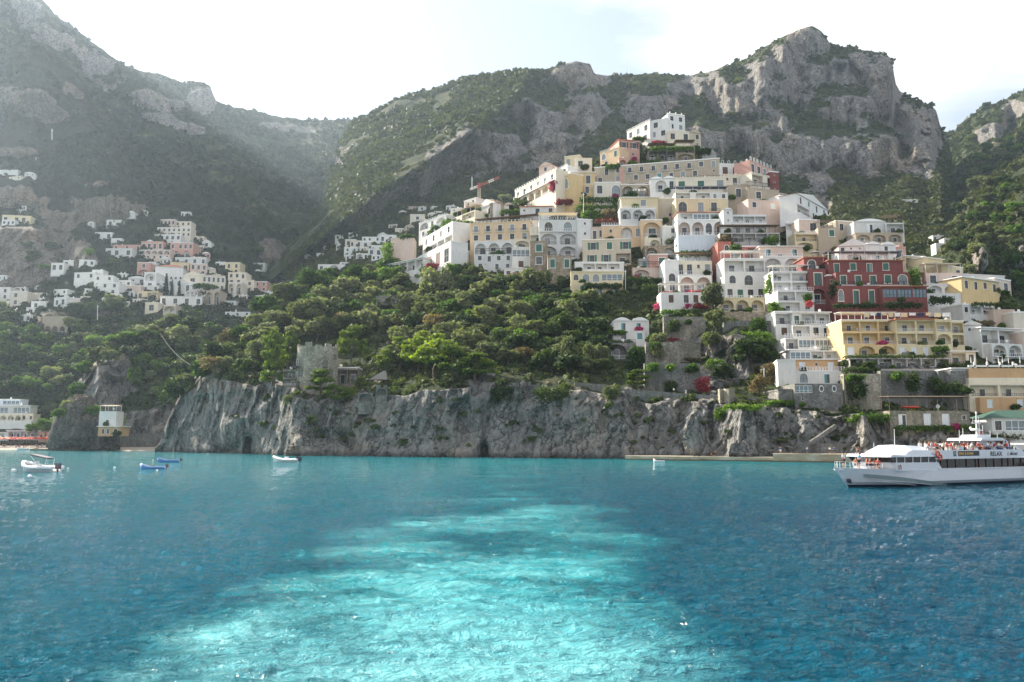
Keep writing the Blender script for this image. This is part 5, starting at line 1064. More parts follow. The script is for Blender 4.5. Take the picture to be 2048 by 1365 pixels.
woods(60, 520, [(60, 490), (520, 500)], [(60, 596), (520, 600)], 34, 22, 22, ['drk', 'drk', 'drk', 'grn'], ('left_mountain',), AV + [(100, 518, 195, 548), (146, 540, 270, 592)], 8, 1.5)
for px, py, h, k, w_ in ((331, 592, 45, 'cyp', 1.1), (343, 593, 33, 'cyp', 1.1), (358, 594, 33, 'cyp', 1.1), (102, 606, 38, 'cyp', 1.4), (410, 606, 42, 'umb', 1.1)): tree(k, px, py, h, ('left_mountain',), w_)
for px, py, h in ((225, 712, 46), (258, 706, 46), (290, 700, 44)): tree('umb', px, py, h, ('pine_knoll', 'left_mountain'), 1.05)
for px, py, h, w_ in ((268, 790, 60, .5), (150, 815, 50, .9), (178, 850, 30, 1.)): tree('grn', px, py, h, ('pine_knoll', 'left_mountain'), w_)
for px, py, h, w_ in ((545, 778, 120, .62), (548, 785, 66, 1.), (575, 750, 90, .7), (703, 738, 92, .8), (640, 800, 60, 1.2), (668, 812, 42, 1.3), (722, 790, 36, 1.2), (622, 858, 26, 1.2), (800, 752, 78, 1.), (838, 752, 92, 1.05), (870, 760, 95, 1.1), (905, 764, 72, 1.4), (950, 768, 62, 1.5), (972, 762, 44, 1.6), (1275, 782, 42, 1.35), (535, 720, 60, .8), (775, 750, 60, .9)): tree('pin', px, py, h, ('headland',), w_)
for px, py, h, w_, k in ((872, 612, 84, .8, 'olv'), (1072, 606, 74, 1.0, 'olv'), (1425, 634, 68, .75, 'olv'), (1432, 672, 52, 1.0, 'olv'), (1425, 705, 45, 1.0, 'olv'), (1330, 672, 40, .9, 'olv'), (1318, 706, 40, .9, 'olv'), (1262, 422, 42, 1.0, 'grn'), (1240, 428, 26, 1.1, 'grn'), (1474, 424, 26, 1.6, 'drk'), (1450, 424, 20, 1.2, 'olv'),
    (1205, 740, 50, .7, 'olv'), (1140, 745, 70, .6, 'olv'), (1180, 740, 56, .6, 'olv'), (420, 742, 40, 1.4, 'olv'), (350, 815, 66, 1.0, 'drk'), (372, 790, 44, 1.1, 'olv'), (1225, 800, 30, 1.2, 'olv'), (935, 520, 44, .75, 'drk'), (1505, 745, 78, 1.5, 'drk'), (1450, 770, 48, 1.3, 'drk'), (1540, 770, 46, 1.0, 'dry'), (1520, 790, 40, .9, 'dry'),
    (1275, 735, 44, .9, 'grn'), (1160, 412, 22, 1.3, 'drk'), (1180, 408, 22, 1.2, 'grn'), (1120, 420, 22, 1.4, 'drk'), (1140, 350, 16, 1.3, 'grn'), (1030, 398, 22, 1.5, 'drk'), (1010, 408, 22, 1.4, 'olv'), (1035, 412, 14, 1.6, 'grn'), (990, 402, 18, 1.4, 'drk'), (1830, 612, 30, 1.4, 'drk'), (1870, 612, 26, 1.8, 'drk'), (1605, 640, 26, 1., 'grn'), (1700, 745, 30, 1.4, 'drk'), (1738, 745, 24, 1.5, 'drk'),
    (2020, 560, 60, .8, 'grn'), (2046, 600, 60, .9, 'grn'), (1990, 600, 30, 1.1, 'drk'), (1970, 545, 34, 1.0, 'olv'), (1940, 552, 26, 1.2, 'olv'), (1112, 354, 26, .35, 'cyp'), (1122, 352, 24, .35, 'cyp'), (1052, 372, 24, .5, 'cyp'), (932, 424, 16, .5, 'cyp'), (1380, 308, 12, 2.0, 'grn'), (1315, 310, 14, 1.6, 'grn')): tree(k, px, py, h, ('headland', 'pine_knoll', 'mountain_slope', 'right_slope') if px > 380 else ('pine_knoll', 'headland'), w_)
woods(1905, 2048, [(1905, 400), (1980, 300), (2048, 270)], [(1905, 520), (2048, 560)], 26, 20, 26, ['grn', 'olv', 'drk'], ('right_slope',), (), 12)
for i, (px, py) in enumerate(((664, 548), (690, 552), (630, 560), (648, 575), (590, 600))): tree('grn', px, py, 40, ('headland',), 1.2)
for px, py, h in ((90, 872, 34), (118, 866, 30), (66, 872, 24)): tree('grn', px, py, h, ('left_mountain', 'pine_knoll'), 1.4, 432)
plant_trees()
# ---- shaped greenery: hedges, creepers, pergola vines, blossom
BUSH = [0]; WALLS = []
def bush(name, label, px0, px1, pyT, pyB, mat, Y=None, dep=None, cat=None, surf=('headland',), dens=1.0, dY=0.):
    pc = (px0 + px1) / 2
    if Y is None:
        h = hit(pc, pyB, surf); Y = (h[0].y if h else 400)
    elif surf[0] == 'headland' and px0 > 330:
        h = hit(pc, pyB, surf); Y = min(Y, h[0].y - .8) if h else Y
    for w0, w1, wT, wB, wY in WALLS:
        if w0 < pc < w1 and pyB > wT + 4 and pyT < wB: Y = min(Y, wY - 2.2)
    Y += dY
    a, c = at(px0, pyB, Y), at(px1, pyT, Y); W_, H_ = c.x - a.x, c.z - a.z; D_ = dep or min(max(1.2, .5 * min(W_, H_)), 5)
    r = random.Random(BUSH[0]); BUSH[0] += 1; s = min(H_, 4.5) * .30 + .2; n = int(max(12, min(60, W_ * H_ / 2.2), 3.2 * W_ / s, 3.2 * H_ / s)); L = []
    for i in range(n): f_ = ((i * .618) % 1) * .85 + .15 * r.random(); L.append((s * .6 + ((i + .5) / n) * max(s * .4, W_ - s * 1.2) if W_ >= H_ else r.uniform(s * .6, max(s, W_ - s * .6)), r.uniform(0, min(D_, 2 * s)), s * .6 + (f_ if W_ >= H_ else (i + .5) / n) * max(s * .1, H_ - s * 1.2), s * r.uniform(.7, 1.4), s * r.uniform(.7, 1.3), s * r.uniform(.6, 1.1)))
    ls = max(.30, Y * .0019); N = int(max(900, min(7000, dens * W_ * H_ * 7.5 / (ls * ls) * .8)))
    o = ob(name, leaves(name, L, N, ls, mat, BUSH[0]), None, a); tag(o, label, cat or name.replace('_', ' ')); return o
for a in [
 ('vine_curtain', 'vines trailing over the garden terraces left of the yellow arcade villa', 1158, 1240, 392, 408, F_grn, 388), ('vine_curtain', 'lower band of terrace vines above the peach house', 1150, 1236, 408, 420, F_lim, 384), ('vine_curtain', 'third terrace of vines beside the orange-leaved tree', 1160, 1212, 420, 436, F_grn, 380),
 ('flowering_shrub', 'orange-brown shrub beside the yellow arcade villa', 1204, 1234, 416, 440, F_dry, 376), ('bougainvillea', 'long red bougainvillea strip above the peach house', 1190, 1256, 438, 446, F_red, 372), ('bougainvillea', 'pink bougainvillea climbing the arcaded hotel wing', 1100, 1118, 358, 386, F_mag, 402), ('bougainvillea', 'red bougainvillea cascade below the yellow villa', 1112, 1146, 398, 410, F_red, 398),
 ('pergola_vine', 'leafy roof of the hilltop pergola terrace', 1298, 1390, 292, 302, F_grn, 408), ('bougainvillea', 'pink flowers under the hilltop villa walls', 1302, 1330, 282, 292, F_red, 424), ('hedge', 'dark clipped hedge right of the hilltop pergola', 1388, 1424, 296, 310, F_dk, 416), ('climber', 'bright climber on the white hilltop wall', 1264, 1290, 273, 286, F_lim, 430),
 ('hedge', 'green planting along the foot of the pink villa', 1212, 1240, 328, 338, F_lim, 408), ('shrub', 'pale shrub at the left of the hilltop terrace wall', 1256, 1276, 322, 334, F_lim, 408), ('shrub', 'pale shrub over the middle of the long tan block', 1290, 1320, 320, 330, F_lim, 408),
 ('pergola_vine', 'long vine row on the curved cream terrace', 1000, 1068, 418, 430, F_lim, 408), ('pergola_vine', 'bright vines beside the stone gatehouse', 930, 962, 414, 430, F_lim, 420), ('garden_hedge', 'green garden edge sloping over the sunlit hotel', 882, 950, 440, 454, F_lim, 410), ('shrub', 'lime green shrub beside the cafe', 860, 880, 450, 468, F_lim, 424), ('creeper', 'bright green creeper tree left of the curved pink hotel wall', 762, 784, 484, 530, F_lim, 408), ('bougainvillea', 'red bougainvillea hedge below the sunlit hotel', 850, 884, 526, 540, F_red, 388), ('roof_garden', 'orange-green roof garden on the rounded hotel block', 798, 826, 468, 480, F_grn, 412),
 ('vine_screen', 'green vine screen on posts below the cream hotel', 922, 978, 524, 548, F_lim, 372), ('climber', 'vine dangling from the white balcony of the cream hotel', 974, 1012, 502, 520, F_grn, 372), ('creeper', 'dark creeper on the stone house under the arched hotel', 1094, 1108, 536, 572, F_dk, 358), ('ivy', 'dark ivy hanging left of the pale yellow house', 1112, 1144, 550, 586, F_dk, 350),
 ('ivy', 'ivy band across the pale yellow house', 1180, 1246, 566, 578, F_dk, 328), ('shrub', 'round dark shrub on the pale yellow house front', 1166, 1184, 566, 584, F_dk, 327), ('ivy', 'ivy curtain on the wall between yellow and white houses', 1256, 1328, 554, 566, F_grn, 330), ('ivy', 'dark ivy covering the retaining wall below the terracotta house', 1282, 1322, 566, 602, F_dk, 326), ('creeper', 'reddish creeper beside the beige green-shuttered house', 1250, 1266, 528, 556, F_dry, 340),
 ('bougainvillea', 'magenta bougainvillea at the left end of the white arch terrace', 1308, 1345, 606, 622, F_mag, 309), ('bougainvillea', 'magenta bougainvillea in the middle of the white arch terrace', 1366, 1388, 606, 620, F_mag, 308), ('bougainvillea', 'orange-red bougainvillea beside the magenta clump', 1386, 1416, 608, 620, F_red, 308), ('bougainvillea', 'coral blossom canopy over the brown-shuttered ground floor', 1322, 1348, 582, 594, F_red, 311), ('bougainvillea', 'coral blossom over the right ground-floor window', 1376, 1410, 580, 594, F_red, 311), ('hedge', 'green planting spilling over the bougainvillea terrace', 1320, 1412, 618, 632, F_grn, 306), ('creeper', 'rusty creeper beside the grey olive tree', 1384, 1412, 592, 612, F_dry, 308),
 ('flower_bed', 'scarlet flower bed along the middle garden wall', 1332, 1378, 676, 683, F_red, 300), ('hedge', 'bushy planting right of the wavy-roofed house', 1294, 1324, 668, 686, F_lim, 292), ('pergola_vine', 'lime vine canopy at the left of the wavy-roofed house', 1212, 1252, 660, 670, F_lim, 288), ('pergola_vine', 'green trailing vine over the stone arch terrace', 1216, 1268, 680, 692, F_grn, 286), ('bougainvillea', 'pink blossom at the steps of the wavy-roofed house', 1268, 1288, 694, 700, F_red, 286), ('shrub', 'leafy shrub under the wavy-roofed house steps', 1252, 1292, 698, 740, F_grn, 282),
 ('bougainvillea', 'dusty pink bougainvillea standing by the cliff path', 1394, 1422, 754, 788, F_red, 244), ('flower_bed', 'rusty plants along the lower garden terrace', 1356, 1400, 716, 724, F_dry, 280), ('hedge', 'sunny green bank right of the shaded cellar wall', 1460, 1552, 660, 690, F_lim, 272), ('bush', 'huge dark glossy bush beside the white tower', 1464, 1552, 676, 726, F_dk, 262), ('climber', 'dry brown climber below the white tower', 1530, 1560, 726, 770, F_dry, 246), ('undergrowth', 'ragged sunlit undergrowth on the rock shoulder', 1412, 1452, 716, 740, F_lim, 268), ('undergrowth', 'dry brush on the rocks above the ruined arch', 1500, 1536, 756, 790, F_dry, 244),
 ('hanging_plants', 'lime creepers spilling over the path wall', 1446, 1530, 808, 822, F_lim, 216), ('hanging_plants', 'short creeper at the left of the path wall', 1430, 1450, 818, 840, F_lim, 216), ('grass_bank', 'grey-green grass tufts at the foot of the stone bastion', 1532, 1600, 800, 812, F_grn, 222),
 ('pergola_vine', 'vines over the terrace under the tapering piers', 1436, 1470, 466, 500, F_dry, 328), ('cactus_hedge', 'green slope garden below the pale blue parapet', 1352, 1440, 484, 500, F_grn, 340), ('cactus_hedge', 'banana leaves left of the coral red house', 1360, 1440, 500, 514, F_lim, 336), ('cactus', 'tall pale green cactus beside the shaded terrace cafe', 1538, 1556, 470, 492, F_lim, 322), ('shrub', 'leafy plants in front of the pair of white piers', 1462, 1482, 488, 504, F_grn, 318),
 ('climber', 'climbing vine wrapping the corner of the white tower top', 1532, 1552, 548, 590, F_lim, 292), ('bougainvillea', 'bright pink blossom at the red tower wing balcony', 1594, 1612, 542, 550, F_mag, 304), ('pergola_vine', 'vine canopy above the white tower top floor', 1545, 1600, 546, 556, F_lim, 296), ('shrub', 'small bright tree on the white tower terrace', 1610, 1624, 588, 604, F_lim, 276), ('bougainvillea', 'coral blossom on the white tower middle terrace', 1612, 1626, 603, 613, F_red, 274), ('shrub', 'pale shrub at the left edge of the white tower', 1542, 1562, 604, 626, F_lim, 272),
 ('hedge', 'dark hedge along the foot of the palace hotel', 1668, 1760, 606, 618, F_dk, 272), ('hedge', 'second dark hedge under the glazed veranda', 1766, 1850, 602, 620, F_dk, 270), ('climber', 'green climber on the right corner of the palace hotel', 1824, 1846, 534, 578, F_grn, 276), ('climber', 'vine between the red tower wing and the palace', 1662, 1680, 562, 600, F_dk, 280),
 ('vine_canopy', 'dark vine canopy over the restaurant terrace', 1690, 1896, 709, 719, F_dk, 236), ('climber', 'vine on the arched bay of the yellow hotel', 1866, 1900, 692, 706, F_grn, 240), ('hedge', 'thick hedge at the left end of the restaurant terrace', 1686, 1762, 734, 748, F_dk, 234), ('ivy', 'ivy hanging down the tall retaining wall under the hedge', 1732, 1764, 756, 800, F_grn, 228), ('ivy', 'narrow ivy streak beside the stone bastion', 1686, 1708, 748, 812, F_grn, 229), ('ivy', 'dark ivy sheet on the wall below the white kiosk', 1884, 1932, 762, 792, F_dk, 219), ('shrub', 'round potted bush by the orange hotel', 1926, 1946, 776, 788, F_dk, 215),
 ('cliff_bush', 'broad dark bush on the cliff edge below the long wood', 980, 1050, 768, 812, F_dk, 252), ('cliff_bush', 'dark bush on the cliff edge right of the broad one', 1064, 1144, 770, 806, F_dk, 246), ('cliff_bush', 'small olive bush on the cliff by the path wall', 1208, 1240, 772, 802, F_olv, 232), ('hanging_plants', 'green fringe on the quay cliff behind the ferry mast', 1700, 1790, 826, 848, F_grn, 204), ('hanging_plants', 'long green fringe on the quay cliff right of the fringe behind the mast', 1790, 1960, 850, 864, F_grn, 200), ('hanging_plants', 'dull green fringe under the green-roofed pavilion', 1960, 2060, 866, 884, F_olv, 196),
 ('pergola_vine', 'vines on the terrace of the slanting yellow house', 1944, 2040, 604, 614, F_dk, 268), ('shrub', 'dark shrub in front of the low dark arches', 1860, 1910, 592, 610, F_dk, 270), ('flower_bed', 'dry red plants on the terrace of the house with glass corner', 1950, 1990, 642, 650, F_dry, 266)]:
    bush(*a)

# planting at the foot of the houses and on their terraces
rr = random.Random(21); seen_ = set()
for lab, x0, x1, yT, yB, Y, sf in HOUSES:
    if sf[0] != 'headland' or x1 - x0 < 14: continue
    q = rr.random()
    if q < .25: continue
    w_ = rr.uniform(7, 15); x = rr.uniform(x0, max(x0 + 1, x1 - w_)); h_ = rr.uniform(5, 10)
    kind_, mat_ = rr.choice([('shrub', F_grn), ('shrub', F_dk), ('shrub', F_olv), ('shrub', F_lim), ('creeper', F_grn), ('bougainvillea', F_mag)] if rr.random() < .6 else [('shrub', F_dk), ('shrub', F_grn)])
    adj = {F_grn: 'green', F_dk: 'dark', F_olv: 'greyish', F_lim: 'bright green', F_mag: 'magenta'}[mat_]
    ph = ' '.join(lab.split()[:9]); ph = ph.rsplit(' the', 1)[0] if ph.endswith(' the') else ph
    L_ = '%s %s at the foot of the %s' % (adj, kind_, ph)
    if L_ in seen_: L_ = 'second ' + L_
    if L_ in seen_: continue
    seen_.add(L_); bush(kind_, ' '.join(L_.split()[:16]), x, x + w_, yB - h_, yB + 1, mat_, Y - 1.6, 1.6)
# ------------------------------------------------------------------ walls, tower, lookout, crane
def wall_strip(name, label, pts, hgt, mat, thick=1.2, cat='wall', down=3.0, group=None, cap=None):
    """a retaining wall along pixel/depth points (px, py of its foot, Y); hgt = height in metres"""
    V = []; Fc = []
    for px, py, Y in pts:
        p = at(px, py, Y); V += [(p.x, p.y, p.z - down), (p.x, p.y, p.z + hgt), (p.x, p.y + thick, p.z + hgt), (p.x, p.y + thick, p.z - down)]
    for i in range(len(pts) - 1):
        a, b_ = i * 4, i * 4 + 4
        for k in range(4): Fc.append((a + k, a + (k + 1) % 4, b_ + (k + 1) % 4, b_ + k))
    Fc += [(0, 3, 2, 1), tuple(len(V) - 4 + k for k in range(4))]
    o = ob(name, me_new(name, V, Fc, [mat])); return tag(o, label, cat, group)
def auto(px, py, d=-1.5):
    h = hit(px, py, ('headland',)); return (px, py, (h[0].y if h else 250) + d)
M_mas = masonry('garden_masonry', (.25, .23, .20)); M_masd = masonry('grey_masonry', (.20, .195, .19), 1.9); M_masl = masonry('pale_masonry', (.36, .32, .26), 1.8)
def hm(px, pyT, pyB, Y): return at(px, pyT, Y).z - at(px, pyB, Y).z
def awall(label, px0, px1, pyT, pyB, mat=None, name='retaining_wall', Y=None, n=5, d=-2.0):
    Yc = auto((px0 + px1) / 2, pyB, d)[2] if Y is None else Y
    hs = [h_[0].y for h_ in (hit(px0 + (px1 - px0) * i / 6, pyB, ('headland',)) for i in range(7)) if h_ is not None]
    if hs and px0 > 330: Yc = min(Yc, sum(hs) / len(hs) - 2.5)
    WALLS.append((px0, px1, pyT, pyB, Yc))
    pts = [(px0 + (px1 - px0) * i / n, pyB, Yc + 1.2 * math.sin(i * 1.7)) for i in range(n + 1)]
    return wall_strip(name, label, pts, hm((px0 + px1) / 2, pyT, pyB, Yc), mat or M_mas, 2.0, 'wall')
awall('tall ivy-spotted retaining wall under the bougainvillea terrace', 1328, 1412, 634, 676, Y=297)
awall('stone garden wall with a dark niche below the scarlet flower bed', 1292, 1402, 685, 724, Y=284)
awall('lower stone wall above the cliff path', 1290, 1402, 727, 782, M_masd, Y=262)
awall('shaded cellar wall under the tall white balconied house', 1448, 1552, 642, 664, M_masd, Y=296)
awall('low terrace wall behind the wood beneath the lemon gardens', 752, 1066, 592, 598, M_mas, Y=378, n=8)
awall('short wall on the slope above the dry grass', 600, 770, 578, 584, Y=392, n=5)
awall('tall pale retaining wall with ivy beneath the hedge', 1690, 1764, 748, 812, M_masl, Y=229)
awall('dark stone retaining wall under the restaurant terrace', 1764, 1884, 742, 806, M_masd, Y=224)
awall('grey block wall under the white kiosk', 1880, 1942, 742, 800, M_masd, Y=222)
awall('stone wall under the terrace fence and cream hotel', 920, 1010, 548, 560, Y=364)
awall('pale stone wall under the white cabin row', 1006, 1062, 570, 590, M_masl, Y=357)
awall('ruined path wall with a small arched gateway', 1440, 1470, 778, 802, M_masl, Y=228, name='ruined_gateway')
wall_strip('path_wall', 'stone parapet wall following the cliff path above the sea', [(x, y, float(np.interp(x, [b[0] for b in BY], [b[1] for b in BY])) + dd) for x, y, dd in ((1150, 792, 12), (1230, 798, 12), (1250, 806, 11), (1320, 812, 11), (1400, 818, 11), (1470, 824, 11), (1550, 828, 12), (1620, 832, 12))], 4.0, M_masd, 1.5)
wall_strip('path_wall', 'sunlit stone parapet rising to the bastion behind the ferry', [(x, y, float(np.interp(x, [b[0] for b in BY], [b[1] for b in BY])) + dd) for x, y, dd in ((1624, 828, 11), (1700, 836, 11), (1780, 848, 10), (1880, 858, 10), (1990, 872, 10), (2120, 888, 10))], 1.3, M_masl, 1.0)
awall('low boundary wall on the headland left of the tower', 412, 520, 726, 744, M_masl, Y=338)
def ringwall(mb, cx, cy, r0, r1, z0, z1, n=40, m=0, a0=0, a1=2 * math.pi):
    V = []
    for i in range(n + 1):
        a = a0 + (a1 - a0) * i / n
        for r, z in ((r0, z0), (r1, z1)): V.append((cx + r * math.cos(a), cy + r * math.sin(a), z))
    mb.add(V, [(2 * i, 2 * i + 2, 2 * i + 3, 2 * i + 1) for i in range(n)], m)
def tower():
    Y = 283.0; c = at(633, 792, Y); top = at(633, 697, Y).z; r = 40.5 / F * Y; Hh = top - c.z
    T = empty('watch_tower', c, 0, 'round crumbling stone watchtower on the headland cliff', 'tower')
    mb = MB(); ringwall(mb, 0, 0, r * 1.10, r * 1.02, -6, Hh * .30); ringwall(mb, 0, 0, r * 1.0, r * .985, Hh * .30, Hh)
    mb.add([(r * .98 * math.cos(i * .157), r * .98 * math.sin(i * .157), Hh - .6) for i in range(40)], [tuple(range(40))]); mb.obj('wall', [masonry('tower_masonry', (.33, .30, .25), 1.5)], T, smooth=False)
    mb = MB(); ringwall(mb, 0, 0, r * 1.04, r * 1.04, Hh * .29, Hh * .31); ringwall(mb, 0, 0, r * 1.04, r * .9, Hh * .31, Hh * .32); mb.obj('string_course', [M_masl], T)
    mb = MB()
    for i in range(12):
        a = i * math.pi / 6 + .1; h = (1.5, .5, 1.1, .3)[i % 4]; a1 = a + .34
        for (ra, rb) in ((r * .985, r * .985), (r * .86, r * .86)): ringwall(mb, 0, 0, ra, rb, Hh, Hh + h, 4, 0, a, a1)
        for aa in (a, a1): mb.add([(q * math.cos(aa), q * math.sin(aa), z) for q, z in ((r * .86, Hh), (r * .985, Hh), (r * .985, Hh + h), (r * .86, Hh + h))], [(0, 1, 2, 3)])
        ringwall(mb, 0, 0, r * .985, r * .86, Hh + h, Hh + h, 4, 0, a, a1)
    mb.obj('battlement', [masonry('tower_masonry', (.33, .30, .25), 1.5)], T)
    f, p, _ = unit_win('w', M_masd, False)
    for fx, fz, w_, h_ in ((.58, .58, 1.0, 1.6), (.48, .30 + .08, 1.0, 2.0), (.80, .38, .9, 2.0), (-.60, .40, 1.0, 2.2), (-.68, .14, .9, 1.8), (-.94, .14, .8, 1.6), (.93, .76, .6, 1.2)):
        a = math.asin(fx); rr = r * (1.02 if fz > .3 else 1.07)
        o = ob('window', f, T, (rr * math.sin(a), -rr * math.cos(a), fz * Hh), (0, 0, a), (w_ * 1.35, 2.2, h_ * 1.3)); ob('pane', p, o)
    f, p, _ = unit_win('d', M_trim, False); a = math.asin(-.82); rr = r * 1.02
    for fz in (.60, .33):
        o = ob('door', f, T, (rr * math.sin(a), -rr * math.cos(a), fz * Hh), (0, 0, a), (1.6, 1.6, 2.4)); ob('pane', p, o)
    bo = ob('balcony', mesh_box('balcony', M_wood), T, (-(r + .2) * .85, -(r + .2) * .52, Hh * .58), (0, 0, a), (4.6, 2.6, .25)); ob('railing', unit_rail(M_iron), bo, (0, -.45, 1), None, (1, 1, 5.0))
    A = House('stone annex with timber porches tucked behind the tower', name='tower_annex', cat='annex'); A.block(672, 716, 737, 770, 'RR', 'S', Y=288, roof='flat', D=8, ch=0); A.block(566, 596, 742, 772, 'R/R', 'S', Y=287, roof='flat', D=7, ch=0)
    A = House('ruined vaults of the old battery below the gazebo', name='old_battery', cat='ruin'); A.block(716, 746, 786, 804, 'A', 'Z', Y=270, roof='x', D=9, ch=0, nodoor=True); A.block(752, 774, 776, 808, 'A/.', 'Z', Y=269, roof='battlement', D=7, ch=0, nodoor=True)
    g = at(758, 778, 274); G = empty('gazebo', g, 0, 'gazebo with a hipped shingle roof on the cliff terrace', 'gazebo')
    mb = MB(); V = [(-3.2, -2.4, 3.0), (3.2, -2.4, 3.0), (3.2, 2.4, 3.0), (-3.2, 2.4, 3.0), (1.4, 0, 6.2), (2.2, 0, 6.2)]; mb.add(V, [(0, 1, 5, 4), (1, 2, 5), (2, 3, 4, 5), (3, 0, 4), (0, 3, 2, 1)]); mb.obj('roof', [plain('shingles', (.22, .20, .18), .95)], G)
    for x in (-2.8, 0, 2.8):
        for y in (-2, 2): mb = MB(); mb.tube((x, y, -.5), (x, y, 3.05), .13); mb.obj('post', [M_wood], G)
tower()
def lattice(mb, a, b, w_, n, m=0, tri=False):
    a, b = Vector(a), Vector(b); d = (b - a).normalized(); u = Vector((0, 1, 0)); v = d.cross(u).normalized()
    C = [u * w_ + v * w_, u * -w_ + v * w_, u * -w_ - v * w_, u * w_ - v * w_]
    for c in C: mb.tube(a + c, b + c, .09, n=4, m=m)
    for i in range(n):
        p, q = a + (b - a) * (i / n), a + (b - a) * ((i + 1) / n)
        for j in range(4): mb.tube(p + C[j], q + C[(j + 1) % 4], .07, n=3, m=m)
def crane():
    Y = 440.0; c = at(958, 412, Y); K = empty('tower_crane', c, 0, 'red and white tower crane rising behind the rooftops', 'crane')
    hh = at(958, 374, Y).z - c.z; mb = MB(); lattice(mb, (0, 0, -2), (0, 0, hh), .7, 9); mb.obj('mast', [M_cream], K)
    pl = at(940, 379, Y) - c; pr = at(999, 355, Y) - c; Mr = plain('crane_red', (.36, .09, .07))
    mid_ = Vector((0, 0, hh + .6)); q = mid_ + (pr - mid_) * .45; q2 = mid_ + (pr - mid_) * .72
    mb = MB(); lattice(mb, mid_, q, .5, 5, 0); lattice(mb, q, q2, .5, 3, 1); lattice(mb, q2, pr, .5, 4, 0); mb.obj('jib', [Mr, M_trim], K)
    mb = MB(); lattice(mb, mid_, pl, .4, 3); mb.obj('counter_jib', [M_trim], K)
    mb = MB(); mb.box(-.8, .8, -.8, .8, hh - 1, hh + 2); mb.obj('slewing_cab', [Mr], K)
    mb = MB(); mb.tube(tuple(at(944, 378, Y) - c), tuple(at(944, 354, Y) - c), .2); mb.obj('pole', [M_rail], K)
crane()
def mast():
    Y = 1395.0; c = at(1256, 154, Y); K = empty('radio_mast', c, 0, 'thin radio mast on the mountain ridge against the sky', 'mast'); h = at(1256, 119, Y).z - c.z
    mb = MB(); lattice(mb, (0, 0, -5), (0, 0, h * .7), 1.0, 10); mb.tube((0, 0, h * .7), (0, 0, h), .5, n=5); mb.obj('lattice', [M_rail], K)
    mb = MB(); mb.box(-5, 5, -3, 3, -3, 4); mb.obj('hut', [M_slab], K)
mast()
def cable(label, a, b, sag=3):
    a, b = at(*a), at(*b); mb = MB(); P = [a + (b - a) * (i / 12) - Vector((0, 0, sag * 4 * (i / 12) * (1 - i / 12))) for i in range(13)]
    for p, q in zip(P[:-1], P[1:]): mb.tube(p, q, .08, n=4)
    tag(mb.obj('cable', [plain('steel_cable', (.22, .22, .21), .6)]), label, 'cable')
cable('cable running down from the knoll to the headland tip', (312, 652, 470), (398, 738, 348), 4)
cable('cable strung from the cove cabin to the headland cliff', (232, 842, 380), (345, 795, 345), 3)
def pole(label, px, pyT, pyB, Y, r=.14, name='utility_pole'):
    c = at(px, pyB, Y); mb = MB(); mb.tube(c, at(px, pyT, Y), r, r * .8); mb.box(c.x - .6, c.x + .6, c.y - .06, c.y + .06, at(px, pyT + 4, Y).z, at(px, pyT + 3, Y).z); tag(mb.obj(name, [M_rail]), label, 'pole', None)
pole('pale pole standing among the cliff trees at the path', 1528, 736, 812, 228); pole('pole in front of the terrace vines mid-hill', 1167, 386, 426, 378); pole('pole left of the sunlit hotel terrace', 869, 458, 492, 400); pole('pole on the far left hillside', 104, 258, 280, 900, .5); pole('pole beside the beige house corner', 1251, 540, 602, 330); pole('pole below the village garden wall', 195, 610, 640, 560, .3)
# ---- sea stack, cove wall, quay
def rock(name, label, px0, px1, pyT, pyB, Y, seed, mat, dep=.8, cat='rock', sq=2.6):
    a, c = at(px0, pyB, Y), at(px1, pyT, Y); V, Fc = [], []; n, k = 70, 46; cx, cz = (a.x + c.x) / 2, (a.z + c.z) / 2; rx, rz = (c.x - a.x) / 2, (c.z - a.z) / 2; ry = rx * dep
    th = np.linspace(0, 2 * np.pi, n, endpoint=False); ph = np.linspace(-np.pi / 2, np.pi / 2, k); TH, PHI = np.meshgrid(th, ph)
    sg = lambda x: np.sign(x) * np.abs(x) ** (2 / sq)
    X = sg(np.cos(PHI)) * np.cos(TH); Y_ = sg(np.cos(PHI)) * np.sin(TH); Z = sg(np.sin(PHI))
    P = np.stack([X, Y_, Z], -1); d = 1 + .34 * fbm(P * 1.5 + seed, 5, seed, True) + .16 * fbm(P * [5, 5, 2.5] + seed, 4, seed + 3, True); lean = .0
    tp_ = (1.08 - .28 * Z)[..., None] * [1, 1, 0] + [0, 0, 1]; P = P * d[..., None] * tp_ * [rx, ry, rz] + [cx, Y + ry * .7, cz]
    q = [(i * n + j, i * n + (j + 1) % n, (i + 1) * n + (j + 1) % n, (i + 1) * n + j) for i in range(k - 1) for j in range(n)]
    me = me_new(name, P.reshape(-1, 3), q, [mat], smooth=True); at_ = me.attributes.new('rock', 'FLOAT', 'POINT'); at_.data.foreach_set('value', np.full(n * k, .92, np.float32))
    return tag(ob(name, me), label, cat)
M_stack = terrain_mat('stack_rock', (.085, .08, .075), (.20, .185, .165), (.03, .04, .018), (.05, .06, .026), (.12, .10, .05), 2.2, .8)
rock('rock_stack', 'big dark rock stack between the main beach and the cove', 106, 196, 806, 908, 366, 3, M_stack, .8)
rock('rock_stack', 'brown rock shoulder under the orange cove cabin', 170, 224, 850, 906, 368, 5, M_stack, .7)
rock('boulder', 'sunlit boulder where the headland cliff meets the water', 575, 604, 894, 914, 259, 8, M_stack, .7); rock('boulder', 'lit boulder at the cliff foot beside the quay start', 1468, 1500, 886, 916, 200, 9, M_head, .6); rock('boulder', 'leaning pale boulder under the path wall', 1376, 1404, 842, 906, 206, 12, M_head, .5); rock('boulder', 'pale rock rib rising beside the quay boulder', 1486, 1512, 830, 912, 203, 15, M_head, .5)
awall('grey sea wall at the back of the small cove', 238, 330, 868, 893, M_masd, Y=384, name='cove_wall')
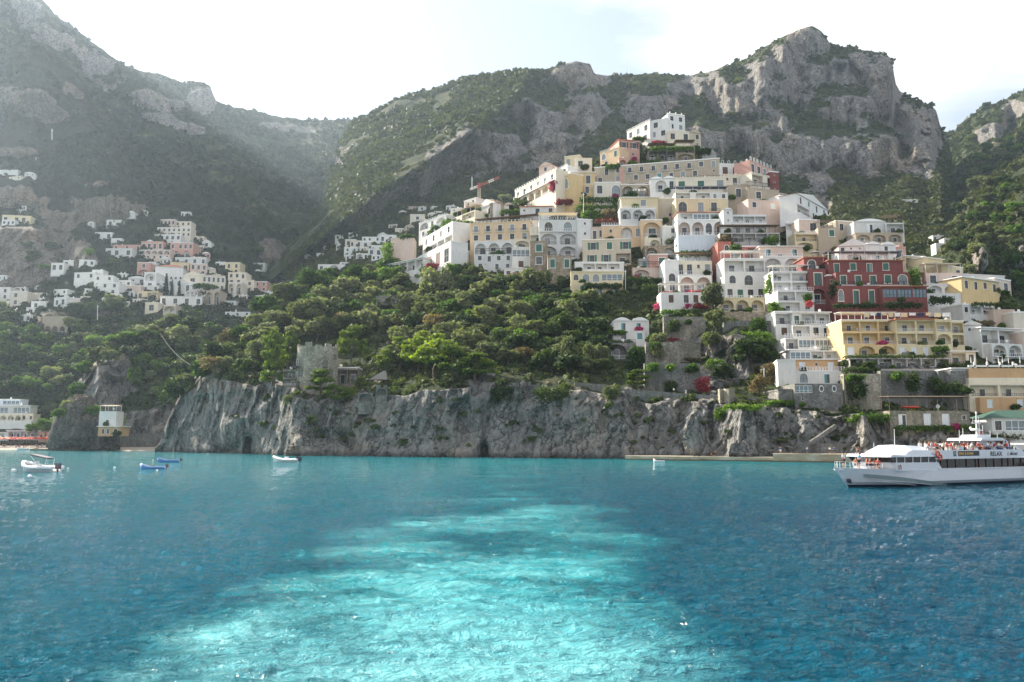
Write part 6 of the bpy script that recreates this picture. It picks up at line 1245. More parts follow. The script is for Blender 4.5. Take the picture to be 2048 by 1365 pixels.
wall_strip('promenade_wall', 'grey promenade wall behind the beach cafe', [(-80, 880, 447), (0, 880, 447), (112, 878, 446)], 4.6, M_masd, 1.0)
def slab(name, label, pts, z0, z1, dep, mat, cat, top=None):
    """quay along (px, Y) points at the water's edge"""
    V = []; Fc = []
    for px, Y in pts:
        x = ray(px, 915)[0] * Y; x2 = ray(px, 915)[0] * (Y + dep); V += [(x, Y, z0), (x, Y, z1), (x2, Y + dep, z1), (x2, Y + dep, z0)]
    for i in range(len(pts) - 1):
        a, b_ = i * 4, i * 4 + 4
        for k in range(4): Fc.append((a + k, a + (k + 1) % 4, b_ + (k + 1) % 4, b_ + k))
    Fc += [(0, 3, 2, 1), tuple(len(V) - 4 + k for k in range(4))]
    return tag(ob(name, me_new(name, V, Fc, [mat])), label, cat)
t = NT('quay_concrete'); g = t.geo(); zz = t.n('ShaderNodeSeparateXYZ', {0: g}).outputs[2]; n1 = t.noise(t.geo((.25, .25, 1.2)), 1.0, 5, .65)
c_ = t.mix(t.ramp(n1, [(.35, 0.), (.65, 1.)]), (.30, .22, .13), (.46, .41, .33)); c_ = t.mix(t.ramp(t.math('ADD', zz, t.math('MULTIPLY', n1, .5)), [(.45, .9), (.75, 0.)]), c_, (.09, .065, .035))
M_quay = t.out(t.bsdf(c_, .9, t.bump(n1, .5, .1)))
slab('quay', 'low rusty-edged concrete landing along the cliff foot', [(1250, 212), (1330, 206), (1430, 200), (1550, 193)], -2, 1.05, 16, M_quay, 'quay')
slab('quay', 'higher pale concrete quay behind the ferry bow', [(1546, 191.5), (1600, 189), (1700, 184), (1850, 178), (2150, 170)], -2, 1.95, 22, M_quay, 'quay')
awall('angled ramp wall climbing from the quay to the path', 1604, 1700, 888, 900, M_masd, Y=197, name='ramp_wall')
def stairs():
    mb = MB()
    for i in range(26):
        p = at(1600 + i * 2.8, 898 - i * 1.9, 196 + i * .12); mb.box(p.x, p.x + .55, p.y, p.y + 1.2, p.z - .7, p.z + .2)
    tag(mb.obj('stairway', [M_masd]), 'stone stairway slanting up the cliff from the quay', 'stairway')
stairs()
# reed shed posts and red canoe on the boat store
c = at(1822, 818, 211.5); mb = MB()
mb.ball((0, 0, 0), 2.6, .5, .35, 12, 6); tag(mb.obj('canoe', [M_red], None, (c.x, c.y, c.z + .4), None, True), 'red canoe lying on top of the stone boat store', 'canoe')
awall('white-edged terrace rail wall of the restaurant above the dark wall', 1700, 1896, 738, 742, M_slab, Y=231, name='terrace_wall')
# laundry lines
def laundry(label, px0, px1, py, Y, n, hpx=9):
    r = random.Random(n); g_ = empty('clothes_line', at(px0, py, Y), 0, label, 'clothes line'); w_ = at(px1, py, Y).x - g_.location.x; hh = hpx / F * Y
    mb = MB(); mb.tube((0, 0, 0), (w_, 0, 0), .03, n=4); mb.tube((0, 0, -hh * 1.6), (0, 0, .2), .06); mb.tube((w_, 0, -hh * 1.6), (w_, 0, .2), .06); mb.obj('line', [M_rail], g_)
    for i in range(n):
        x = w_ * (i + .1) / n; ww = w_ / n * r.uniform(.5, .85); V = []; Fc = []; h = hh * r.uniform(.6, 1.1)
        for k in range(7):
            for y in (-.02, .02): V += [(x + ww * k / 6, .12 * math.sin(k * 2) + y, 0), (x + ww * k / 6, .2 * math.sin(k * 2 + 1) + y, -h)]
        for k in range(6): a = k * 4; Fc += [(a, a + 1, a + 5, a + 4), (a + 2, a + 6, a + 7, a + 3)]
        ob('cloth', me_new('cloth', V, Fc, [r.choice([M_canv, M_canv, M_navy, M_canvy, M_canv])]), g_)
laundry('white sheets drying on the roof of the yellow hotel', 1728, 1800, 626, 249, 6); laundry('sheets and dark towel on the right roof of the yellow hotel', 1800, 1900, 626, 248, 6); laundry('white washing hung over the two wide stone arches', 1264, 1292, 378, 390, 5, 5)
# roof parasols
def parasol(label, px, pyT, pyB, Y, mat, grp=None, name='parasol', wpx=22, closed=False):
    c = at(px, pyB, Y); h = at(px, pyT, Y).z - c.z; r = wpx / 2 / F * Y; K = empty(name, c, 0, label, 'parasol', grp)
    k = ('par', mat.name, closed)
    if k not in _u:
        mb = MB(); n = 8
        if closed: ringwall(mb, 0, 0, .16, .02, .45, 1, 8)
        else:
            V = [(0, 0, 1)] + [(math.cos(2 * math.pi * i / n), math.sin(2 * math.pi * i / n), .74) for i in range(n)] + [(.98 * math.cos(2 * math.pi * i / n), .98 * math.sin(2 * math.pi * i / n), .66) for i in range(n)]
            mb.add(V, [(0, 1 + i, 1 + (i + 1) % n) for i in range(n)] + [(1 + i, 9 + i, 9 + (i + 1) % n, 1 + (i + 1) % n) for i in range(n)])
        p = MB(); p.tube((0, 0, 0), (0, 0, 1), .02, n=5); _u[k] = (mb.mesh('canopy', [mat]), p.mesh('pole', [M_rail]))
    a, b_ = _u[k]; ob('canopy', a, K, None, None, (r, r, h)); ob('pole', b_, K, None, None, (1.5, 1.5, h))
for i, (x, col) in enumerate(((1630, M_canv), (1262 + 12, M_canv))): parasol(('white parasol open over the ochre arch terrace', 'white parasol beside the bright hilltop terrace')[i], x, (502, 284)[i], (514, 296)[i], (318, 420)[i], col)
for i in range(7): parasol('closed white parasol on the roof terrace of the orange hotel', (1943, 1950, 1975, 1998, 2006, 2018, 2041)[i], 712, 737, 224 + i % 2, M_canv, 'closed parasols on the orange hotel roof', closed=True, wpx=10)
rr = random.Random(4)
for i in range(24):
    x = -8 + i * 5.0 + rr.uniform(-1, 1); row = i % 3; col = (M_red, M_red, plain('orange_canvas', (.75, .22, .05), .9))[rr.randrange(3)] if x > 24 else (M_canvy, M_red)[rr.randrange(2)]
    Yu = 424 + row * 5; parasol(('red', 'orange-red', 'scarlet')[row] + ' beach parasol in the ' + ('front', 'middle', 'back')[row] + ' row on the far beach', x, 875 - row, 888 - row, Yu, col if row else M_red, 'beach parasols, ' + ('front', 'middle', 'back')[row] + ' row', 'beach_parasol', 13)

for a in (('shrub', 'grassy scrub on top of the dark rock stack', 118, 168, 800, 816, F_olv, 366), ('shrub', 'green tuft on the seaward side of the rock stack', 104, 128, 816, 834, F_grn, 362), ('creeper', 'creeper over the shoulder beside the orange cabin', 168, 196, 812, 830, F_grn, 364), ('shrub', 'leafy bush right of the white cabin over the cove', 226, 246, 832, 852, F_grn, 372)): bush(*a)

for a in (('ivy', 'green patch growing high on the tall wall under the bougainvillea', 1338, 1358, 640, 664, F_dk, 300), ('ivy', 'small creeper patch at the top right of the bougainvillea wall', 1370, 1384, 640, 648, F_grn, 300), ('ivy', 'trailing plants along the top of the garden wall with the niche', 1300, 1322, 684, 700, F_grn, 290), ('shrub', 'wiry tree against the garden wall with the niche', 1306, 1326, 690, 716, F_olv, 286), ('ivy', 'creeper hanging over the left end of the lower stone wall', 1296, 1320, 726, 744, F_grn, 270), ('ivy', 'creeper hanging in the middle of the lower stone wall', 1334, 1350, 728, 742, F_lim, 270), ('ivy', 'creeper at the right end of the lower stone wall', 1372, 1398, 728, 746, F_grn, 270), ('shrub', 'dark shrub at the foot of the lower stone wall', 1330, 1352, 762, 786, F_dk, 262),
 ('ivy', 'broad ivy stain on the dark wall under the restaurant', 1784, 1806, 742, 764, F_grn, 226), ('ivy', 'long ivy streak on the dark wall under the restaurant', 1822, 1834, 744, 788, F_dk, 226), ('ivy', 'ivy tumbling at the right corner of the dark restaurant wall', 1866, 1884, 752, 790, F_dk, 226), ('ivy', 'ivy over the top of the pale tall wall beneath the hedge', 1696, 1730, 748, 764, F_grn, 230), ('ivy', 'ivy trail in the middle of the pale tall wall', 1712, 1724, 762, 800, F_dk, 229), ('creeper', 'creeper on the shaded cellar wall corner', 1500, 1536, 634, 662, F_grn, 296), ('pine_bough', 'low pine bough spreading over the ledge right of the tower foot', 668, 716, 770, 800, F_pin, 268), ('shrub', 'green tuft in the rocks at the left tower foot', 566, 600, 790, 806, F_olv, 270)): bush(*a)
# ------------------------------------------------------------------ people
M_skin = plain('skin', (.45, .26, .18), .6); M_hair = plain('hair', (.05, .03, .02), .8)
CL = dict(white=plain('white_cloth', (.75, .74, .72), .9), red=plain('red_cloth', (.55, .06, .05), .9), blue=plain('blue_cloth', (.06, .12, .35), .9), pale_blue=plain('pale_blue_cloth', (.35, .55, .68), .9), dark=plain('dark_cloth', (.03, .03, .04), .9), orange=plain('orange_cloth', (.65, .22, .08), .9))
def skin_mesh(V, E, R, name, mat, lv=1):
    me = bpy.data.meshes.new(name); me.from_pydata(V, E, []); o = bpy.data.objects.new(name, me); COL.objects.link(o)
    m = o.modifiers.new('s', 'SKIN'); o.modifiers.new('u', 'SUBSURF').levels = lv
    for i, r in enumerate(R): me.skin_vertices[0].data[i].radius = (r, r)
    me.skin_vertices[0].data[0].use_root = True
    dg = bpy.context.evaluated_depsgraph_get(); n = bpy.data.meshes.new_from_object(o.evaluated_get(dg)); n.name = name; n.materials.clear(); n.materials.append(mat)
    for p in n.polygons: p.use_smooth = True
    bpy.data.objects.remove(o); return n
def person_meshes(pose):
    """one continuous skinned body; sitting figures have the hip at 0.45 m"""
    if pose == 'stand':
        V = [(0, 0, .95), (0, 0, 1.15), (0, 0, 1.38), (0, -.01, 1.50), (0, -.02, 1.63), (0, -.02, 1.74), (.17, 0, 1.40), (.24, .02, 1.14), (.23, -.10, .90), (.22, -.14, .80), (-.17, 0, 1.40), (-.24, .02, 1.14), (-.24, -.06, .90), (-.23, -.09, .80), (.10, 0, .88), (.11, -.02, .50), (.12, .02, .08), (.13, -.12, .03), (-.10, 0, .88), (-.12, .03, .50), (-.13, .06, .08), (-.14, -.08, .03)]
    elif pose == 'lean':
        V = [(0, 0, .95), (0, -.05, 1.13), (0, -.13, 1.34), (0, -.17, 1.46), (0, -.22, 1.58), (0, -.23, 1.68), (.17, -.13, 1.36), (.26, -.20, 1.12), (.20, -.42, 1.06), (.18, -.50, 1.05), (-.17, -.13, 1.36), (-.26, -.20, 1.12), (-.20, -.42, 1.06), (-.18, -.50, 1.05), (.10, 0, .88), (.11, .03, .50), (.12, .06, .08), (.13, -.08, .03), (-.10, 0, .88), (-.12, -.06, .50), (-.13, -.03, .08), (-.14, -.16, .03)]
    else:
        V = [(0, 0, .50), (0, .02, .70), (0, .02, .95), (0, .0, 1.06), (0, -.02, 1.19), (0, -.02, 1.29), (.17, .02, .96), (.25, 0, .72), (.18, -.26, .62), (.14, -.33, .60), (-.17, .02, .96), (-.25, .0, .72), (-.18, -.26, .62), (-.14, -.33, .60), (.10, -.04, .47), (.12, -.44, .47), (.12, -.42, .08), (.13, -.55, .03), (-.10, -.04, .47), (-.12, -.44, .47), (-.13, -.46, .08), (-.14, -.58, .03)]
    E = [(0, 1), (1, 2), (2, 3), (3, 4), (4, 5), (2, 6), (6, 7), (7, 8), (8, 9), (2, 10), (10, 11), (11, 12), (12, 13), (0, 14), (14, 15), (15, 16), (16, 17), (0, 18), (18, 19), (19, 20), (20, 21)]
    R = [.13, .12, .14, .055, .095, .085, .06, .048, .04, .035, .06, .048, .04, .035, .095, .065, .045, .04, .095, .065, .045, .04]
    body = skin_mesh(V, E, R, 'person', M_skin)
    sh = [V[i] for i in (0, 1, 2, 6, 7, 10, 11)]; shirt = lambda c: skin_mesh(sh, [(0, 1), (1, 2), (2, 3), (3, 4), (2, 5), (5, 6)], [.155, .145, .165, .085, .065, .085, .065], 'shirt', CL[c])
    tr = [V[i] for i in (0, 14, 15, 18, 19)]; shorts = lambda c: skin_mesh(tr, [(0, 1), (1, 2), (0, 3), (3, 4)], [.15, .12, .085, .12, .085], 'trousers', CL[c])
    mb = MB(); h = V[5]; mb.ball((h[0], h[1] + .025, h[2] - .015), .105, .115, .10, 10, 6); hair = mb.mesh('hair', [M_hair], True)
    return body, {c: shirt(c) for c in ('white', 'red', 'blue', 'pale_blue', 'orange')}, {c: shorts(c) for c in ('dark', 'white', 'blue')}, hair
PM = {p: person_meshes(p) for p in ('stand', 'lean', 'sit')}
def person(loc, rz, pose, top, low, label, group=None, parts=True):
    b, s, t_, h = PM[pose]; o = ob('person', b, None, loc, (0, 0, rz)); tag(o, label, 'person', group)
    ob('shirt', s[top], o); ob('trousers', t_[low], o); ob('hair', h, o); return o
# ------------------------------------------------------------------ boats
M_hull = plain('ferry_white', (.62, .64, .68), .35); M_hullg = plain('hull_grey_green', (.22, .28, .29), .35); M_boot = plain('boot_topping', (.012, .018, .04), .4); M_tint = plain('tinted_window', (.016, .012, .010), .15, **{'Specular IOR Level': .45}); M_fbrown = plain('funnel_brown', (.12, .05, .04), .5); M_gold = plain('gold_letter', (.70, .45, .12), .5); M_ink = plain('dark_letter', (.02, .02, .04), .5); M_ring = plain('lifebuoy_red', (.70, .10, .04), .6)
def text(s_, size, M4, mat, name, parent, shear=0, ext=.012):
    cu = bpy.data.curves.new('t', 'FONT'); cu.body = s_; cu.size = size; cu.extrude = ext; cu.shear = shear; cu.offset = .006
    o = bpy.data.objects.new('t', cu); COL.objects.link(o); dg = bpy.context.evaluated_depsgraph_get(); me = bpy.data.meshes.new_from_object(o.evaluated_get(dg)); bpy.data.objects.remove(o)
    me.materials.clear(); me.materials.append(mat); me.transform(M4); me.name = name; return ob(name, me, parent)
def ferry():
    SF = .90; A = Vector((37.4, 91.0, 0)); th = math.radians(26.5); Rm = Matrix.Rotation(th, 4, 'Z'); Fy = empty('passenger_ferry', A, th, 'white two-deck passenger ferry crowded with tourists, bow pointing to the left', 'ferry'); Fy.scale = (SF, SF, SF)
    # local: x from bow (0) to stern (34), y away from us, z up ; half beam 3.4
    HB = 3.4
    def hb(x): return HB * min(1, max(0.02, 1 - (1 - min(1, (x + 1.6) / 11)) ** 2.1)) * (1 if x < 30 else 1 - .02 * (x - 30))
    st = [-1.7, -1.2, -.4, .8, 2.2, 4, 6, 8.5, 12, 16, 20, 25, 30, 33.5]; V = []; Fc = []; mi = []
    zd = lambda x: 2.15 + .35 * max(0, 1 - x / 12) ** 1.5
    for x in st:
        k = max(0, 1 - x / 11); xw = x + 2.6 * max(0, 1 - (x + 1.7) / 9)        # rake: lower points sit further aft
        d = hb(x); zz = zd(x)
        prof = [(xw, .0, -.9), (xw, d * (1 - .35 * k) * .78, -.35), (xw * .8 + x * .2, d * (1 - .25 * k) * .9, .40), (xw * .6 + x * .4, d * (1 - .14 * k), .75), (x, d, zz)]
        V += [(a, -b_, c_) for a, b_, c_ in prof] + [(a, b_, c_) for a, b_, c_ in prof[::-1]]
    n = 10
    for i in range(len(st) - 1):
        for j in range(n - 1):
            Fc.append((i * n + j, i * n + j + 1, (i + 1) * n + j + 1, (i + 1) * n + j)); mi.append(2 if j in (1, 7) else (2 if j in (0, 8) else 0))
        Fc.append((i * n + 9, i * n, (i + 1) * n, (i + 1) * n + 9)); mi.append(2)
    Fc.append(tuple(range((len(st) - 1) * n, len(st) * n))[::-1]); mi.append(0); Fc.append(tuple(range(n))); mi.append(0)
    hull = ob('hull', me_new('hull', V, Fc, [M_hull, M_hullg, M_boot], mi), Fy)
    # grey-green swoosh on the bow flank, with two pale pinstripes
    def flank(x, z):
        x = max(-1.6, x); k = max(0, 1 - x / 11); d = hb(x); t = (z - .75) / (zd(x) - .75); t = max(-.6, min(1, t)); y = d * (1 - .14 * k) * (1 - t) + d * t if t > 0 else d * (1 - .14 * k) * (1 + .16 * t)
        return y
    def strip(name, top, bot, x0, x1, mat, off=.03, nn=16):
        V = []
        for i in range(nn + 1):
            x = x0 + (x1 - x0) * i / nn
            for f in (bot, top):
                z = f((x - x0) / (x1 - x0)); xx = x + 2.6 * max(0, 1 - (x + 1.7) / 9) * .4 * max(0, 1 - (z - .12) / 2); V.append((xx, -flank(x, z) - off, z)); 
            for f in (bot, top):
                z = f((x - x0) / (x1 - x0)); xx = x + 2.6 * max(0, 1 - (x + 1.7) / 9) * .4 * max(0, 1 - (z - .12) / 2); V.append((xx, -flank(x, z) + .05, z))
        Fc = []
        for i in range(nn): a = 4 * i; Fc += [(a, a + 4, a + 5, a + 1), (a + 1, a + 5, a + 7, a + 3), (a, a + 2, a + 6, a + 4)]
        ob(name, me_new(name, V, Fc, [mat]), Fy)
    strip('hull_stripe', lambda t: 1.75 - 1.5 * t ** 1.3, lambda t: 1.45 - 1.28 * min(1, t * 1.25) ** .8, 1.5, 15, M_hullg)
    strip('hull_stripe', lambda t: 1.22 - .9 * t, lambda t: 1.15 - .9 * t, 2.0, 12, M_hull, .05); strip('hull_stripe', lambda t: .9 - .6 * t, lambda t: .85 - .6 * t, 2.6, 9, M_hull, .05)
    def prism(name, prof, y0, y1, mats, m=0, parent=Fy, y0b=None):
        k = len(prof); V = [(x, y0, z) for x, z in prof] + [(x, y1, z) for x, z in prof]
        return ob(name, me_new(name, V, [tuple(range(k)), tuple(range(k, 2 * k))[::-1]] + [(i, k + i, k + (i + 1) % k, (i + 1) % k) for i in range(k)], mats), parent)
    prism('foredeck', [(-1.2, 2.42), (8, 2.2), (33.4, 2.16), (33.4, 2.0), (-1.2, 2.2)], -HB * .15, HB * .15, [M_hull])
    V = []; Fc = []
    for x in st: V += [(x, -hb(x) * .97, zd(x) - .02), (x, hb(x) * .97, zd(x) - .02)]
    for i in range(len(st) - 1): Fc.append((2 * i, 2 * i + 2, 2 * i + 3, 2 * i + 1))
    ob('deck', me_new('deck', V, Fc, [M_slab]), Fy)
    # lower wall below bridge windows, cabin body
    prism('cabin', [(5.6, 2.1), (5.3, 3.15), (13.5, 3.1), (14.2, 2.1)], -HB * .97, HB * .97, [M_hull])
    prism('cabin', [(13.2, 2.1), (13.2, 3.55), (32.2, 3.55), (32.2, 2.1)], -HB * .90, HB * .90, [M_tint])
    # bridge: window band raked forward, round white brow over it
    prism('bridge_windows', [(5.4, 3.12), (4.4, 3.85), (14.4, 3.85), (13.6, 3.12)], -HB * .94, HB * .94, [M_tint])
    mb = MB()
    for i in range(6): x = 5.6 + i * 1.5; mb.box(x, x + .09, -HB * .965, -HB * .93, 3.1, 3.87)
    mb.obj('window_bars', [M_rail], Fy)
    pf = [(4.1, 3.83), (4.5, 4.15), (7.4, 4.3), (7.9, 4.85), (9.0, 5.25), (12.0, 5.15), (14.0, 4.8), (14.4, 3.83)]
    mb = MB(); rings = []
    for y, f in ((-HB * 1.0, .0), (-HB * .92, .6), (-HB * .6, 1.), (0, 1.06), (HB * .6, 1.), (HB * .92, .6), (HB, .0)): rings.append([(x + (1 - f) * .3 * (1 if x < 9 else -1), y, 3.83 + (z - 3.83) * f if z > 4.2 else z) for x, z in pf])
    K = len(pf); VV = [p for r_ in rings for p in r_]; FF = [(i * K + j, i * K + (j + 1) % K, (i + 1) * K + (j + 1) % K, (i + 1) * K + j) for i in range(6) for j in range(K)] + [tuple(range(K))[::-1], tuple(range(6 * K, 7 * K))]
    ob('bridge_roof', me_new('bridge_roof', VV, FF, [M_hull], smooth=False), Fy)
    # window bars along the saloon
    mb = MB()
    for x in (14.2, 15.6, 17.2, 19.4, 21.3, 22.0, 23.5, 25.2, 27.0, 28.3, 29.6, 31.2): mb.box(x, x + .08, -HB * .935, -HB * .895, 2.2, 3.5)
    mb.obj('window_bars', [M_fbrown], Fy)
    prism('saloon_sill', [(13.3, 2.05), (13.4, 2.32), (32.3, 2.28), (33.4, 2.05)], -HB * 1.0, HB * 1.0, [M_hull])
    prism('upper_deck', [(12.8, 3.5), (12.6, 3.62), (33.0, 3.62), (33.2, 3.5)], -HB * 1.02, HB * 1.02, [M_hull])
    for sy in (-1, 1):
        prism('bulwark', [(14.0, 3.62), (12.2, 4.3), (14, 4.62), (30.6, 4.66), (32.6, 3.66)], sy * HB * 1.0 - .04, sy * HB * 1.0 + .04, [M_hull])
    prism('transom_rail', [(32.3, 3.6), (32.3, 3.9), (32.4, 3.9), (32.4, 3.6)], -HB, HB, [M_hull])
    # lettering, each line standing on the bulwark
    yb = -HB - .05; R4 = lambda x, z: Matrix.Translation((x, yb, z)) @ Matrix.Rotation(math.pi / 2, 4, 'X')
    mb = MB(); mb.box(17.3, 21.7, yb - .0, yb + .03, 3.86, 4.5); mb.obj('name_board', [M_ink], Fy)
    text('PAUL & SHARK', .46, Matrix.Translation((17.42, yb - .02, 4.02)) @ Matrix.Rotation(math.pi / 2, 4, 'X'), M_gold, 'lettering', Fy, 0, .02)
    mb = MB(); mb.box(16.35, 16.95, yb, yb + .03, 3.84, 4.5); mb.obj('badge', [M_ink], Fy); mb = MB(); mb.ball((16.65, yb, 4.18), .2, .03, .24, 12, 6); mb.obj('badge_emblem', [M_hullg], Fy)
    text('RELAX', .86, R4(24.0, 3.82), M_ink, 'lettering', Fy, 0, .03); text('L alicost', .66, R4(27.7, 3.9), M_ink, 'lettering', Fy, .35, .02)
    # pilothouse on the upper deck
    prism('pilothouse', [(21.9, 3.62), (23.2, 5.0), (24.0, 5.95), (27.8, 5.95), (27.6, 3.62)], -1.9, 1.9, [M_hull])
    prism('pilothouse_side', [(24.1, 3.62), (24.3, 5.3), (28.6, 5.3), (28.6, 3.62)], -2.2, -1.95, [M_hull])
    prism('top_roof', [(23.6, 5.85), (24.0, 6.2), (28.4, 6.25), (29.4, 5.85)], -2.5, 2.5, [M_hull]); prism('roof_locker', [(24.6, 6.2), (25.0, 6.65), (27.6, 6.7), (27.9, 6.2)], -1.2, 1.2, [M_hull])
    prism('windscreen', [(22.6, 4.6), (23.5, 5.8), (24.0, 5.8), (23.3, 4.6)], -1.85, 1.85, [M_tint]); prism('doorway', [(27.7, 3.64), (27.7, 5.8), (28.5, 5.8), (28.5, 3.64)], -1.93, -1.6, [M_fbrown])
    prism('funnel', [(28.9, 3.62), (29.1, 6.2), (31.0, 6.1), (30.9, 3.62)], -1.9, -1.1, [M_fbrown]); mb = MB(); mb.ball((29.95, -1.92, 5.0), .72, .06, .98, 18, 8); em = mb.obj('funnel_emblem', [M_hull], Fy)
    mb = MB(); mb.add([(29.5, -2.0, 4.5), (30.4, -2.0, 4.5), (30.0, -2.0, 5.7), (29.5, -2.04, 4.5), (30.4, -2.04, 4.5), (30.0, -2.04, 5.7)], [(3, 4, 5), (0, 3, 5, 2), (1, 2, 5, 4), (0, 1, 4, 3)]); mb.add([(29.4, -2.04, 4.45), (30.5, -2.04, 4.45), (30.4, -2.04, 4.3), (29.5, -2.04, 4.3)], [(0, 1, 2, 3)]); mb.obj('funnel_emblem', [M_blue], Fy)
    for x, y, z in ((24.7, -2.23, 4.55), (13.2, -HB - .1, 4.15), (13.6, -HB - .12, 3.75)):
        mb = MB(); V = []; n1, n2 = 16, 6
        for i in range(n1):
            for j in range(n2): a = 2 * math.pi * i / n1; b_ = 2 * math.pi * j / n2; q = .33 + .09 * math.cos(b_); V.append((x + q * math.cos(a), y + .09 * math.sin(b_), z + q * math.sin(a)))
        mb.add(V, [(i * n2 + j, i * n2 + (j + 1) % n2, ((i + 1) % n1) * n2 + (j + 1) % n2, ((i + 1) % n1) * n2 + j) for i in range(n1) for j in range(n2)]); mb.obj('lifebuoy', [M_ring], Fy, smooth=True)
    mb = MB(); X = 26.6; mb.tube((X, 0, 6.2), (X + .25, 0, 10.0), .14, .06); mb.tube((X - .9, 0, 8.3), (X + 1.1, 0, 8.3), .05); mb.tube((X - 1.2, 0, 7.3), (X + 1.3, 0, 7.3), .07); mb.tube((X - .6, 0, 8.3), (X - .6, 0, 9.1), .03); mb.tube((X + .7, 0, 7.3), (X + .7, 0, 9.2), .03); mb.ball((X + .25, 0, 9.7), .14); mb.box(X - .7, X + .2, -.5, .5, 7.4, 7.55); mb.ball((X - 1.2, 0, 7.6), .2)
    mb.obj('mast', [M_rail], Fy)
    for x, z0, z1 in ((9.6, 5.1, 7.4), (5.6, 4.1, 5.6), (23.6, 6.0, 7.6), (22.8, 5.6, 7.3), (29.6, 6.1, 7.3), (31.2, 5.0, 6.9), (28.0, 6.1, 8.0)): mb = MB(); mb.tube((x, 0, z0), (x + .1, 0, z1), .05, .03, 5); mb.obj('aerial', [M_rail], Fy)
    for i, (m, a) in enumerate(((M_green, 27.0), (M_canv, 27.45), (M_red, 27.9))): mb = MB(); mb.add([(a, .3, 6.45), (a + .45, .36, 6.4), (a + .45, .3, 7.3), (a, .24, 7.35), (a, .33, 6.45), (a + .45, .39, 6.4), (a + .45, .33, 7.3), (a, .27, 7.35)], [(0, 1, 2, 3), (4, 7, 6, 5), (0, 4, 5, 1), (3, 2, 6, 7)]); mb.obj('flag', [m], Fy)
    mb = MB(); mb.add([(18.4, -1.6, 5.35), (22.5, -1.9, 4.9), (23.6, 1.9, 5.0), (18.4, 1.6, 5.45), (18.4, -1.6, 5.40), (22.5, -1.9, 4.95), (23.6, 1.9, 5.05), (18.4, 1.6, 5.5)], [(0, 3, 2, 1), (4, 5, 6, 7), (0, 1, 5, 4), (1, 2, 6, 5), (2, 3, 7, 6), (3, 0, 4, 7)]); mb.obj('sunshade', [M_canv], Fy)
    # bow rail
    mb = MB(); P = [(x, -hb(x) * .93, zd(x)) for x in (-1.3, -.4, .8, 2.2, 4, 6)]
    for sgn in (1, -1):
        Q = [(a, b_ * sgn, c_) for a, b_, c_ in P]
        for p, q in zip(Q[:-1], Q[1:]):
            for h in (.35, .75): mb.tube((p[0], p[1], p[2] + h), (q[0], q[1], q[2] + h), .03, n=4)
        for p in Q: mb.tube(p, (p[0], p[1], p[2] + .75), .03, n=4)
    mb.obj('bow_rail', [M_rail], Fy)
    mb = MB(); mb.ball((.2, -.55, .9), .35, .2, .3); mb.tube((-.2, -.6, 1.1), (.6, -.55, .6), .08); mb.obj('anchor', [M_ink], Fy, smooth=True)
    tag(MB().ball((0, 0, 0), .62, .62, .8, 16, 10).obj('fender', [plain('fender_rubber', (.45, .55, .55), .5)], None, A + Rm @ (Vector((32.9, -HB - .6, 2.0)) * SF), None, True), 'big round grey fender hanging at the ferry stern', 'fender')
    mb = MB(); mb.tube((29.3 + 2, -2.3, 5.2), (32.8, -2.5, 4.2), .14); mb.box(32.4, 33.2, -3.0, -2.0, 3.2, 4.3); mb.obj('gangway', [M_hull], Fy)
    r = random.Random(5); W2 = lambda x, y, z: A + Rm @ (Vector((x, y, z)) * SF)
    cols = ['white', 'white', 'red', 'orange', 'white', 'pale_blue', 'red', 'white']; i = 0
    for row, y in enumerate((-2.7, -1.9, -1.0)):
        x = 12.2 if row < 2 else 14.5
        while x < (29.2 if row == 0 else 23.5):
            c_ = cols[(i * 5 + row) % 8]; pz = 3.62 if x > 14.0 else 4.1
            person(W2(x, y + r.uniform(-.15, .15), pz + (.30 if r.random() < .5 else .12)), th + r.choice([0, .4, -.5, 3.0, 1.5]), 'sit' if r.random() < .7 else 'lean', c_, r.choice(['dark', 'white', 'blue']), 'passenger in a %s top in the %s row on the ferry upper deck' % (c_.replace('_', ' '), ('railing', 'middle', 'inner')[row]), 'passengers on the ferry upper deck'); x += r.uniform(.62, .95); i += 1
    for x, y, c_, p_ in ((-.2, -.2, 'white', 'stand'), (1.7, -.9, 'pale_blue', 'lean'), (2.6, .3, 'orange', 'sit'), (3.1, -1.4, 'red', 'sit'), (3.7, -.4, 'orange', 'sit'), (4.2, -1.7, 'red', 'sit'), (4.8, -.7, 'orange', 'sit'), (6.2, -3.0, 'white', 'sit')):
        person(W2(x, y, zd(x) + (-.0 if p_ != 'sit' else -.05)), th + r.uniform(-1, 1), p_, c_, 'dark', dict(stand='crew member in white standing at the very tip of the ferry bow', lean='crew member in pale blue bending over the ferry bow rail', sit='tourist in a %s top sitting on the ferry foredeck' % c_)[p_], 'people on the ferry foredeck' if p_ == 'sit' else None)
    # bow wave and wake flecks
    V = []; Fc = []
    return Fy
ferry()
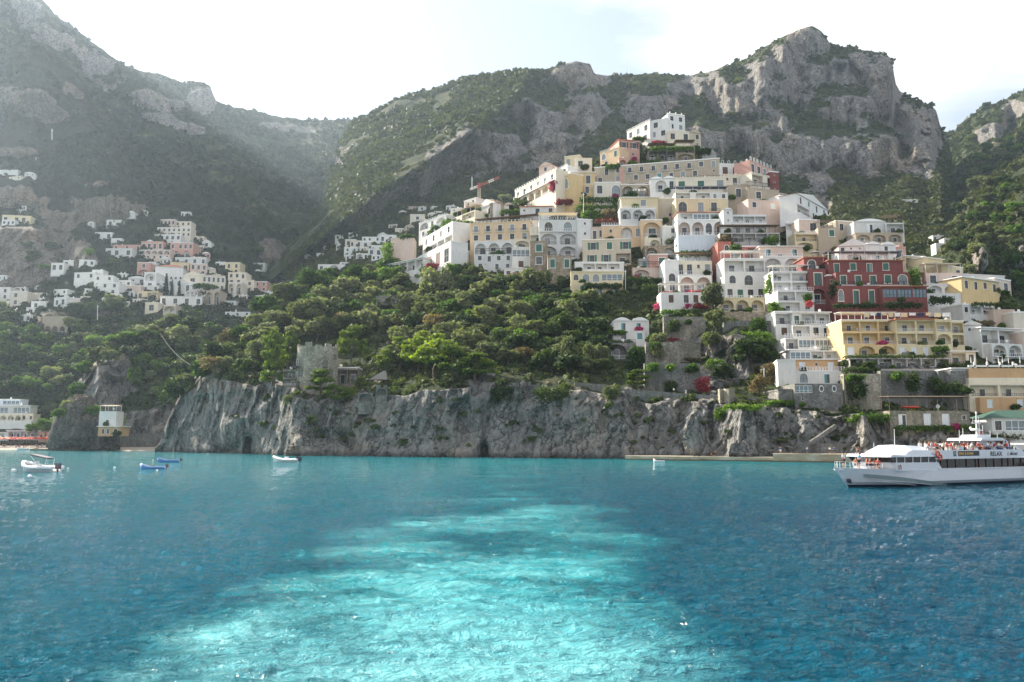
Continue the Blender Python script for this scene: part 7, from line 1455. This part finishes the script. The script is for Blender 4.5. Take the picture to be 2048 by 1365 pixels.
def second_boat():
    c = Vector((74.0, 116, 0)); K = empty('motor_yacht', c, math.radians(14), 'white motor yacht moored behind the ferry stern', 'yacht')
    mb = MB(); V = []
    st = [(-6, .2), (-4.5, 1.4), (-2, 2.1), (3, 2.3), (8, 2.2)]
    for x, h in st: V += [(x + .9, 0, -.6), (x + .3, -h * .8, .3), (x, -h, 2.1), (x, h, 2.1), (x + .3, h * .8, .3)]
    for i in range(4):
        for j in range(5): mb.add([], []); 
    Fc = [(i * 5 + j, i * 5 + (j + 1) % 5, (i + 1) * 5 + (j + 1) % 5, (i + 1) * 5 + j) for i in range(4) for j in range(5)] + [(0, 1, 2, 3, 4), (24, 23, 22, 21, 20)]
    ob('hull', me_new('hull', V, Fc, [M_hull]), K)
    mb = MB(); mb.add([(x, y, z) for y in (-1.7, 1.7) for x, z in ((-3.5, 2.1), (-1.8, 3.3), (5, 3.4), (6, 2.1))], [(0, 1, 2, 3), (7, 6, 5, 4), (0, 4, 5, 1), (1, 5, 6, 2), (2, 6, 7, 3)]); mb.obj('cabin', [M_hull], K)
    mb = MB(); mb.box(-1.5, 4.6, -1.74, 1.74, 2.5, 3.05); mb.obj('cabin_windows', [M_tint], K)
    mb = MB(); mb.box(-.6, 5.4, -1.9, 1.9, 4.7, 4.85); mb.obj('flybridge_roof', [M_canv], K)
    for x in (-.3, 5.0):
        for y in (-1.6, 1.6): mb = MB(); mb.tube((x, y, 3.3), (x, y, 4.72), .06); mb.obj('roof_post', [M_rail], K)
    mb = MB(); mb.ball((1.0, 0, 5.3), .4, n=12); mb.tube((1, 0, 4.8), (1, 0, 5.1), .1); mb.obj('radar_dome', [M_hull], K, smooth=True)
    mb = MB(); mb.box(2.5, 5.2, -1.78, 1.78, 1.2, 2.0); mb.obj('side_band', [M_aqua], K)
second_boat()
def loft_boat(name, label, px, py, Lpx, rz, mat, inner, cat='boat', h=.62, beam=.21, tubes=False):
    Y = -CZ / ray(px, py)[1]; c = at(px, py, Y); L = Lpx / F * Y; K = empty(name, (c.x, c.y, 0), rz, label, cat)
    V = []; n = 12; P = []
    for i in range(n + 1):
        t = i / n; x = (t - .5) * L; b_ = L * beam * (1 - max(0, (.35 - t) / .35) ** 2.2) * (1 if t < .8 else 1 - .25 * ((t - .8) / .2)); zt = h * L * .16 * (1 + 1.1 * max(0, .4 - t) ** 1.4 * 4)
        P.append((x, b_, zt))
    for x, b_, z in P: V += [(x, 0, -.25), (x, -b_ * .75, -.05), (x, -b_, z), (x, -b_ * .84, z), (x, -b_ * .7, z * .35), (x, b_ * .7, z * .35), (x, b_ * .84, z), (x, b_, z), (x, b_ * .75, -.05)]
    k = 9; Fc = []; mi = []
    for i in range(n):
        for j in range(k): Fc.append((i * k + j, i * k + (j + 1) % k, (i + 1) * k + (j + 1) % k, (i + 1) * k + j)); mi.append(1 if j in (3, 4, 5) else 0)
    Fc += [tuple(range(k))[::-1], tuple(range(n * k, n * k + k))]; mi += [0, 0]
    ob('hull', me_new('hull', V, Fc, [mat, inner], mi, True), K)
    if tubes:
        mb = MB()
        for s_ in (-1, 1):
            for (x0, b0, z0), (x1, b1, z1) in zip(P[:-1], P[1:]): mb.tube((x0, s_ * b0, z0), (x1, s_ * b1, z1), L * .045, n=8)
        mb.obj('tube', [mat], K, smooth=True)
    return K, L, P
M_rib = plain('boat_white', (.72, .72, .74), .4); M_bblue = plain('boat_blue', (.03, .17, .45), .4); M_binn = plain('boat_inside', (.35, .40, .42), .7)
def outboard(K, x, z, s_=1.):
    mb = MB(); mb.box(x, x + .55 * s_, -.22 * s_, .22 * s_, z, z + .75 * s_); mb.box(x + .1 * s_, x + .3 * s_, -.1, .1, z - .7 * s_, z); mb.obj('outboard_motor', [M_ink], K)
K, L, P = loft_boat('inflatable_boat', 'white inflatable speedboat with a folded dark bimini at the left edge of the bay', 80, 944, 84, math.radians(-16), M_rib, M_binn, tubes=True)
outboard(K, L * .47, .5, 1.3); mb = MB(); mb.box(-.9, .1, -.4, .4, .2, 1.25); mb.box(-.9, -.7, -.4, .4, 1.2, 1.75); mb.obj('console', [M_rib], K); mb = MB(); mb.box(.5, 1.2, -.5, .5, .2, 1.0); mb.obj('seat', [M_rib], K)
mb = MB(); mb.add([(-1.6, -.8, 2.75), (2.0, -.8, 2.15), (2.0, .8, 2.15), (-1.6, .8, 2.75), (-1.6, -.8, 2.95), (2.0, -.8, 2.35), (2.0, .8, 2.35), (-1.6, .8, 2.95)], [(0, 3, 2, 1), (4, 5, 6, 7), (0, 1, 5, 4), (1, 2, 6, 5), (2, 3, 7, 6), (3, 0, 4, 7)]); mb.obj('bimini', [plain('grey_canvas', (.10, .09, .11), .8)], K)
mb = MB(); mb.tube((2.0, -.8, 2.2), (1.7, -.9, .5), .04); mb.tube((2.0, .8, 2.2), (1.7, .9, .5), .04); mb.tube((-1.4, -.8, 2.7), (.9, -.9, .5), .04); mb.obj('bimini_frame', [M_rail], K)
for lab, px, py, Lp, rz in (('blue rowing boat with an outboard, nearer of the two moored together', 306, 939, 50, .03), ('blue rowing boat with an outboard, farther of the two moored together', 338, 925, 44, .05)):
    K, L, P = loft_boat('rowing_boat', lab, px, py, Lp, rz, M_bblue, M_binn, beam=.17, h=.7); outboard(K, L * .49, .35, .8); mb = MB()
    for x in (-L * .15, L * .15): mb.box(x - .15, x + .15, -.6, .6, .35, .42)
    mb.obj('thwart', [M_rib], K); mb = MB(); mb.ball((-L * .48, 0, .75), .2); mb.obj('bow_fender', [M_rib], K)
K, L, P = loft_boat('inflatable_boat', 'white inflatable motorboat with two dark engines in front of the cliff', 572, 925, 50, -.02, M_rib, M_binn, tubes=True); outboard(K, L * .40, .4, 1.3); outboard(K, L * .5, .3, 1.2); mb = MB(); mb.box(-.3, .5, -.4, .4, .2, 1.3); mb.obj('console', [M_rib], K)
K, L, P = loft_boat('dinghy', 'small white dinghy moored by the landing steps', 1318, 924, 22, 0, M_rib, M_binn, h=.8)
K, L, P = loft_boat('dinghy', 'white rowing boat drawn up at the beach edge', 47, 900, 26, 0, M_rib, M_binn, h=.7); K, L, P = loft_boat('dinghy', 'small pale dinghy by the dark rock stack', 18, 898, 18, 0, M_rib, M_binn, h=.7)
def buoy(label, px, py, s_): Y = -CZ / ray(px, py)[1]; c = at(px, py, Y); tag(MB().ball((0, 0, .1), s_, s_, s_ * .8, 12, 8).obj('buoy', [M_rib], None, (c.x, c.y, .05), None, True), label, 'buoy')
buoy('big white mooring buoy beside the inflatable speedboat', 28, 944, .45); buoy('white buoy nearest the lower left of the bay', 60, 956, .35); buoy('tiny white buoy between the speedboat and the blue boats', 136, 939, .2); buoy('grey buoy in open water left of the blue boats', 229, 937, .25); buoy('tiny white buoy before the farther blue boat', 306, 922, .2); buoy('small white buoy by the nearer blue boat', 314, 943, .2)
# ---- people ashore
def onq(px, z, Y): return (ray(px, 900)[0] * Y, Y, z)
for px, Y, z, c_, l_, lab in ((1660, 188.5, 1.95, 'white', 'dark', 'person in white walking on the higher quay'), (1668, 189.5, 1.95, 'blue', 'dark', 'person in dark blue beside the walker on the quay'), (1561, 193, 1.95, 'blue', 'white', 'person in blue at the foot of the stairway'), (1614, 193, 1.95, 'white', 'blue', 'person under the quay stairway'), (1430, 203, 1.05, 'orange', 'dark', 'swimmer standing on the low landing'), (1716, 187, 1.95, 'red', 'dark', 'person in red on the quay near the ferry bow')):
    person(onq(px, z, Y), rnd(-1, 1), 'stand', c_, l_, lab)
person(onq(1422, .85, 202), 1.2, 'sit', 'orange', 'dark', 'person sitting on the low landing')
for px, c_, lab in ((277, 'orange', 'sunbather in orange standing in the cove'), (286, 'red', 'sunbather sitting in the middle of the cove'), (292, 'white', 'sunbather in white by the cove wall'), (312, 'orange', 'sunbather near the headland end of the cove'), (262, 'red', 'sunbather in red at the left of the cove')):
    Y = 384.0; person((ray(px, 895)[0] * Y, Y, .9), rnd(-2, 2), 'stand' if px in (277, 292) else 'sit', c_, 'dark', lab)
rr = random.Random(9)
for i in range(26):
    px = rr.uniform(-5, 108); Y = rr.uniform(418, 424); c_ = rr.choice(['orange', 'red', 'white', 'pale_blue']); z = .7 + (Y - 418) * .09
    person((ray(px, 892)[0] * Y, Y, z), rr.uniform(0, 6), rr.choice(['stand', 'sit', 'lean']), c_, 'dark', 'tiny bather in %s on the sand before the beach parasols' % c_.replace('_', ' '), 'bathers on the far beach')
person(at(1372, 791, float(np.interp(1372, [b[0] for b in BY], [b[1] for b in BY])) + 12.5), .5, 'stand', 'pale_blue', 'white', 'walker in pale blue on the cliff path')
person(at(1348, 788, float(np.interp(1348, [b[0] for b in BY], [b[1] for b in BY])) + 12.8), 2.5, 'stand', 'white', 'dark', 'walker in white on the cliff path')
